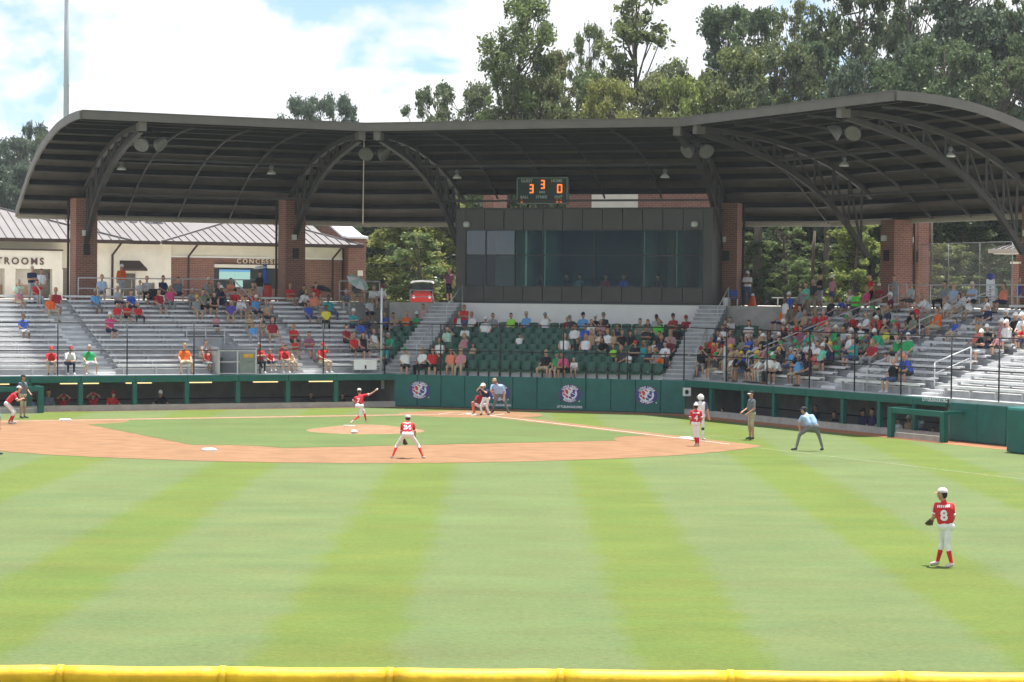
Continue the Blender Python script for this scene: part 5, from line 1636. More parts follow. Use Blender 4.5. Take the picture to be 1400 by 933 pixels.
# white banner with blue top
pbn = SR.hit(1354, 405, 10.3)
bnr = thing('advertising_banner', 'tall white banner with a blue round top on the right concourse', 'banner', (pbn.x, pbn.y, CZ))
MB().box((pbn.x, pbn.y, CZ + 0.75), (0.36, 0.05, 1.1), SC.rot()).build('panel', M_WHITE, bnr)
MB().lathe((pbn.x, pbn.y, CZ + 1.42), [(0.02, -0.16), (0.15, -0.10), (0.19, 0), (0.15, 0.10), (0.02, 0.16)], 14).build('blue_top', M_LBLUE, bnr, True)
MB().lathe((pbn.x, pbn.y, CZ), [(0.22, 0), (0.2, 0.08), (0.05, 0.2)], 12).build('foot', M_BLACK, bnr)
for k in range(6):
    MB().box((pbn.x - 0.02, pbn.y - 0.03, CZ + 0.42 + k * 0.11), (0.10, 0.012, 0.06), SC.rot()).build('printed_mark', mat('banner_print', (0.32, 0.30, 0.40), 0.7, 0), bnr)
# ================================================================== trees
def leaf_mat(name, c, hue=0.03):
    m = bpy.data.materials.new(name); m.use_nodes = True
    nt = m.node_tree; N = nt.nodes; L = nt.links
    N.remove(N['Principled BSDF'])
    out = N['Material Output']
    oi = N.new('ShaderNodeObjectInfo')
    g = N.new('ShaderNodeNewGeometry')
    n = N.new('ShaderNodeTexNoise'); n.inputs['Scale'].default_value = 0.55; n.inputs['Detail'].default_value = 3
    L.new(g.outputs['Position'], n.inputs['Vector'])
    n2 = N.new('ShaderNodeTexWhiteNoise'); n2.noise_dimensions = '3D'
    L.new(g.outputs['True Normal'], n2.inputs['Vector'])
    hs = N.new('ShaderNodeHueSaturation'); hs.inputs['Color'].default_value = tuple(c) + (1,)
    def mr(src, a, b):
        r = N.new('ShaderNodeMapRange'); r.inputs['To Min'].default_value = a; r.inputs['To Max'].default_value = b
        L.new(src, r.inputs['Value']); return r.outputs['Result']
    L.new(mr(oi.outputs['Random'], 0.5 - hue, 0.5 + hue * 0.6), hs.inputs['Hue'])
    mul = N.new('ShaderNodeMath'); mul.operation = 'MULTIPLY'
    L.new(mr(n.outputs['Fac'], 0.55, 1.5), mul.inputs[0]); L.new(mr(n2.outputs['Value'], 0.6, 1.4), mul.inputs[1])
    L.new(mul.outputs[0], hs.inputs['Value'])
    d = N.new('ShaderNodeBsdfDiffuse'); t = N.new('ShaderNodeBsdfTranslucent'); gl = N.new('ShaderNodeBsdfGlossy')
    gl.inputs['Roughness'].default_value = 0.45; gl.inputs['Color'].default_value = (0.5, 0.5, 0.45, 1)
    L.new(hs.outputs['Color'], d.inputs['Color']); L.new(hs.outputs['Color'], t.inputs['Color'])
    m1 = N.new('ShaderNodeMixShader'); m1.inputs[0].default_value = 0.5
    L.new(d.outputs[0], m1.inputs[1]); L.new(t.outputs[0], m1.inputs[2])
    m2 = N.new('ShaderNodeMixShader'); m2.inputs[0].default_value = 0.05
    L.new(m1.outputs[0], m2.inputs[1]); L.new(gl.outputs[0], m2.inputs[2])
    L.new(m2.outputs[0], out.inputs['Surface'])
    MATS[name] = m
    return m
M_BARK = mat('bark', (0.085, 0.068, 0.052), 0.95, 0.18, 3.0, 0.5, stretch=(3, 3, 0.6))
M_LEAF = [leaf_mat('leaf_dark_green', (0.108, 0.145, 0.070)), leaf_mat('leaf_mid_green', (0.150, 0.190, 0.070)),
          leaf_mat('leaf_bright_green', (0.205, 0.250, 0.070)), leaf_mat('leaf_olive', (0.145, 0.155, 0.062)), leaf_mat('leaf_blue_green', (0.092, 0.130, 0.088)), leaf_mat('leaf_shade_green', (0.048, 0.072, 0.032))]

def leaves_mesh(name, centers, radii, per, size, seed, flat=0.75):
    g = np.random.default_rng(seed)
    P = []
    for c, r in zip(centers, radii):
        k = int(per * (r / np.mean(radii)) ** 2)
        d = g.normal(size=(k, 3)); d /= np.linalg.norm(d, axis=1)[:, None] + 1e-9
        rad = r * g.uniform(0.1, 1.3, k) ** 0.6
        # ragged clump: pull lobes in and out
        lob = 0.75 + 0.35 * np.sin(d[:, 0] * 5 + c[0] * 3) * np.sin(d[:, 1] * 5 + c[1] * 2)
        q = d * (rad * lob)[:, None]; q[:, 2] *= flat
        P.append(np.asarray(c) + q)
    P = np.vstack(P); n = len(P)
    a = g.normal(size=(n, 3)); a /= np.linalg.norm(a, axis=1)[:, None]
    b = g.normal(size=(n, 3)); b -= a * (a * b).sum(1)[:, None]; b /= np.linalg.norm(b, axis=1)[:, None]
    s = size * g.uniform(0.55, 1.35, n)[:, None]
    A = a * s; Bv = b * s * 0.55
    V = np.empty((n, 4, 3)); V[:, 0] = P - A; V[:, 1] = P - Bv; V[:, 2] = P + A; V[:, 3] = P + Bv
    me = bpy.data.meshes.new(name)
    me.vertices.add(n * 4); me.vertices.foreach_set('co', V.reshape(-1))
    me.loops.add(n * 4); me.loops.foreach_set('vertex_index', np.arange(n * 4, dtype=np.int32))
    me.polygons.add(n); me.polygons.foreach_set('loop_start', np.arange(0, n * 4, 4, dtype=np.int32))
    me.polygons.foreach_set('loop_total', np.full(n, 4, dtype=np.int32))
    me.update(); me.validate()
    return me

def tree_proto(style, seed):
    """unit trees: height 1 normalised later; built about 12 m tall"""
    g = np.random.default_rng(seed)
    Ht = 12.0
    cs, rs = [], []
    if style == 'oak':
        n, zlo, R0, size, per = 135, 0.22, 4.6, 0.115, 190
    elif style == 'tall':
        n, zlo, R0, size, per = 120, 0.18, 2.9, 0.09, 160
    elif style == 'open':
        n, zlo, R0, size, per = 110, 0.22, 4.2, 0.10, 165
    elif style == 'pine':
        n, zlo, R0, size, per = 60, 0.34, 2.5, 0.09, 110
    elif style == 'low':
        n, zlo, R0, size, per = 78, 0.04, 4.4, 0.15, 200
    else:
        n, zlo, R0, size, per = 40, 0.02, 3.4, 0.15, 200
    bend = g.normal(size=2) * 0.5
    def trunk_at(f): return np.array([bend[0] * f * f * 1.2, bend[1] * f * f * 1.2, Ht * f])
    while len(cs) < n:
        f = g.uniform(zlo, 1.0)
        h = (f - zlo) / (1 - zlo)
        if style == 'pine': env = R0 * (0.55 + 0.45 * math.sin(math.pi * min(1, h * 1.05))) * g.uniform(0.4, 1.1)
        elif style == 'tall': env = R0 * (0.35 + 0.65 * math.sin(math.pi * (0.18 + 0.78 * h)))
        elif style == 'low': env = R0 * (1 - 0.75 * h ** 1.6)
        else: env = R0 * math.sqrt(max(0.02, 1 - (h * 1.55 - 0.68) ** 2 * 1.25))
        an = g.uniform(0, 2 * math.pi)
        env *= 0.80 + 0.28 * math.sin(an * 2 + seed) * math.sin(an * 3 + 2 * seed + f * 6)
        r = env * g.uniform(0.08, 1.05) ** 0.45
        c = trunk_at(f) + np.array([r * math.cos(an), r * math.sin(an), g.normal() * 0.2])
        rad = g.uniform(0.40, 1.0) * {'pine': 0.62, 'tall': 0.68, 'open': 0.72, 'oak': 0.85}.get(style, 1.0)
        if c[2] > Ht - rad * 0.5: c[2] = Ht - rad * 0.6
        cs.append(c); rs.append(rad)
    crown = leaves_mesh('crown', cs, rs, per, size, seed + 5, 0.62 if style in ('pine', 'open') else 0.8)
    mb = MB()
    tr = 0.30 if style != 'pine' else 0.20
    mb.tube([trunk_at(f) for f in (0, 0.04, 0.2, 0.4, 0.6, 0.8, 0.96)], [tr * 1.35, tr, tr * 0.86, tr * 0.66, tr * 0.45, tr * 0.25, 0.03], 9)
    for c, r in zip(cs, rs):
        f0 = max(0.1, min(0.92, c[2] / Ht - g.uniform(0.06, 0.2)))
        b0 = trunk_at(f0); d = c - b0
        L_ = np.linalg.norm(d)
        mid = b0 + d * 0.5 + np.array([0, 0, -0.08 * L_]) + g.normal(size=3) * 0.12
        w0 = 0.022 + 0.014 * L_ / 2
        mb.tube([b0, mid, c, c + d / L_ * r * 0.6], [w0, w0 * 0.7, w0 * 0.4, 0.012], 5, False)
    trunk = mb.mesh('trunk', M_BARK, True)
    co = np.empty(len(crown.vertices) * 3); crown.vertices.foreach_get('co', co); co = co.reshape(-1, 3)
    wid = np.percentile(np.abs(co[:, 0]), 97); top = np.percentile(co[:, 2], 99.5)
    return trunk, crown, wid, top
PROTO = {}
for st, seeds in (('oak', (1, 2)), ('tall', (3, 4)), ('open', (5, 6)), ('pine', (7,)), ('low', (8, 9)), ('bush', (10,))):
    for i, sd in enumerate(seeds):
        PROTO[st + str(i)] = tree_proto(st, sd)
CROWNS = {}
def crown_with(key, leaf):
    k = (key, leaf)
    if k not in CROWNS:
        me = PROTO[key][1].copy(); me.materials.clear(); me.materials.append(M_LEAF[leaf]); CROWNS[k] = me
    return CROWNS[k]
def tree(px, ytop, wpx, dist, key, leaf, label, rz=None, base=None, group='trees behind the stadium', name='tree', depth=None):
    """px: centre, ytop: top, wpx: crown width, all as seen in the photograph"""
    p = at(px, 400, dist); base = CZ - 0.7 if base is None else base
    zt = at(px, ytop, dist).z
    trunk, crown, wid, top = PROTO[key]
    h = zt - base
    sx = (wpx / F_PX * dist / 2) / wid; sz = h / top
    t = thing(name, label, 'tree' if name == 'tree' else 'bush', (p.x, p.y, base), random.uniform(0, 6.28) if rz is None else rz, group)
    t.scale = (sx, depth or sx, sz)
    link('trunk', trunk, t, inv=False); link('crown', crown_with(key, leaf), t, inv=False)
    return t
# --- skyline above the roof
tree(678, 2, 140, 150, 'tall0', 1, 'tall slender tree with bright crown rising above the middle of the roof', 0.4)
tree(640, 118, 120, 172, 'oak0', 0, 'dark rounded tree just left of the tall slender tree', 1.0)
tree(585, 117, 105, 178, 'open0', 0, 'dark ragged tree left of the tall slender tree, lower crown', 2.0)
tree(409, 136, 78, 215, 'oak1', 4, 'small dark round treetop above the left roof, left half of a pair', 0.2)
tree(460, 134, 84, 218, 'oak0', 4, 'small dark round treetop above the left roof, right half of a pair', 1.9)
tree(770, 72, 120, 165, 'open1', 3, 'olive open tree right of the tall slender tree, behind the roof', 0.7)
tree(735, 108, 110, 148, 'oak1', 3, 'yellowish bushy treetop above the middle of the roof', 2.6)
tree(806, 40, 90, 172, 'open0', 1, 'thin airy treetop over the scoreboard side of the roof', 0.1)
tree(866, -12, 110, 160, 'pine0', 1, 'very tall thin tree with wispy top above the press box', 0.0)
tree(880, 105, 130, 150, 'oak0', 1, 'mid green tree directly behind the roof over the press box', 0.9)
tree(828, 112, 90, 146, 'oak1', 2, 'lighter green treetop behind the roof above the press box', 1.4)
tree(936, 110, 84, 146, 'oak1', 2, 'bright green treetop where the roof begins to rise', 4.0)
tree(985, 12, 110, 168, 'tall1', 0, 'tall dark tree at the left of the right hand wood', 2.2)
tree(1040, 18, 100, 160, 'open1', 0, 'tall dark airy tree with sky gaps in the right hand wood', 3.1)
tree(1080, 6, 105, 172, 'open0', 1, 'tall airy tree, third from the left in the right hand wood', 0.6)
tree(1130, 60, 120, 150, 'open1', 0, 'dark tree close behind the highest part of the roof', 1.2)
tree(1180, -25, 150, 162, 'oak0', 0, 'big dark tree reaching the top edge right of the sky gap', 2.0)
tree(1250, -40, 150, 156, 'open0', 0, 'big dark tree above the curved right roof reaching the top edge', 4.4)
tree(1310, -50, 160, 150, 'oak1', 4, 'big dark blue green tree over the curved right roof', 0.9)
tree(1385, -45, 160, 146, 'open1', 0, 'big dark tree at the top right corner', 5.0)
tree(1215, 30, 120, 175, 'low0', 4, 'far dark tree filling the wood behind the right roof', 1.0)
tree(1345, 20, 130, 172, 'low1', 0, 'far dark tree filling the wood at the right edge', 2.0)
for i, (px, yt, w, d, key, lf) in enumerate(((1008, 70, 130, 148, 'oak1', 1), (1068, 62, 140, 146, 'oak0', 0), (1120, 50, 120, 166, 'open1', 0), (1170, 88, 120, 140, 'oak0', 4), (1232, 80, 140, 138, 'open0', 0), (1296, 58, 150, 138, 'oak0', 0), (1362, 84, 140, 136, 'open1', 0), (905, 98, 110, 158, 'oak0', 0), (790, 100, 120, 158, 'oak0', 1))):
    tree(px, yt, w, d, key, lf, ['full lower tree behind the roof where it starts to rise', 'full lower tree close behind the rising roof', 'full tree above the highest part of the roof, left of it', 'full lower blue green tree at the highest part of the roof', 'full lower tree just right of the highest part of the roof', 'full lower tree over the falling curve of the right roof', 'full lower tree at the right edge over the curved roof', 'full dark tree behind the wispy tall tree', 'full mid green tree behind the olive open tree'][i], i * 1.7)
# --- far left hill
for i, (px, yt, w, d, key, lf) in enumerate(((-8, 196, 60, 250, 'oak0', 4), (22, 190, 66, 255, 'oak1', 4), (52, 172, 60, 262, 'oak0', 4), (72, 186, 50, 250, 'oak1', 0), (8, 230, 70, 232, 'low0', 4), (44, 228, 66, 235, 'low1', 4), (-30, 205, 70, 255, 'oak1', 4), (85, 235, 60, 238, 'low0', 4))):
    tree(px, yt, w, d, key, lf, ['hazy blue green tree at the left picture edge, highest row', 'hazy tree on the far left hill, second from the edge', 'hazy tree on the far left hill with the highest top', 'hazy tree on the far left hill against the roof end', 'hazy low tree on the far left at the edge', 'hazy low tree on the far left nearer the roof', 'hazy tree mostly outside the left edge', 'hazy low tree seen just under the left roof end'][i], i * 1.3, group='hazy trees at far left')
# --- seen under the roof: left gap
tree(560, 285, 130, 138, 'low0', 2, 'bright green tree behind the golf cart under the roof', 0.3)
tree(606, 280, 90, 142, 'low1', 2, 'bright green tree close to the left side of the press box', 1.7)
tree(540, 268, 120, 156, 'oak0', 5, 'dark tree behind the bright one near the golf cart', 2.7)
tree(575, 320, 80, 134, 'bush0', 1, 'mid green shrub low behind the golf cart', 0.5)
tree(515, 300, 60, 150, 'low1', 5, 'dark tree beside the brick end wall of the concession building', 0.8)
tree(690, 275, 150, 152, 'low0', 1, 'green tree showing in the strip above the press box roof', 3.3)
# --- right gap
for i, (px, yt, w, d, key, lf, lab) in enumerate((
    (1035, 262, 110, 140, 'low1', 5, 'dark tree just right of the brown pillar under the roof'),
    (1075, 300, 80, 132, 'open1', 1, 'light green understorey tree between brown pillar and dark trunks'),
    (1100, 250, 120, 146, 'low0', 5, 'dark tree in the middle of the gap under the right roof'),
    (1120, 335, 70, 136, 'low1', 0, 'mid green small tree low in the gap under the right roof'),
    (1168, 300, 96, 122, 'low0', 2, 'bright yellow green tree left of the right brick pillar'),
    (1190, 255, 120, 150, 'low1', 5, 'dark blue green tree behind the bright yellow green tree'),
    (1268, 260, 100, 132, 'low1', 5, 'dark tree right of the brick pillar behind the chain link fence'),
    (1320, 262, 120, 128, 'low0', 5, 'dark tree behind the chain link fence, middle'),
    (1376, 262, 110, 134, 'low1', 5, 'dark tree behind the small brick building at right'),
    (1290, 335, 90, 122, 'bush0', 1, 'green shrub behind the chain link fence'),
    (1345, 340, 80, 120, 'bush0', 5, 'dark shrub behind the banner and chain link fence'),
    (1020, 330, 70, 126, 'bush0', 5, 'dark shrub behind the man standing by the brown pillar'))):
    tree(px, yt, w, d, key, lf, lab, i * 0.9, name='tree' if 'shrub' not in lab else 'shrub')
# bare trunks in the wood
for px, d, r_, lab in ((1034, 127, 0.24, 'dark straight trunk right of the brown pillar'), (1128, 128, 0.17, 'dark straight trunk in the middle of the right gap'), (1110, 125, 0.10, 'grey thin trunk behind the crowd on the right concourse')):
    p = at(px, 400, d)
    g = thing('tree', lab, 'tree', (p.x, p.y, CZ), group='bare trunks in the wood')
    zt = 12.5 if r_ > 0.12 else 8.9
    MB().tube([(p.x, p.y, CZ), (p.x + 0.05, p.y, CZ + 3), (p.x + 0.12, p.y, zt)], [r_ * 1.2, r_, r_ * 0.7], 10).build('trunk', M_BARK, g, True)
    if r_ > 0.12:
        c = link('crown', crown_with('oak0', 0), g); c.location = (p.x, p.y, zt - 3.5); c.scale = (0.6, 0.6, 0.55)
# a deep, dark wood that reads as one mass behind all of these
g = np.random.default_rng(77); cs, rs = [], []
for k in range(900):
    px = g.uniform(500, 1480); d = g.uniform(165, 195)
    p = at(px, 400, d); ytop = 225 if px < 960 else (150 if px > 1060 else 190)
    zt = at(px, ytop, d).z
    cs.append((p.x, p.y, g.uniform(CZ + 0.5, zt))); rs.append(g.uniform(1.1, 2.0))
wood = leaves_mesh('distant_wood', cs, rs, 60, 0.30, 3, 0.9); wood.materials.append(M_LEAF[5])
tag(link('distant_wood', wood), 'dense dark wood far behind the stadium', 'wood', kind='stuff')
# ================================================================== people
def capsule(mb, p0, p1, r0, r1, n=10):
    p0, p1 = Vector(p0), Vector(p1)
    d = p1 - p0; L = d.length
    d = d / L if L > 1e-6 else Vector((0, 0, 1))
    ref = Vector((1, 0, 0)) if abs(d.x) < 0.8 else Vector((0, 1, 0))
    a = (ref - d * ref.dot(d)).normalized(); b = d.cross(a)
    rings = []
    for k in range(4):
        th = math.pi / 2 * (k + 0.35) / 4
        rings.append((p0 - d * (r0 * math.cos(th)), r0 * math.sin(th)))
    rings.append((p0, r0)); rings.append((p1, r1))
    for k in range(3, -1, -1):
        th = math.pi / 2 * (k + 0.35) / 4
        rings.append((p1 + d * (r1 * math.cos(th)), r1 * math.sin(th)))
    k0 = len(mb.v)
    for c, r in rings:
        for j in range(n):
            an = 2 * math.pi * j / n
            mb.v.append(tuple(c + (a * math.cos(an) + b * math.sin(an)) * r))
    for i in range(len(rings) - 1):
        for j in range(n):
            mb.f.append((k0 + i * n + j, k0 + i * n + (j + 1) % n, k0 + (i + 1) * n + (j + 1) % n, k0 + (i + 1) * n + j)); mb.mi.append(0)
    mb.f.append(tuple(k0 + j for j in range(n - 1, -1, -1))); mb.mi.append(0)
    e = k0 + (len(rings) - 1) * n
    mb.f.append(tuple(e + j for j in range(n))); mb.mi.append(0)

SKIN, SHIRT, THIGH, HAIR, SHOE, SHIN, UPARM, SOCK = range(8)
def body_prims(J, k=1.0, hair='short', build=1.0, sock=0.42, hat=False):
    V_ = lambda n: Vector(J[n])
    face = Vector(J.get('face', (0, -1, 0))).normalized()
    up = (V_('chest') - V_('pelvis')).normalized()
    hup = (V_('head') - V_('chest')).normalized() * 0.4 + Vector((0, 0, 0.6)); hup.normalize()
    side = (V_('shR') - V_('shL')).normalized()
    face = (face - hup * face.dot(hup)).normalized()
    hs = face.cross(hup)
    p = []
    A = lambda a, b, r0, r1, reg: p.append((Vector(a), Vector(b), r0 * k, r1 * k, reg))
    b = build
    pe, ch, hd = V_('pelvis'), V_('chest'), V_('head')
    A(V_('hiL'), V_('hiR'), 0.108 * b, 0.108 * b, THIGH)
    A(V_('hiL') - face * 0.02 * k, V_('hiR') - face * 0.02 * k, 0.105 * b, 0.105 * b, THIGH)
    for s in (-1, 1):
        A(pe + side * s * 0.060 * k * b + up * 0.10 * k, ch + side * s * 0.085 * k - up * 0.10 * k, 0.112 * b, 0.112 * (0.5 + 0.5 * b), SHIRT)
    A(V_('shL') * 0.94 + V_('shR') * 0.06 - up * 0.015 * k, V_('shR') * 0.94 + V_('shL') * 0.06 - up * 0.015 * k, 0.070, 0.070, SHIRT)
    A(ch - up * 0.02 * k, ch + up * 0.045 * k, 0.075, 0.055, SHIRT)
    A(ch + up * 0.03 * k, hd - hup * 0.07 * k, 0.052, 0.050, SKIN)
    A(hd - hup * 0.035 * k + face * 0.012 * k, hd + hup * 0.035 * k, 0.078, 0.090, SKIN)
    A(hd - hup * 0.085 * k + face * 0.035 * k, hd - hup * 0.06 * k + face * 0.03 * k, 0.045, 0.055, SKIN)
    A(hd - hup * 0.015 * k + face * 0.085 * k, hd - hup * 0.03 * k + face * 0.098 * k, 0.016, 0.018, SKIN)     # nose
    for s in (-1, 1): A(hd + hs * s * 0.088 * k + hup * 0.01 * k, hd + hs * s * 0.09 * k - hup * 0.03 * k, 0.017, 0.015, SKIN)
    if hair not in ('none', 'back'):
        A(hd + hup * 0.058 * k - face * 0.014 * k, hd + hup * 0.062 * k - face * 0.012 * k, 0.089, 0.089, HAIR)
    if hair != 'none':
        A(hd + hup * (0.01 if hair != 'back' else -0.005) * k - face * 0.030 * k, hd - hup * 0.025 * k - face * 0.034 * k, 0.080, 0.070, HAIR)
    if hat:
        A(hd + hup * 0.062 * k, hd + hup * 0.068 * k, 0.098, 0.094, HAIR)
        for s in (-1, 0, 1):
            A(hd + hup * 0.052 * k + face * 0.08 * k + hs * s * 0.04 * k, hd + hup * 0.040 * k + face * 0.165 * k + hs * s * 0.035 * k, 0.020, 0.017, HAIR)
    if hair == 'long':
        A(hd + hup * 0.02 * k - face * 0.05 * k, hd - hup * 0.20 * k - face * 0.055 * k, 0.075, 0.055, HAIR)
        for s in (-1, 1): A(hd + hs * s * 0.07 * k, hd + hs * s * 0.075 * k - hup * 0.16 * k, 0.035, 0.03, HAIR)
    for s in 'LR':
        sh, el, ha = V_('sh' + s), V_('el' + s), V_('ha' + s)
        m = sh + (el - sh) * 0.72
        A(sh, m, 0.058, 0.052, UPARM); A(m, el, 0.046, 0.042, SKIN)
        A(el, ha, 0.042, 0.029, SKIN)
        d = (ha - el).normalized()
        A(ha, ha + d * 0.055 * k, 0.034, 0.036, SKIN)
        hi, kn, an, to = V_('hi' + s), V_('kn' + s), V_('an' + s), V_('to' + s)
        A(hi, kn, 0.088 * b, 0.060, THIGH)
        m = kn + (an - kn) * sock
        A(kn, m, 0.058, 0.056 if sock < 0.6 else 0.05, SHIN); A(m, an, 0.052, 0.037, SOCK)
        A(an - Vector((0, 0, 0.025 * k)), to, 0.045, 0.036, SHOE)
    return p

def body_mesh(name, prims, voxel, fingers=None):
    mb = MB()
    for a, b, r0, r1, reg in prims: capsule(mb, a, b, r0, r1)
    me = bpy.data.meshes.new('raw'); me.from_pydata(mb.v, [], mb.f); me.update()
    ob = bpy.data.objects.new('raw', me); col.objects.link(ob)
    md = ob.modifiers.new('r', 'REMESH'); md.mode = 'VOXEL'; md.voxel_size = voxel
    sm = ob.modifiers.new('s', 'SMOOTH'); sm.iterations = 3; sm.factor = 0.5
    dg = bpy.context.evaluated_depsgraph_get()
    out = bpy.data.meshes.new_from_object(ob.evaluated_get(dg))
    bpy.data.objects.remove(ob); bpy.data.meshes.remove(me)
    n = len(out.polygons); cen = np.empty(n * 3); out.polygons.foreach_get('center', cen); cen = cen.reshape(-1, 3)
    best = np.full(n, 1e9); idx = np.zeros(n, np.int32)
    for a, b, r0, r1, reg in prims:
        a_ = np.array(a); d = np.array(b) - a_; L2 = d @ d
        t = np.clip(((cen - a_) @ d) / max(L2, 1e-9), 0, 1)
        q = a_ + t[:, None] * d
        dist = np.linalg.norm(cen - q, axis=1) - (r0 + (r1 - r0) * t)
        w = dist < best
        best[w] = dist[w]; idx[w] = reg
    if fingers:                                  # separate finger chains rooted in the palms
        fb = MB()
        for ch in fingers:
            for (a, ra), (b, rb_) in zip(ch[:-1], ch[1:]): capsule(fb, a, b, ra, rb_, 7)
        bm = bmesh.new(); bm.from_mesh(out)
        vs = [bm.verts.new(v) for v in fb.v]
        for f in fb.f: bm.faces.new([vs[i] for i in f])
        bm.to_mesh(out); bm.free()
        idx = np.concatenate([idx, np.zeros(len(out.polygons) - n, np.int32)])
    for _ in range(8): out.materials.append(None)
    out.polygons.foreach_set('material_index', idx)
    out.polygons.foreach_set('use_smooth', np.ones(len(out.polygons), bool))
    out.name = name; out.update()
    return out

def hand_fingers(el, ha, palm_side, k=1.0, curl=0.5):
    """five finger chains for a hand at ha, forearm coming from el"""
    el, ha = Vector(el), Vector(ha); d = (ha - el).normalized(); s = Vector(palm_side); s = (s - d * s.dot(d)).normalized(); n = d.cross(s)
    out = []
    base = ha + d * 0.07 * k
    for i, L in enumerate((0.070, 0.080, 0.076, 0.060)):
        o = base + s * ((i - 1.5) * 0.019 * k)
        m = o + (d * math.cos(curl * 0.6) + n * math.sin(curl * 0.6)) * (L * 0.55 * k)
        e = m + (d * math.cos(curl * 1.7) + n * math.sin(curl * 1.7)) * (L * 0.5 * k)
        out.append([(o, 0.0095 * k), (m, 0.0085 * k), (e, 0.0070 * k)])
    o = ha + d * 0.02 * k - s * 0.03 * k
    m = o + (d * 0.6 - s * 0.6 + n * 0.3).normalized() * 0.035 * k
    e = m + (d * 0.9 - s * 0.2 + n * 0.35).normalized() * 0.03 * k
    out.append([(o, 0.012 * k), (m, 0.010 * k), (e, 0.008 * k)])
    return out

# ---- cloth, skin and hair colours
CL = dict(red=(0.52, 0.030, 0.035), crimson=(0.30, 0.022, 0.035), maroon=(0.13, 0.020, 0.035), orange=(0.72, 0.13, 0.02), salmon=(0.68, 0.22, 0.13),
          pink=(0.62, 0.10, 0.22), hotpink=(0.62, 0.06, 0.20), rose=(0.50, 0.22, 0.26), coral=(0.62, 0.14, 0.13), white=(0.70, 0.70, 0.70), cream=(0.62, 0.58, 0.46), grey=(0.24, 0.25, 0.26),
          ltgrey=(0.40, 0.41, 0.43), slate=(0.13, 0.15, 0.17), sage=(0.18, 0.20, 0.15), navy=(0.022, 0.030, 0.075), blue=(0.045, 0.10, 0.42), azure=(0.10, 0.32, 0.62), sky=(0.34, 0.44, 0.62),
          teal=(0.03, 0.30, 0.30), green=(0.025, 0.30, 0.10), kelly=(0.03, 0.36, 0.20), mint=(0.16, 0.60, 0.42), palemint=(0.40, 0.58, 0.46), lime=(0.30, 0.66, 0.06), brightgreen=(0.10, 0.55, 0.06), yellow=(0.66, 0.62, 0.08), black=(0.016, 0.016, 0.019),
          dark=(0.045, 0.045, 0.05), tan=(0.42, 0.30, 0.19), plum=(0.24, 0.08, 0.14), khaki=(0.40, 0.34, 0.24), denim=(0.06, 0.09, 0.18), floral=(0.42, 0.28, 0.28), violet=(0.10, 0.07, 0.32), gold=(0.65, 0.42, 0.06))
NAMES = dict(hotpink='bright pink', ltgrey='light grey', sky='pale blue', kelly='emerald green', palemint='pale mint', brightgreen='bright green', dark='dark grey', tan='tan', slate='slate grey')
def cloth(c): return mat('cloth_' + c, CL[c], 0.85, 0.07, 9.0, 0.2, spec=0.15, bscale=40)
SKINS = [mat('skin_fair', (0.50, 0.29, 0.20), 0.55, 0.05, 14), mat('skin_tanned', (0.40, 0.215, 0.14), 0.55, 0.05, 14), mat('skin_brown', (0.19, 0.10, 0.065), 0.55, 0.05, 14)]
HAIRS = [mat('hair_brown', (0.060, 0.036, 0.022), 0.7, 0.1, 20), mat('hair_dark', (0.020, 0.015, 0.012), 0.7, 0.1, 20), mat('hair_blond', (0.34, 0.22, 0.10), 0.7, 0.1, 20), mat('hair_grey', (0.38, 0.36, 0.34), 0.7, 0.1, 20)]
def hat_m(c): return mat('hat_' + c, CL[c], 0.8, 0.05, 9.0)
SHOES = [mat('shoe_white', (0.55, 0.55, 0.55), 0.6, 0.06), mat('shoe_dark', (0.04, 0.04, 0.045), 0.6, 0.06), mat('shoe_brown', (0.16, 0.09, 0.05), 0.6, 0.06)]

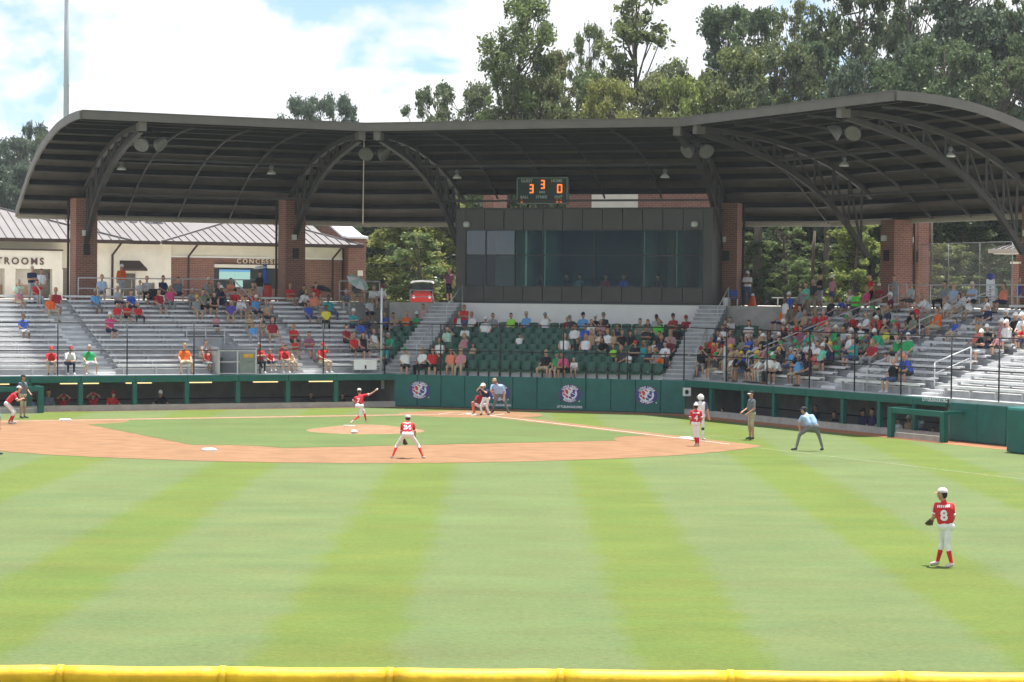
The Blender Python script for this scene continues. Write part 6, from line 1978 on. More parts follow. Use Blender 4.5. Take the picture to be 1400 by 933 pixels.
# ---- spectator prototypes (facing -y)
def sit_pose(kind):
    J = dict(pelvis=(0, 0.0, 0.53), hiL=(-0.085, -0.02, 0.53), hiR=(0.085, -0.02, 0.53), chest=(0, 0.05, 1.00), head=(0, 0.0, 1.22), shL=(-0.17, 0.05, 0.97), shR=(0.17, 0.05, 0.97),
             elL=(-0.23, -0.06, 0.73), elR=(0.23, -0.06, 0.73), haL=(-0.10, -0.26, 0.64), haR=(0.11, -0.27, 0.63), knL=(-0.13, -0.43, 0.50), knR=(0.13, -0.43, 0.50),
             anL=(-0.13, -0.40, 0.09), anR=(0.13, -0.41, 0.09), toL=(-0.15, -0.56, 0.045), toR=(0.15, -0.57, 0.045), face=(0, -1, -0.1))
    if kind == 'lean':
        J.update(chest=(0, -0.20, 0.93), head=(0, -0.33, 1.12), shL=(-0.17, -0.19, 0.90), shR=(0.17, -0.19, 0.90), elL=(-0.19, -0.36, 0.62), elR=(0.19, -0.36, 0.62), haL=(-0.03, -0.50, 0.60), haR=(0.03, -0.52, 0.58), face=(0, -1, 0.1))
    elif kind == 'fold':
        J.update(elL=(-0.22, -0.10, 0.76), elR=(0.22, -0.10, 0.76), haL=(0.10, -0.15, 0.80), haR=(-0.09, -0.17, 0.78), face=(0.35, -1, -0.05), knL=(-0.06, -0.44, 0.52), anL=(0.0, -0.52, 0.2), toL=(-0.02, -0.66, 0.2))
    elif kind == 'wide':
        J.update(knL=(-0.24, -0.38, 0.50), knR=(0.24, -0.38, 0.50), anL=(-0.22, -0.34, 0.09), anR=(0.24, -0.36, 0.09), toL=(-0.27, -0.49, 0.045), toR=(0.30, -0.50, 0.045), chest=(0, 0.10, 0.99), head=(0, 0.06, 1.22), elL=(-0.27, 0.0, 0.72), elR=(0.27, 0.0, 0.72), haL=(-0.22, -0.26, 0.60), haR=(0.22, -0.26, 0.60), shL=(-0.18, 0.10, 0.96), shR=(0.18, 0.10, 0.96), face=(-0.4, -1, -0.05))
    elif kind == 'shade':
        J.update(elR=(0.30, -0.10, 0.95), haR=(0.12, -0.14, 1.17), face=(-0.2, -1, 0.0))
    return J
def stand_pose(kind):
    J = dict(pelvis=(0, 0, 0.93), hiL=(-0.085, 0, 0.92), hiR=(0.085, 0, 0.92), chest=(0, 0.01, 1.41), head=(0, -0.02, 1.62), shL=(-0.18, 0.01, 1.39), shR=(0.18, 0.01, 1.39), elL=(-0.24, 0.03, 1.11), elR=(0.24, 0.03, 1.11),
             haL=(-0.23, -0.06, 0.87), haR=(0.23, -0.06, 0.87), knL=(-0.10, -0.03, 0.50), knR=(0.11, -0.02, 0.50), anL=(-0.11, 0.02, 0.09), anR=(0.13, 0.02, 0.09), toL=(-0.14, -0.13, 0.045), toR=(0.17, -0.13, 0.045), face=(0, -1, -0.05))
    if kind == 'fold':
        J.update(elL=(-0.23, -0.08, 1.14), elR=(0.23, -0.08, 1.14), haL=(0.09, -0.16, 1.17), haR=(-0.08, -0.18, 1.15), face=(0.5, -1, 0))
    elif kind == 'headhands':
        J.update(elL=(-0.30, -0.08, 1.58), elR=(0.30, -0.08, 1.58), haL=(-0.10, -0.02, 1.72), haR=(0.10, -0.02, 1.72))
    elif kind == 'railing':
        J.update(elL=(-0.30, -0.12, 1.16), elR=(0.30, -0.12, 1.16), haL=(-0.34, -0.36, 1.10), haR=(0.34, -0.36, 1.10), chest=(0, -0.08, 1.38), head=(0, -0.14, 1.59))
    elif kind == 'stride':
        J.update(knL=(-0.09, -0.16, 0.50), anL=(-0.09, -0.22, 0.09), toL=(-0.10, -0.38, 0.05), knR=(0.09, 0.03, 0.48), anR=(0.09, 0.24, 0.11), toR=(0.10, 0.10, 0.05), haL=(-0.20, 0.10, 0.90), haR=(0.20, -0.20, 0.94), elR=(0.24, -0.03, 1.12))
    return J
SPEC = {}
def spec_mesh(kind, hair, big=False):
    key = (kind, hair, big)
    if key not in SPEC:
        st = kind.startswith('T')
        J = stand_pose(kind[1:]) if st else sit_pose(kind)
        SPEC[key] = body_mesh('person_body', body_prims(J, 1.0, 'long' if hair == 'l' else 'short', 1.38 if big else 1.12, hat=(hair == 'h')), 0.026)
    return SPEC[key]
def dress(o, skin, shirt, thigh, hair, shoe, shin, uparm, sock):
    for i, m in enumerate((skin, shirt, thigh, hair, shoe, shin, uparm, sock)):
        o.material_slots[i].link = 'OBJECT'; o.material_slots[i].material = m

PEOPLE = []      # (section name, row, t, object, description)
def stand_block(nm, i, t, s):
    return nm == 'L' and i < VOM_L[2] and VOM_L[0] - 0.2 < t < VOM_L[1] + 0.2
def best_row(px, py, standing, scale, forced=None):
    hh = (1.62 if standing else 1.22) * scale
    if not standing and scale < 1: hh = 0.43 + 0.80 * scale
    cand = []
    for nm, sec in (('L', SL), ('C', SC), ('R', SR)):
        if forced and nm != forced: continue
        if not forced and ((nm == 'L' and px > 521) or (nm == 'R' and px < 985) or (nm == 'C' and not 521 <= px <= 1040)): continue
        rows = [(i, (crow_s(i) + 0.45, crow_z(i)) if nm == 'C' else (row_s(i) + 0.43, row_z(i))) for i in range(8 if nm == 'C' else ROWS_L)]
        if not standing and nm != 'C': rows.append((ROWS_L, (10.15, CZ + 0.0)))
        if standing: rows += [(ROWS_L, (8.3 if nm == 'C' else 10.3, CZ)), (ROWS_L + 1, (11.0 if nm == 'C' else 12.3, CZ))]
        for i, (s, z) in rows:
            p = sec.hit(px, py, s); t = sec.ts(p)[0]
            if t < (sec.t0(s) + 0.2 if nm != 'C' else leftC(s) + 0.1) and sec.ml: continue
            if t > sec.t1(s) - 0.2 and sec.mr: continue
            if stand_block(nm, i, t, s): continue
            cand.append((abs(p.z - (z + hh)), nm, sec, i, s, z, t))
    if not cand: return None
    return min(cand, key=lambda c: c[0])
def spectator(px, py, shirt, flags=''):
    """flags: T standing, c child, h cap (hX colour), l long hair, k tank top, b big, F/B.. forced section after @"""
    forced = None
    if '@' in flags: flags, forced = flags.split('@')
    fl = flags.split()
    stand = 'T' in fl; child = 'c' in fl; big = 'b' in fl
    hatc = next((f[1:] for f in fl if f.startswith('h') and len(f) > 1), None)
    hair = 'h' if hatc else ('l' if 'l' in fl else 'n')
    sc = random.uniform(0.72, 0.8) if child else random.uniform(0.95, 1.04)
    r = best_row(px, py, stand, sc, forced)
    if r is None: return
    err, nm, sec, i, s, z, t = r
    kind = ('T' + random.choice(['', 'fold', 'stride', ''])) if stand else random.choice(['', '', 'lean', 'fold', 'wide', 'shade', 'wide'])
    if kind == 'lean': s -= 0.0
    o = link('person', spec_mesh(kind, hair, big), None, sec.P(t, s, z + (0.05 if (not stand and nm != 'C' and 0 < i < ROWS_L) else 0.0)), sec.rot() + random.uniform(-0.35, 0.35))
    if not stand and sc < 0.9:      # a child sits on the plank with its feet off the floor
        o.location.z += 0.43 * (1 - sc)
    o.scale = (sc, sc, sc)
    sk = random.choices(SKINS, (5, 4, 1))[0]
    leg = random.random()
    th = cloth(random.choice(['khaki', 'khaki', 'navy', 'black', 'grey', 'denim', 'dark', 'ltgrey']))
    longp = leg < 0.22
    dress(o, sk, cloth(shirt), th, hat_m(hatc) if hatc else random.choice(HAIRS[:3] if 'l' in fl else HAIRS), random.choice(SHOES), th if longp else sk, sk if 'k' in fl else cloth(shirt), th if longp else sk)
    PEOPLE.append([nm, i, t, o, ('standing ' if stand else 'seated ') + ('child' if child else 'person') + ' in ' + NAMES.get(shirt, shirt) + ' top' + (' and %s cap' % NAMES.get(hatc, hatc) if hatc else '') + (', long hair' if hair == 'l' else '')])

def crowd(ox, oy, items):
    for it in items:
        x, y, c = it[:3]; spectator(ox + x / 5.49, oy + y / 5.49, c, it[3] if len(it) > 3 else '')
crowd(0, 350, [(175, 440, 'blue'), (383, 318, 'orange', 'htan'), (418, 250, 'crimson'), (240, 95, 'navy', 'T'), (310, 120, 'white', 'T'), (278, 208, 'red'), (140, 205, 'palemint'), (145, 265, 'rose', 'c'),
    (715, 262, 'azure'), (765, 165, 'sky'), (912, 85, 'orange', 'T hwhite b'), (885, 262, 'ltgrey'), (985, 262, 'blue'), (1075, 190, 'ltgrey', 'c'), (880, 372, 'red', 'c'), (955, 372, 'red', 'c'), (1040, 372, 'red', 'c'),
    (825, 465, 'hotpink', 'hwhite'), (380, 725, 'red', 'hred'), (515, 740, 'white', 'hcrimson'), (672, 735, 'green')])
crowd(190, 350, [(35, 190, 'ltgrey'), (182, 190, 'navy'), (293, 190, 'slate'), (520, 200, 'grey', 'hcream'), (690, 195, 'salmon'), (860, 210, 'tan'), (905, 130, 'black', 'T'), (150, 275, 'crimson', 'b'), (235, 265, 'hotpink', 'l'),
    (395, 265, 'grey'), (480, 285, 'sage', 'b'), (565, 290, 'black', 'l k'), (600, 215, 'dark'), (690, 350, 'violet'), (755, 300, 'white'), (860, 280, 'red'), (795, 340, 'grey'), (878, 335, 'azure', 'hwhite'), (965, 370, 'tan', 'k'),
    (830, 470, 'tan', 'c'), (858, 540, 'azure', 'c'), (922, 485, 'tan', 'c'), (1005, 485, 'crimson'), (345, 675, 'orange'), (472, 650, 'ltgrey', 'k'), (505, 735, 'red', 'c k'), (578, 738, 'rose', 'c'), (905, 695, 'red'), (985, 715, 'red', 'c'), (1075, 660, 'red')])
crowd(380, 350, [(92, 228, 'red'), (183, 215, 'dark'), (183, 265, 'white', 'b'), (285, 238, 'red'), (272, 288, 'salmon'), (235, 350, 'blue'), (385, 310, 'teal'), (362, 405, 'yellow'), (505, 245, 'slate'), (592, 210, 'slate', 'l'),
    (705, 230, 'white'), (770, 220, 'white', 'hcrimson'), (690, 320, 'ltgrey', 'b'), (567, 440, 'teal', 'hwhite'), (668, 462, 'navy'), (625, 495, 'blue', 'l'), (515, 525, 'crimson'), (578, 590, 'red', 'l'), (640, 590, 'black', 'l k'), (722, 575, 'white', 'k'),
    (118, 540, 'red'), (128, 620, 'red', 'c'), (235, 600, 'plum'), (38, 660, 'red', 'c'), (95, 705, 'tan', 'c'), (335, 705, 'red', 'hred'), (800, 330, 'blue'), (895, 345, 'tan'), (965, 240, 'orange'), (1048, 412, 'green', 'hwhite'),
    (860, 572, 'kelly'), (955, 735, 'white', 'hgreen b'), (812, 665, 'teal'), (1085, 350, 'floral', 'T')])
crowd(570, 350, [(378, 328, 'red', 'T'), (312, 410, 'white'), (385, 418, 'white'), (275, 450, 'red'), (570, 450, 'grey'), (515, 490, 'white', 'hwhite b'), (705, 460, 'lime', 'b'), (820, 410, 'azure'), (963, 415, 'white', 'hgrey'), (370, 500, 'white'),
    (230, 545, 'palemint'), (355, 595, 'rose', 'k l'), (168, 640, 'white', 'k'), (40, 720, 'white', 'l'), (120, 705, 'red', 'l'), (255, 730, 'salmon', 'k l'), (330, 725, 'rose', 'l'), (420, 680, 'tan', 'c'), (770, 612, 'white', 'c hblack'), (965, 740, 'black', 'l'),
    (1050, 720, 'green', 'hgreen'), (245, 125, 'plum', 'T')])
crowd(760, 350, [(118, 430, 'dark', 'hsage'), (202, 418, 'azure', 'hnavy'), (295, 435, 'black', 'hwhite'), (357, 440, 'dark', 'hsage'), (100, 488, 'crimson', 'c'), (140, 510, 'white', 'b'), (265, 500, 'white'), (462, 520, 'navy'), (338, 500, 'rose', 'k'), (222, 540, 'blue'),
    (265, 560, 'tan', 'l k'), (340, 570, 'cream', 'l'), (378, 555, 'white', 'k'), (428, 560, 'tan', 'l k'), (498, 570, 'black'), (560, 570, 'black', 'l'), (65, 605, 'white', 'k'), (158, 650, 'black', 'c'), (222, 625, 'white', 'l k'), (370, 600, 'black', 'l b'),
    (632, 475, 'sage'), (690, 500, 'sage', 'l'), (755, 425, 'ltgrey', 'hblack b'), (770, 485, 'brightgreen'), (880, 445, 'crimson', 'hblack'), (985, 455, 'crimson', 'hcrimson'), (680, 540, 'black', 'b'), (905, 545, 'black'), (770, 560, 'black'), (860, 560, 'floral', 'l'), (852, 610, 'maroon', 'b'),
    (430, 665, 'lime', 'c'), (595, 650, 'black', 'hred'), (495, 680, 'dark'), (660, 665, 'teal', 'l'), (745, 640, 'white', 'c'), (785, 630, 'navy'), (755, 680, 'grey'), (815, 665, 'white', 'b'), (538, 720, 'white', 'c'), (715, 710, 'navy', 'l'), (770, 745, 'orange', 'c'), (820, 745, 'dark', 'c'),
    (70, 730, 'pink', 'b'), (145, 745, 'white', 'c')])
crowd(930, 350, [(373, 450, 'white'), (338, 490, 'navy'), (515, 490, 'white', 'l'), (320, 545, 'white'), (285, 590, 'navy', 'b'), (370, 590, 'rose'), (250, 640, 'red', 'hgrey'), (455, 620, 'sage'), (515, 610, 'blue'), (605, 590, 'tan', 'l'), (670, 580, 'dark'), (230, 735, 'red', 'hgold'),
    (155, 765, 'black', 'hcrimson'), (212, 790, 'black', 'l'), (275, 750, 'red', 'hwhite'), (370, 700, 'tan', 'hgold'), (420, 790, 'black', 'htan'), (385, 870, 'white', 'c'), (490, 800, 'black', 'l'), (570, 790, 'tan', 'hgold'), (460, 750, 'blue', 'hgold'), (620, 790, 'white', 'hgreen'), (668, 800, 'white', 'hgreen'),
    (720, 770, 'black', 'l'), (740, 730, 'dark', 'hgold'), (690, 740, 'white', 'hwhite'), (725, 820, 'white', 'hgreen'), (830, 700, 'azure'), (865, 660, 'white', 'hgreen'), (765, 500, 'red', 'hwhite b'), (865, 520, 'red', 'l'), (740, 650, 'azure', 'c hblack'), (800, 620, 'grey', 'l'), (890, 790, 'azure', 'b'), (955, 800, 'black', 'l'),
    (1010, 720, 'coral', 'l'), (1055, 700, 'mint', 'hwhite b'), (995, 650, 'white', 'hgreen'), (890, 400, 'grey'), (935, 420, 'tan', 'k'), (1000, 440, 'red', 'l'), (1075, 430, 'red', 'b'), (945, 660, 'white', 'c'), (605, 690, 'red', 'c'), (650, 660, 'rose', 'l'), (560, 640, 'ltgrey', 'l'),
    (430, 720, 'tan', 'k c'), (330, 640, 'tan', 'l'), (510, 750, 'dark', 'hgold c'), (775, 560, 'black', 'l'), (820, 560, 'grey', 'c'), (900, 540, 'plum'), (1030, 570, 'ltgrey', 'c'), (960, 580, 'teal', 'l'),
    (505, 140, 'white', 'T hwhite'), (785, 160, 'white', 'T'), (822, 155, 'blue', 'T hwhite'), (893, 150, 'grey', 'T'), (945, 178, 'mint', 'T'), (1050, 170, 'black', 'T'), (1000, 185, 'dark', 'T'), (765, 265, 'orange'), (890, 262, 'orange')])
crowd(1080, 350, [(320, 170, 'rose', 'T hwhite'), (490, 250, 'white'), (495, 285, 'brightgreen', 'T hdark b'), (605, 170, 'red', 'T'), (668, 245, 'crimson', 'hcream'), (565, 245, 'hotpink', 'l'), (745, 310, 'maroon', 'hwhite'), (785, 170, 'grey', 'T'), (905, 220, 'ltgrey'), (935, 380, 'red'), (1035, 305, 'white', 'b'), (985, 325, 'rose', 'c'),
    (572, 440, 'white'), (650, 490, 'red', 'hwhite'), (800, 500, 'red', 'c'), (722, 550, 'yellow', 'hblack c'), (340, 540, 'green', 'hcream'), (400, 560, 'ltgrey'), (675, 580, 'kelly', 'hwhite b'), (800, 620, 'green'), (880, 605, 'green', 'hwhite b'), (475, 650, 'teal', 'b'), (345, 640, 'green', 'hgreen'), (890, 730, 'blue', 'hsalmon b'),
    (775, 860, 'black'), (170, 640, 'white', 'hgreen'), (215, 655, 'white'), (400, 330, 'blue', 'c'), (610, 640, 'crimson', 'l'), (280, 500, 'rose', 'k'), (265, 620, 'white', 'c hgreen'), (440, 560, 'grey', 'c'), (300, 330, 'black', 'l')])
crowd(1200, 350, [(445, 415, 'orange', 'b'), (575, 490, 'blue', 'c'), (545, 320, 'white', 'c'), (602, 320, 'ltgrey'), (495, 225, 'grey'), (565, 230, 'sky'), (710, 225, 'sky', 'hcream'), (945, 240, 'salmon'), (1080, 205, 'blue', 'hcream'), (818, 340, 'white', 'l k'), (825, 390, 'navy', 'hwhite'), (735, 565, 'coral', 'l'),
    (820, 540, 'black', 'hwhite'), (780, 575, 'black', 'hwhite'), (955, 445, 'black', 'hwhite'), (1030, 455, 'black', 'hwhite'), (1082, 455, 'white', 'hwhite'), (922, 505, 'rose', 'hwhite'), (968, 525, 'white', 'hwhite'), (915, 590, 'rose', 'c l'), (1085, 560, 'red', 'c'), (685, 345, 'white', 'c hwhite'), (640, 300, 'white', 'c')])
def extra(nm, sec, i, t, shirt, flags=''):
    s = crow_s(i) + 0.45 if nm == 'C' else row_s(i) + 0.43; z = crow_z(i) if nm == 'C' else row_z(i)
    if any(q[0] == nm and q[1] == i and abs(q[2] - t) < 0.46 for q in PEOPLE): return False
    cap = flags if flags in CL else None
    o = link('person', spec_mesh(random.choice(['', 'lean', 'fold', 'wide', 'shade']), 'h' if cap else random.choice('nnl')), None, sec.P(t, s, z + (0.05 if nm != 'C' and i else 0)), sec.rot() + random.uniform(-0.4, 0.4))
    sc = random.uniform(0.9, 1.03); o.scale = (sc,) * 3
    sk = random.choices(SKINS, (5, 4, 1))[0]; th = cloth(random.choice(['khaki', 'navy', 'black', 'grey', 'denim']))
    dress(o, sk, cloth(shirt), th, hat_m(cap) if cap else random.choice(HAIRS), random.choice(SHOES), sk, cloth(shirt), sk)
    PEOPLE.append([nm, i, t, o, 'seated person in ' + NAMES.get(shirt, shirt) + ' top' + (' and %s cap' % NAMES.get(cap, cap) if cap else '')])
    return True
for nm, sec, irange, trange, cnt in (('R', SR, (0, 10), (1.0, 9.3), 26), ('L', SL, (10, 15), (17.0, 26.5), 5)):
    k = 0; tries = 0
    while k < cnt and tries < 400:
        tries += 1
        i = random.randrange(*irange); t = random.uniform(*trange) + 0.2 * i * (nm == 'R')
        if any(a - 0.2 < t < b + 0.2 for a, b in (GAPS_R if nm == 'R' else GAPS_L)): continue
        k += extra(nm, sec, i, t, random.choice(['black', 'black', 'dark', 'white', 'grey', 'green', 'tan', 'navy', 'red', 'ltgrey', 'sage']), random.choice(['', '', 'gold', 'green', 'white', 'black']))
SEATN = {'L': 'left bleachers', 'C': 'green centre seats', 'R': 'right bleachers'}
rows = {}
for pr in PEOPLE: rows.setdefault((pr[0], pr[1]), []).append(pr)
for (nm, i), ps in rows.items():
    ps.sort(key=lambda q: q[2])
    for k, q in enumerate(ps):
        st = q[4].replace('seated person', 'person').replace('seated child', 'child')
        where = ('concourse above %s' % SEATN[nm]) if i >= (8 if nm == 'C' else ROWS_L) else '%s row of %s' % (ORD[i], SEATN[nm])
        lab = '%s, %s, %s from left' % (st, where, ORD[k])
        if len(lab.replace(',', '').split()) > 16: lab = lab.replace(', long hair', '').replace(' and light grey cap', ' and cap')
        if len(lab.replace(',', '').replace('-', ' ').split()) > 15: lab = lab.replace('light ', '').replace('bright ', '').replace('dark grey', 'dark').replace('standing ', '')
        tag(q[3], lab, 'person', 'spectators')
    for k in range(1, len(ps)):
        d = ps[k][2] - ps[k - 1][2]
        if d < 0.34 and i < ROWS_L:
            mv = (0.34 - d) / 2; e3 = AX_U * {'L': SL, 'C': SC, 'R': SR}[nm].e.x + AX_V * {'L': SL, 'C': SC, 'R': SR}[nm].e.y
            ps[k][3].location += Vector((e3.x, e3.y, 0)) * mv; ps[k - 1][3].location -= Vector((e3.x, e3.y, 0)) * mv
# ================================================================== players, coaches, umpires on the field
M_PANTS = mat('white_baseball_pants', (0.72, 0.71, 0.71), 0.8, 0.04, 8.0, 0.15)
M_CLEAT = mat('cleat_pale', (0.50, 0.42, 0.40), 0.6, 0.12, 12)
M_LEATHER = mat('glove_leather', (0.075, 0.045, 0.030), 0.6, 0.15, 15)
M_JERSEY = mat('red_jersey', (0.58, 0.020, 0.035), 0.8, 0.05, 8.0, 0.2)
M_SOCKRED = mat('red_sock', (0.55, 0.025, 0.030), 0.85, 0.05, 10)
M_NUM = mat('jersey_lettering', (0.74, 0.74, 0.74), 0.8, 0)
M_EYE = mat('eye_dark', (0.02, 0.015, 0.012), 0.3, 0)
M_MOUTH = mat('lip', (0.30, 0.10, 0.085), 0.5, 0)
M_CAPW = mat('white_cap_cloth', (0.52, 0.50, 0.49), 0.8, 0.10, 14, 0.2)
M_CAPBILL = mat('red_cap_bill', (0.55, 0.05, 0.04), 0.7, 0.05)
M_UMPSHIRT = mat('umpire_pale_blue', (0.32, 0.46, 0.68), 0.8, 0.05, 8)
M_UMPPANTS = mat('umpire_grey_trousers', (0.155, 0.155, 0.160), 0.85, 0.06, 8)
M_HELMW = mat('white_helmet', (0.70, 0.71, 0.73), 0.25, 0.03, coat=0.4)
M_NAVYGLOSS = mat('navy_helmet', (0.025, 0.035, 0.09), 0.25, 0.05, coat=0.4)

def cap_mesh(hd, face, k, dome, bill, parent, helmet=False):
    hd = Vector(hd); face = Vector(face).normalized(); up = Vector((0, 0, 1)); face = (face - up * face.dot(up)).normalized(); side = face.cross(up)
    mb = MB(); n = 16; r = 0.099 * k if not helmet else 0.125 * k
    rings = []
    for a in (0.0, 0.25, 0.5, 0.75, 0.95):
        th = a * math.pi / 2
        rr, hh = r * math.cos(th), r * (0.95 if not helmet else 1.0) * math.sin(th)
        rings.append([hd + up * (0.032 * k + hh - (0.05 * k if helmet else 0)) + (face * math.cos(2 * math.pi * j / n) * 1.08 + side * math.sin(2 * math.pi * j / n)) * rr - face * 0.006 * k for j in range(n)])
    if helmet:
        rings.insert(0, [p - up * (0.075 * k if math.cos(2 * math.pi * j / n) < 0.35 else 0.0) for j, p in enumerate(rings[0])])
    for a, b in zip(rings[:-1], rings[1:]):
        for j in range(n): mb.face([a[j], a[(j + 1) % n], b[(j + 1) % n], b[j]])
    mb.face(rings[-1])
    cp = mb.build('helmet' if helmet else 'cap', dome, parent, True)
    mb = MB(); m = 8; inn, out = [], []
    for j in range(m + 1):
        an = -1.0 + 2.0 * j / m
        base = hd + up * (0.034 if not helmet else 0.0) * k
        inn.append(base + (face * math.cos(an) * 1.05 + side * math.sin(an)) * r * 0.97)
        out.append(base - up * 0.018 * k + (face * (math.cos(an) * 1.05 + 0.62 * math.cos(an * 1.2)) + side * math.sin(an)) * r * 0.98)
    for j in range(m):
        q = [inn[j], inn[j + 1], out[j + 1], out[j]]
        mb.hexa([p - up * 0.006 * k for p in q], q)
    mb.build('bill', bill, cp)
    return cp

def figure(label, pos, rz, J, k, mats, build=1.0, voxel=0.016, sock=0.42, cap=None, helmet=None, number=None, name_strip=False, glove=None, hair='short', eyes=True, sleeve=True, extra=None, num_size=0.26, curl=(0.7, 0.7)):
    """J in the figure's own frame (z up); rz turns it"""
    root = thing('person', label, 'person', pos, rz)
    pr = body_prims(J, k, 'back' if (cap or helmet) else hair, build, sock)
    fing = []
    for s in 'LR':
        if glove == s: continue
        fing += hand_fingers(J['el' + s], J['ha' + s], (1, 0, 0) if s == 'R' else (-1, 0, 0), k, curl[0 if s == 'L' else 1])
    me = body_mesh('body', pr, voxel, fing)
    ob = link('body', me, root, inv=False)
    dress(ob, *mats)
    face = Vector(J.get('face', (0, -1, 0))).normalized()
    hd = Vector(J['head'])
    I = lambda o: (setattr(o, 'matrix_parent_inverse', Matrix.Identity(4)), o)[1]
    if cap: c = cap_mesh(hd, face, k, cap[0], cap[1], None); c.parent = root
    if helmet: c = cap_mesh(hd, face, k, helmet[0], helmet[1], None, True); c.parent = root
    if eyes:
        up = Vector((0, 0, 1)); f2 = (face - up * face.dot(up)).normalized(); sd = f2.cross(up)
        mb = MB()
        for s in (-1, 1): mb.lathe(hd + f2 * 0.080 * k + sd * s * 0.034 * k + up * 0.012 * k, [(0.004, -0.008), (0.012 * k, 0), (0.004, 0.008)], 8, f2)
        o = mb.build('eyes', M_EYE, None); o.parent = root
        mb = MB(); mb.bar(hd + f2 * 0.083 * k - up * 0.062 * k - sd * 0.024 * k, hd + f2 * 0.083 * k - up * 0.062 * k + sd * 0.024 * k, 0.012, 0.010)
        o = mb.build('mouth', M_MOUTH, None); o.parent = root
    if glove:
        el, ha = Vector(J['el' + glove]), Vector(J['ha' + glove]); d = (ha - el).normalized()
        mb = MB(); ref = Vector((1, 0, 0)) if abs(d.x) < 0.8 else Vector((0, 0, 1)); a = (ref - d * ref.dot(d)).normalized(); b = d.cross(a)
        kk = k; k = k * 0.8
        capsule(mb, ha - d * 0.02, ha + d * 0.10 * k, 0.055 * k, 0.075 * k)
        for i in range(4): capsule(mb, ha + d * 0.09 * k + a * (i - 1.5) * 0.034 * k, ha + d * (0.21 - 0.012 * abs(i - 1.5)) * k + a * (i - 1.5) * 0.044 * k + b * 0.035 * k, 0.026 * k, 0.020 * k, 8)
        capsule(mb, ha + d * 0.04 * k - a * 0.06 * k, ha + d * 0.14 * k - a * 0.11 * k + b * 0.03 * k, 0.026 * k, 0.020 * k, 8)
        o = mb.build('glove', M_LEATHER, None, True); o.parent = root; k = kk
    if number:
        # lettering laid onto the back of the jersey
        ch, pe = Vector(J['chest']), Vector(J['pelvis']); up = (ch - pe).normalized(); sd = (Vector(J['shR']) - Vector(J['shL'])).normalized()
        nrm = sd.cross(up).normalized()
        if nrm.dot(Vector(J.get('back', (0, -1, 0)))) < 0: nrm = -nrm; 
        rt = up.cross(nrm)
        bvh = BVHTree.FromPolygons([v.co for v in me.vertices], [tuple(p.vertices) for p in me.polygons])
        for txt, hgt, size, bold in ((number, 0.45, num_size, 0.012), ('nnnnnnn' if name_strip else None, 0.90, 0.085, 0.006)):
            if not txt: continue
            c = pe + (ch - pe) * hgt
            if txt.startswith('nn'):
                tm = MB()      # a name too blurred to read: a row of small white strokes
                for i in range(7):
                    x = (i - 3) * 0.036 * k; tm.box((x, 0.005 * math.cos(i), 0), (0.024 * k, 0.05 * k, 0.002))
                tme = tm.mesh('name_strip', M_NUM)
            else:
                tme = text_mesh(txt, size * k, 0.0, bold); tme.materials.clear(); tme.materials.append(M_NUM)
            M4 = frame(c, rt, up)
            for v in tme.vertices:
                p = M4 @ Vector((v.co.x, v.co.y, 0)); h = bvh.ray_cast(p + nrm * 0.4, -nrm, 0.6)
                v.co = (h[0] if h[0] is not None else p) + nrm * (0.008 + v.co.z)
            o = link('number' if not txt.startswith('nn') else 'name_strip', tme, None); o.parent = root
    if number:      # white sleeve trim and collar
        for s in 'LR':
            sh, el = Vector(J['sh' + s]), Vector(J['el' + s]); d = (el - sh).normalized(); c = sh + (el - sh) * 0.70
            mb = MB(); mb.tube([c - d * 0.012, c + d * 0.018], 0.058 * k, 14); o = mb.build('sleeve_trim', M_NUM, None, True); o.parent = root
    if extra: extra(root)
    return root

def stand(h, **kw):
    J = {n: tuple(c * h / 1.75 for c in v) if n != 'face' else v for n, v in stand_pose('').items()}
    J.update(kw); return J
def flip(J):   # turn to face away from the camera (+y)
    out = {}
    for n, v in J.items(): out[n] = (-v[0], -v[1], v[2])
    for a in ('sh', 'el', 'ha', 'hi', 'kn', 'an', 'to'): out[a + 'L'], out[a + 'R'] = out[a + 'R'], out[a + 'L']
    return out
def g3(px, py): 
    p = gnd(px, py); return Vector((p.x, p.y, 0.002))
FAIR, TANNED, BROWN = SKINS
def uni(skin=TANNED): return (skin, M_JERSEY, M_PANTS, HAIRS[1], M_CLEAT, M_PANTS, M_JERSEY, M_SOCKRED)

# left fielder, nearest the camera
J = dict(pelvis=(0.03, 0, 0.80), hiL=(-0.02, 0.03, 0.79), hiR=(0.09, -0.02, 0.79), chest=(0.0, 0.03, 1.22), head=(-0.035, 0.05, 1.415), shL=(-0.13, 0.09, 1.19), shR=(0.14, -0.01, 1.19),
         elL=(-0.18, 0.10, 0.96), haL=(-0.20, 0.24, 0.88), elR=(0.175, 0.0, 0.95), haR=(0.13, 0.12, 0.80), knL=(0.0, 0.14, 0.45), anL=(-0.09, 0.16, 0.085), toL=(-0.20, 0.20, 0.034),
         knR=(0.06, -0.02, 0.44), anR=(0.13, -0.12, 0.085), toR=(0.03, -0.16, 0.034), face=(-0.85, 0.5, -0.05), back=(0.2, -1, 0))
def patch(root):
    mb = MB(); mb.box((-0.205, 0.08, 1.11), (0.012, 0.06, 0.07)); o = mb.build('sleeve_patch', mat('patch_lilac', (0.45, 0.42, 0.60), 0.8, 0), None); o.parent = root
figure('left fielder number 8 in red shirt standing alone in the outfield grass', g3(1290, 775.5), 0, J, 1.0, uni(), 0.94, 0.0135, 0.30, cap=(M_CAPW, mat('tan_bill', (0.50, 0.24, 0.10), 0.7, 0.05)), number='8', name_strip=True, glove='L', num_size=0.27, extra=patch)
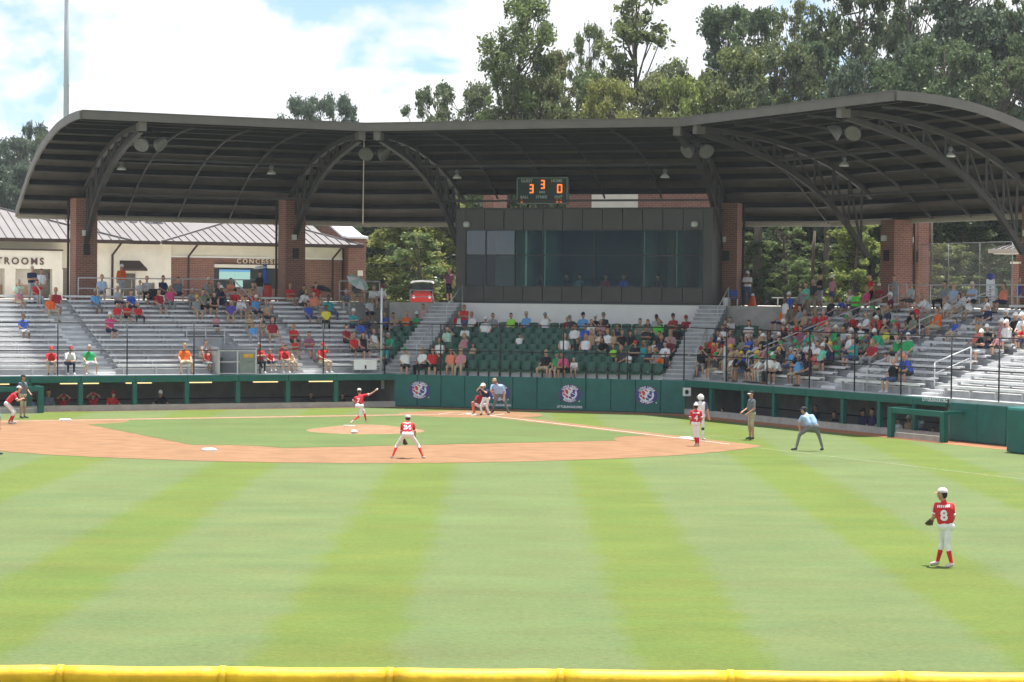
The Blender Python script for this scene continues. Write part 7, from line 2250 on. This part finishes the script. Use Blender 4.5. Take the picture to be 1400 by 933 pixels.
# shortstop
J = dict(pelvis=(0.0, -0.06, 0.78), hiL=(-0.10, -0.04, 0.76), hiR=(0.10, -0.04, 0.76), chest=(-0.02, 0.22, 1.10), head=(-0.01, 0.36, 1.26), shL=(-0.18, 0.24, 1.07), shR=(0.16, 0.24, 1.07),
         elL=(-0.22, 0.34, 0.80), haL=(-0.12, 0.40, 0.56), elR=(0.22, 0.34, 0.82), haR=(0.22, 0.44, 0.60), knL=(-0.34, 0.14, 0.42), anL=(-0.46, -0.02, 0.09), toL=(-0.52, 0.12, 0.045), knR=(0.33, 0.14, 0.42), anR=(0.48, -0.02, 0.09), toR=(0.54, 0.10, 0.045), face=(0, 1, -0.05), back=(0, -1, 0.4))
figure('shortstop number 34 in red shirt crouching on the infield clay', g3(557, 627.5), 0, J, 0.93, uni(), 0.95, 0.016, 0.22, cap=(M_CAPW, M_CAPBILL), number='34', name_strip=True, glove='L', num_size=0.25)
# pitcher in his follow-through
J = dict(pelvis=(-0.02, 0.10, 0.70), hiL=(-0.08, 0.08, 0.69), hiR=(0.08, 0.12, 0.69), chest=(-0.01, 0.24, 1.08), head=(-0.03, 0.34, 1.26), shL=(-0.17, 0.26, 1.00), shR=(0.14, 0.20, 1.10),
         elL=(-0.27, 0.34, 0.86), haL=(-0.18, 0.46, 0.78), elR=(0.40, 0.24, 1.14), haR=(0.60, 0.30, 1.28), knL=(0.14, 0.62, 0.46), anL=(0.22, 0.70, 0.10), toL=(0.24, 0.86, 0.05), knR=(0.04, 0.06, 0.33), anR=(-0.20, -0.22, 0.17), toR=(-0.30, -0.28, 0.06), face=(0.1, 1, -0.05), back=(0, -1, 0.3))
pp = g3(491, 586); pp.z = 0.17
def ball(root):
    mb = MB(); mb.lathe((0.665, 0.32, 1.335), [(0.01, -0.037), (0.027, -0.026), (0.037, 0), (0.027, 0.026), (0.01, 0.037)], 12); o = mb.build('ball', M_WHITE, None, True); o.parent = root
figure('pitcher in red shirt throwing from the mound with his right arm raised', pp, 0, J, 0.90, uni(), 0.95, 0.016, 0.20, cap=(M_CAPW, M_CAPBILL), number='7', glove='L', extra=ball, num_size=0.25)
# first baseman crouching, facing right
J = dict(pelvis=(-0.22, -0.02, 0.80), hiL=(-0.20, 0.10, 0.79), hiR=(-0.22, -0.10, 0.79), chest=(0.08, 0.0, 1.17), head=(0.25, 0.01, 1.37), shL=(0.08, 0.18, 1.14), shR=(0.06, -0.18, 1.14),
         elL=(0.20, 0.22, 0.90), haL=(0.40, 0.14, 0.95), elR=(0.18, -0.22, 0.92), haR=(0.38, -0.05, 0.98), knL=(0.10, 0.16, 0.46), anL=(-0.02, 0.18, 0.09), toL=(0.14, 0.22, 0.045), knR=(0.04, -0.16, 0.44), anR=(-0.14, -0.18, 0.09), toR=(0.02, -0.22, 0.045), face=(1, 0.05, -0.05), back=(-0.8, -0.5, 0.5))
figure('first baseman in red shirt crouching with hands together at the left edge', g3(17, 580), 0.25, J, 0.95, uni(FAIR), 0.98, 0.016, 0.28, cap=(M_CAPW, M_CAPBILL), number='5', glove='L')
# first base coach
J = stand(1.80); J.update(face=(1, -0.15, -0.05), haR=(0.17, -0.26, 1.0), elR=(0.25, -0.05, 1.14))
figure('coach in slate shirt and khaki shorts behind the first baseman', g3(31, 572.5), 1.1, dict(J, face=(0.3, -1, 0)), 1.0, (TANNED, cloth('slate'), cloth('khaki'), HAIRS[1], SHOES[1], TANNED, cloth('slate'), TANNED), 1.05, 0.018, cap=(hat_m('black'), hat_m('black')))
# third baseman
J = flip(stand(1.50)); J.update(face=(0.15, 1, 0), haR=(0.17, 0.16, 0.80), haL=(-0.17, 0.16, 0.80), anL=(0.02, 0.03, 0.09), toL=(-0.03, 0.16, 0.045), anR=(0.09, -0.04, 0.09), toR=(0.12, 0.09, 0.045), knL=(-0.03, 0.03, 0.42), knR=(0.08, -0.01, 0.42), back=(0, -1, 0))
figure('third baseman number 4 in red shirt with his back to us beside the runner', g3(951, 610.5), 0.0, J, 0.90, uni(), 0.98, 0.016, 0.28, cap=(M_CAPW, M_CAPW), number='4', name_strip=True, num_size=0.25)
# runner on third
J = flip(stand(1.70)); J.update(face=(-0.9, 0.6, 0.0), elR=(0.27, 0.03, 1.10), haR=(0.30, 0.10, 0.86))
figure('base runner in navy and white shirt and helmet standing on third base', g3(957, 602.5), -0.35, J, 0.96, (FAIR, cloth('white'), M_PANTS, HAIRS[1], SHOES[0], cloth('navy'), cloth('denim'), cloth('white')), 0.98, 0.016, 0.25, helmet=(M_HELMW, M_HELMW))
# third base coach
J = stand(1.80); J.update(face=(0.2, -1, 0.0), haL=(-0.17, -0.28, 1.02), haR=(0.20, -0.22, 0.98), elL=(-0.26, -0.04, 1.13), elR=(0.27, -0.02, 1.13))
figure('coach in dark grey polo and khaki shorts standing beyond third base', g3(1027, 601.5), -1.25, J, 1.02, (TANNED, cloth('slate'), cloth('khaki'), HAIRS[1], SHOES[1], TANNED, cloth('slate'), TANNED), 1.08, 0.018, cap=(hat_m('black'), hat_m('cream')))
# third base umpire, hands on knees
J = dict(pelvis=(0.10, 0.0, 0.84), hiL=(0.0, 0.02, 0.82), hiR=(0.19, 0.0, 0.82), chest=(-0.08, 0.16, 1.20), head=(-0.19, 0.26, 1.37), shL=(-0.25, 0.18, 1.16), shR=(0.10, 0.14, 1.18), elL=(-0.36, 0.20, 0.92), haL=(-0.33, 0.10, 0.68), elR=(0.26, 0.18, 0.95), haR=(0.27, 0.14, 0.72),
         knL=(-0.34, 0.08, 0.55), anL=(-0.46, 0.0, 0.10), toL=(-0.60, 0.05, 0.05), knR=(0.32, 0.06, 0.52), anR=(0.44, 0.02, 0.10), toR=(0.40, 0.16, 0.05), face=(-0.9, 0.5, 0.0), back=(0, -1, 0.4))
figure('umpire in pale blue shirt and grey trousers bending with hands on knees', g3(1107, 617), 0, J, 1.05, (TANNED, M_UMPSHIRT, M_UMPPANTS, HAIRS[1], SHOES[1], M_UMPPANTS, M_UMPSHIRT, M_UMPPANTS), 1.08, 0.017, 0.6, cap=(hat_m('black'), hat_m('black')))
# catcher squatting behind the batter
J = dict(pelvis=(-0.02, 0.08, 0.38), hiL=(-0.10, 0.06, 0.38), hiR=(0.08, 0.06, 0.38), chest=(0.0, -0.02, 0.80), head=(0.03, -0.06, 0.99), shL=(-0.16, 0.0, 0.77), shR=(0.16, 0.0, 0.77), elL=(-0.24, -0.12, 0.60), haL=(-0.20, -0.36, 0.62), elR=(0.22, -0.02, 0.55), haR=(0.16, 0.02, 0.35),
         knL=(-0.34, -0.22, 0.48), anL=(-0.28, -0.06, 0.10), toL=(-0.36, -0.20, 0.045), knR=(0.30, -0.22, 0.46), anR=(0.26, -0.06, 0.10), toR=(0.36, -0.20, 0.045), face=(0, -1, 0))
def pads(root):
    for a, b in ((J_c['knL'], J_c['anL']), (J_c['knR'], J_c['anR'])):
        mb = MB(); a, b = Vector(a), Vector(b); capsule(mb, a + Vector((0, -0.04, 0.02)), b + Vector((0, -0.045, 0.0)), 0.075, 0.055)
        o = mb.build('shin_guard', mat('red_guard', (0.58, 0.10, 0.06), 0.4, 0.05), None, True); o.parent = root
    mb = MB(); c = Vector(J_c['head'])
    for i in range(5):
        z = -0.09 + i * 0.04; mb.tube([c + Vector((0.10 * math.sin(t), -0.105 * math.cos(t), z)) for t in (-1.0, -0.5, 0, 0.5, 1.0)], 0.006, 5)
    o = mb.build('face_mask', M_BLACK, None); o.parent = root
J_c = J
figure('catcher in red gear squatting behind the batter at home plate', g3(657, 566.6), 0, J, 0.92, (TANNED, cloth('crimson'), M_PANTS, HAIRS[1], M_CLEAT, M_SOCKRED, cloth('crimson'), M_SOCKRED), 1.0, 0.018, 0.3, helmet=(mat('red_helmet', (0.5, 0.04, 0.04), 0.3, 0.04), mat('red_helmet', (0.5, 0.04, 0.04), 0.3, 0.04)), glove='L', extra=pads)
# batter
J = dict(pelvis=(0.08, 0.02, 0.74), hiL=(0.0, 0.0, 0.73), hiR=(0.16, 0.03, 0.73), chest=(0.0, 0.0, 1.12), head=(-0.06, -0.02, 1.30), shL=(-0.14, 0.02, 1.10), shR=(0.17, 0.0, 1.08), elL=(-0.32, 0.02, 1.06), haL=(-0.20, 0.02, 1.22), elR=(0.08, -0.20, 0.98), haR=(-0.14, -0.03, 1.16),
         knL=(-0.16, -0.12, 0.42), anL=(-0.10, -0.08, 0.09), toL=(-0.15, -0.22, 0.045), knR=(0.10, -0.06, 0.40), anR=(0.22, 0.02, 0.09), toR=(0.16, -0.12, 0.045), face=(-0.45, -0.9, -0.05))
def bat(root):
    mb = MB(); mb.tube([(-0.17, 0.0, 1.15), (-0.17, 0.22, 1.22), (-0.15, 0.62, 1.32), (-0.145, 0.70, 1.34)], [0.014, 0.015, 0.032, 0.028], 10); o = mb.build('bat', mat('bat_black', (0.03, 0.03, 0.035), 0.3, 0.05), None, True); o.parent = root
figure('batter in navy shirt and white trousers with white helmet at the plate', g3(662, 568.3), 0, J, 0.92, (FAIR, cloth('navy'), M_PANTS, HAIRS[1], SHOES[1], M_PANTS, cloth('navy'), M_PANTS), 0.95, 0.017, 0.5, helmet=(M_HELMW, M_HELMW), extra=bat)
# plate umpire
J = dict(pelvis=(0.10, 0.05, 0.86), hiL=(0.0, 0.05, 0.84), hiR=(0.20, 0.05, 0.84), chest=(-0.02, -0.10, 1.24), head=(-0.14, -0.20, 1.42), shL=(-0.24, -0.08, 1.21), shR=(0.20, -0.08, 1.21), elL=(-0.30, -0.18, 0.98), haL=(-0.20, -0.32, 0.86), elR=(0.30, -0.10, 0.92), haR=(0.28, -0.20, 0.66),
         knL=(-0.12, -0.05, 0.48), anL=(-0.20, 0.05, 0.10), toL=(-0.26, -0.12, 0.05), knR=(0.34, 0.0, 0.46), anR=(0.46, 0.05, 0.10), toR=(0.52, -0.10, 0.05), face=(-0.15, -1, -0.1))
def mask(root):
    mb = MB(); c = Vector((-0.14, -0.20, 1.42))
    for i in range(5):
        z = -0.10 + i * 0.045; mb.tube([c + Vector((0.11 * math.sin(t), -0.115 * math.cos(t), z)) for t in (-1.0, -0.5, 0, 0.5, 1.0)], 0.007, 5)
    o = mb.build('face_mask', mat('mask_tan', (0.30, 0.22, 0.14), 0.6, 0.05), None); o.parent = root
figure('plate umpire in pale blue shirt leaning behind the batter', g3(680, 565.3), 0, J, 1.06, (TANNED, M_UMPSHIRT, M_UMPPANTS, HAIRS[1], SHOES[1], M_UMPPANTS, M_UMPSHIRT, M_UMPPANTS), 1.32, 0.018, 0.6, cap=(hat_m('tan'), hat_m('tan')), extra=mask)
# second base umpire, only a shoe in the picture
figure('umpire mostly outside the left edge, only a dark shoe showing', g3(-11, 622.5), 0.4, dict(stand(1.78), toR=(0.30, -0.10, 0.05)), 1.0, (TANNED, M_UMPSHIRT, M_UMPPANTS, HAIRS[1], SHOES[1], M_UMPPANTS, M_UMPSHIRT, M_UMPPANTS), 1.0, 0.022, 0.6)

# people in the dugouts
def dugman(sec, px, py, kind, shirt, hatc, label, s=0.75, sit=False):
    p = sec.hit(px, py, s); t = sec.ts(p)[0]
    z = -0.95
    sc = (p.z - z) / (1.22 if sit else 1.62); sc = min(max(sc, 0.72), 1.12)
    o = link('person', spec_mesh(kind, 'h' if hatc else 'n'), None, sec.P(t, s, p.z - (1.22 if sit else 1.62) * sc), sec.rot() + random.uniform(-0.3, 0.3))
    o.scale = (sc,) * 3
    sk = random.choice(SKINS[:2])
    dress(o, sk, cloth(shirt), M_PANTS, hat_m(hatc) if hatc else HAIRS[1], SHOES[1], M_PANTS, cloth(shirt), M_SOCKRED)
    tag(o, label, 'person', 'people in the dugouts')
dugman(SL, 66, 537, 'T', 'slate', None, 'man in slate shirt standing in the left dugout, leftmost')
dugman(SL, 87, 543, 'Theadhands', 'crimson', 'crimson', 'player in crimson shirt in left dugout, hands on head, left of two')
dugman(SL, 127, 541, 'Theadhands', 'crimson', 'crimson', 'player in crimson shirt in left dugout, hands on head, right of two')
dugman(SL, 153, 538, 'Trailing', 'red', 'crimson', 'player in red shirt leaning on the left dugout rail')
dugman(SL, 219, 537, 'Trailing', 'black', 'white', 'man in black shirt leaning on the left dugout rail')
dugman(SL, 43, 545, 'T', 'sky', None, 'person in pale blue shirt inside the left dugout behind the gate', 1.4)
dugman(SL, 425, 540, 'T', 'dark', None, 'dim figure standing deep in the left dugout', 2.0)
dugman(SL, 468, 541, 'T', 'dark', None, 'dim figure in the left dugout behind the pitcher', 1.6)
for px, py, c, hc, lab, s in ((1141, 567, 'black', None, 'player in black shirt in the right dugout behind the umpire', 0.9), (1180, 563, 'navy', 'black', 'player in navy shirt in the right dugout, left of two close together', 0.8), (1193, 563, 'navy', None, 'player in navy shirt in the right dugout, right of two close together', 0.8),
                              (1228, 575, 'white', 'dark', 'player in white shirt behind the green screen, right dugout', 1.0), (1243, 572, 'tan', 'white', 'player in tan shirt behind the green screen of the right dugout', 1.2), (1252, 568, 'sky', None, 'person in pale blue behind the green screen of the right dugout', 1.5),
                              (1262, 580, 'navy', 'white', 'player in navy behind the right part of the green screen', 0.9), (1276, 588, 'white', None, 'player in white low behind the right end of the green screen', 0.9), (988, 561, 'dark', None, 'dim figure low in the right dugout by the runner', 1.2), (1116, 558, 'navy', None, 'dim figure in the right dugout just right of the bending umpire', 1.8)):
    dugman(SR, px, py, 'T', c, hc, lab, s)
# people inside the press box
for px, py, c in ((742, 378, 'dark'), (793, 370, 'slate'), (828, 379, 'crimson'), (853, 380, 'blue'), (900, 368, 'dark'), (775, 382, 'black')):
    p = SC.hit(px, py, PBS + 1.1); t = SC.ts(p)[0]
    o = link('person', spec_mesh('', 'n'), None, SC.P(t, PBS + 1.1, ZB + 0.12), SC.rot())
    dress(o, SKINS[1], cloth(c), cloth('dark'), HAIRS[1], SHOES[1], cloth('dark'), cloth(c), cloth('dark'))
    tag(o, 'person in %s top seated behind the press box glass' % {'crimson': 'crimson', 'blue': 'blue', 'slate': 'slate', 'black': 'black'}.get(c, 'dark %s' % ('' if px < 800 else 'grey')).strip(), 'person', 'people in the press box')
# ================================================================== summer haze
mb = MB(); mb.hexa([(-420, -12, -2.2), (420, -12, -2.2), (420, 330, -2.2), (-420, 330, -2.2)], [(-420, -12, 40), (420, -12, 40), (420, 330, 40), (-420, 330, 40)])
hz = mb.build('haze', None)
hm = bpy.data.materials.new('haze_air'); hm.use_nodes = True
hn = hm.node_tree.nodes; hn.remove(hn['Principled BSDF'])
pv_ = hn.new('ShaderNodeVolumePrincipled')
pv_.inputs['Color'].default_value = (0.86, 0.93, 1.0, 1)
pv_.inputs['Density'].default_value = 0.00019
pv_.inputs['Anisotropy'].default_value = 0.2
hm.node_tree.links.new(pv_.outputs[0], hn['Material Output'].inputs['Volume'])
hz.data.materials.clear(); hz.data.materials.append(hm)
tag(hz, 'thin pale summer haze over the whole ground', 'haze', kind='stuff')
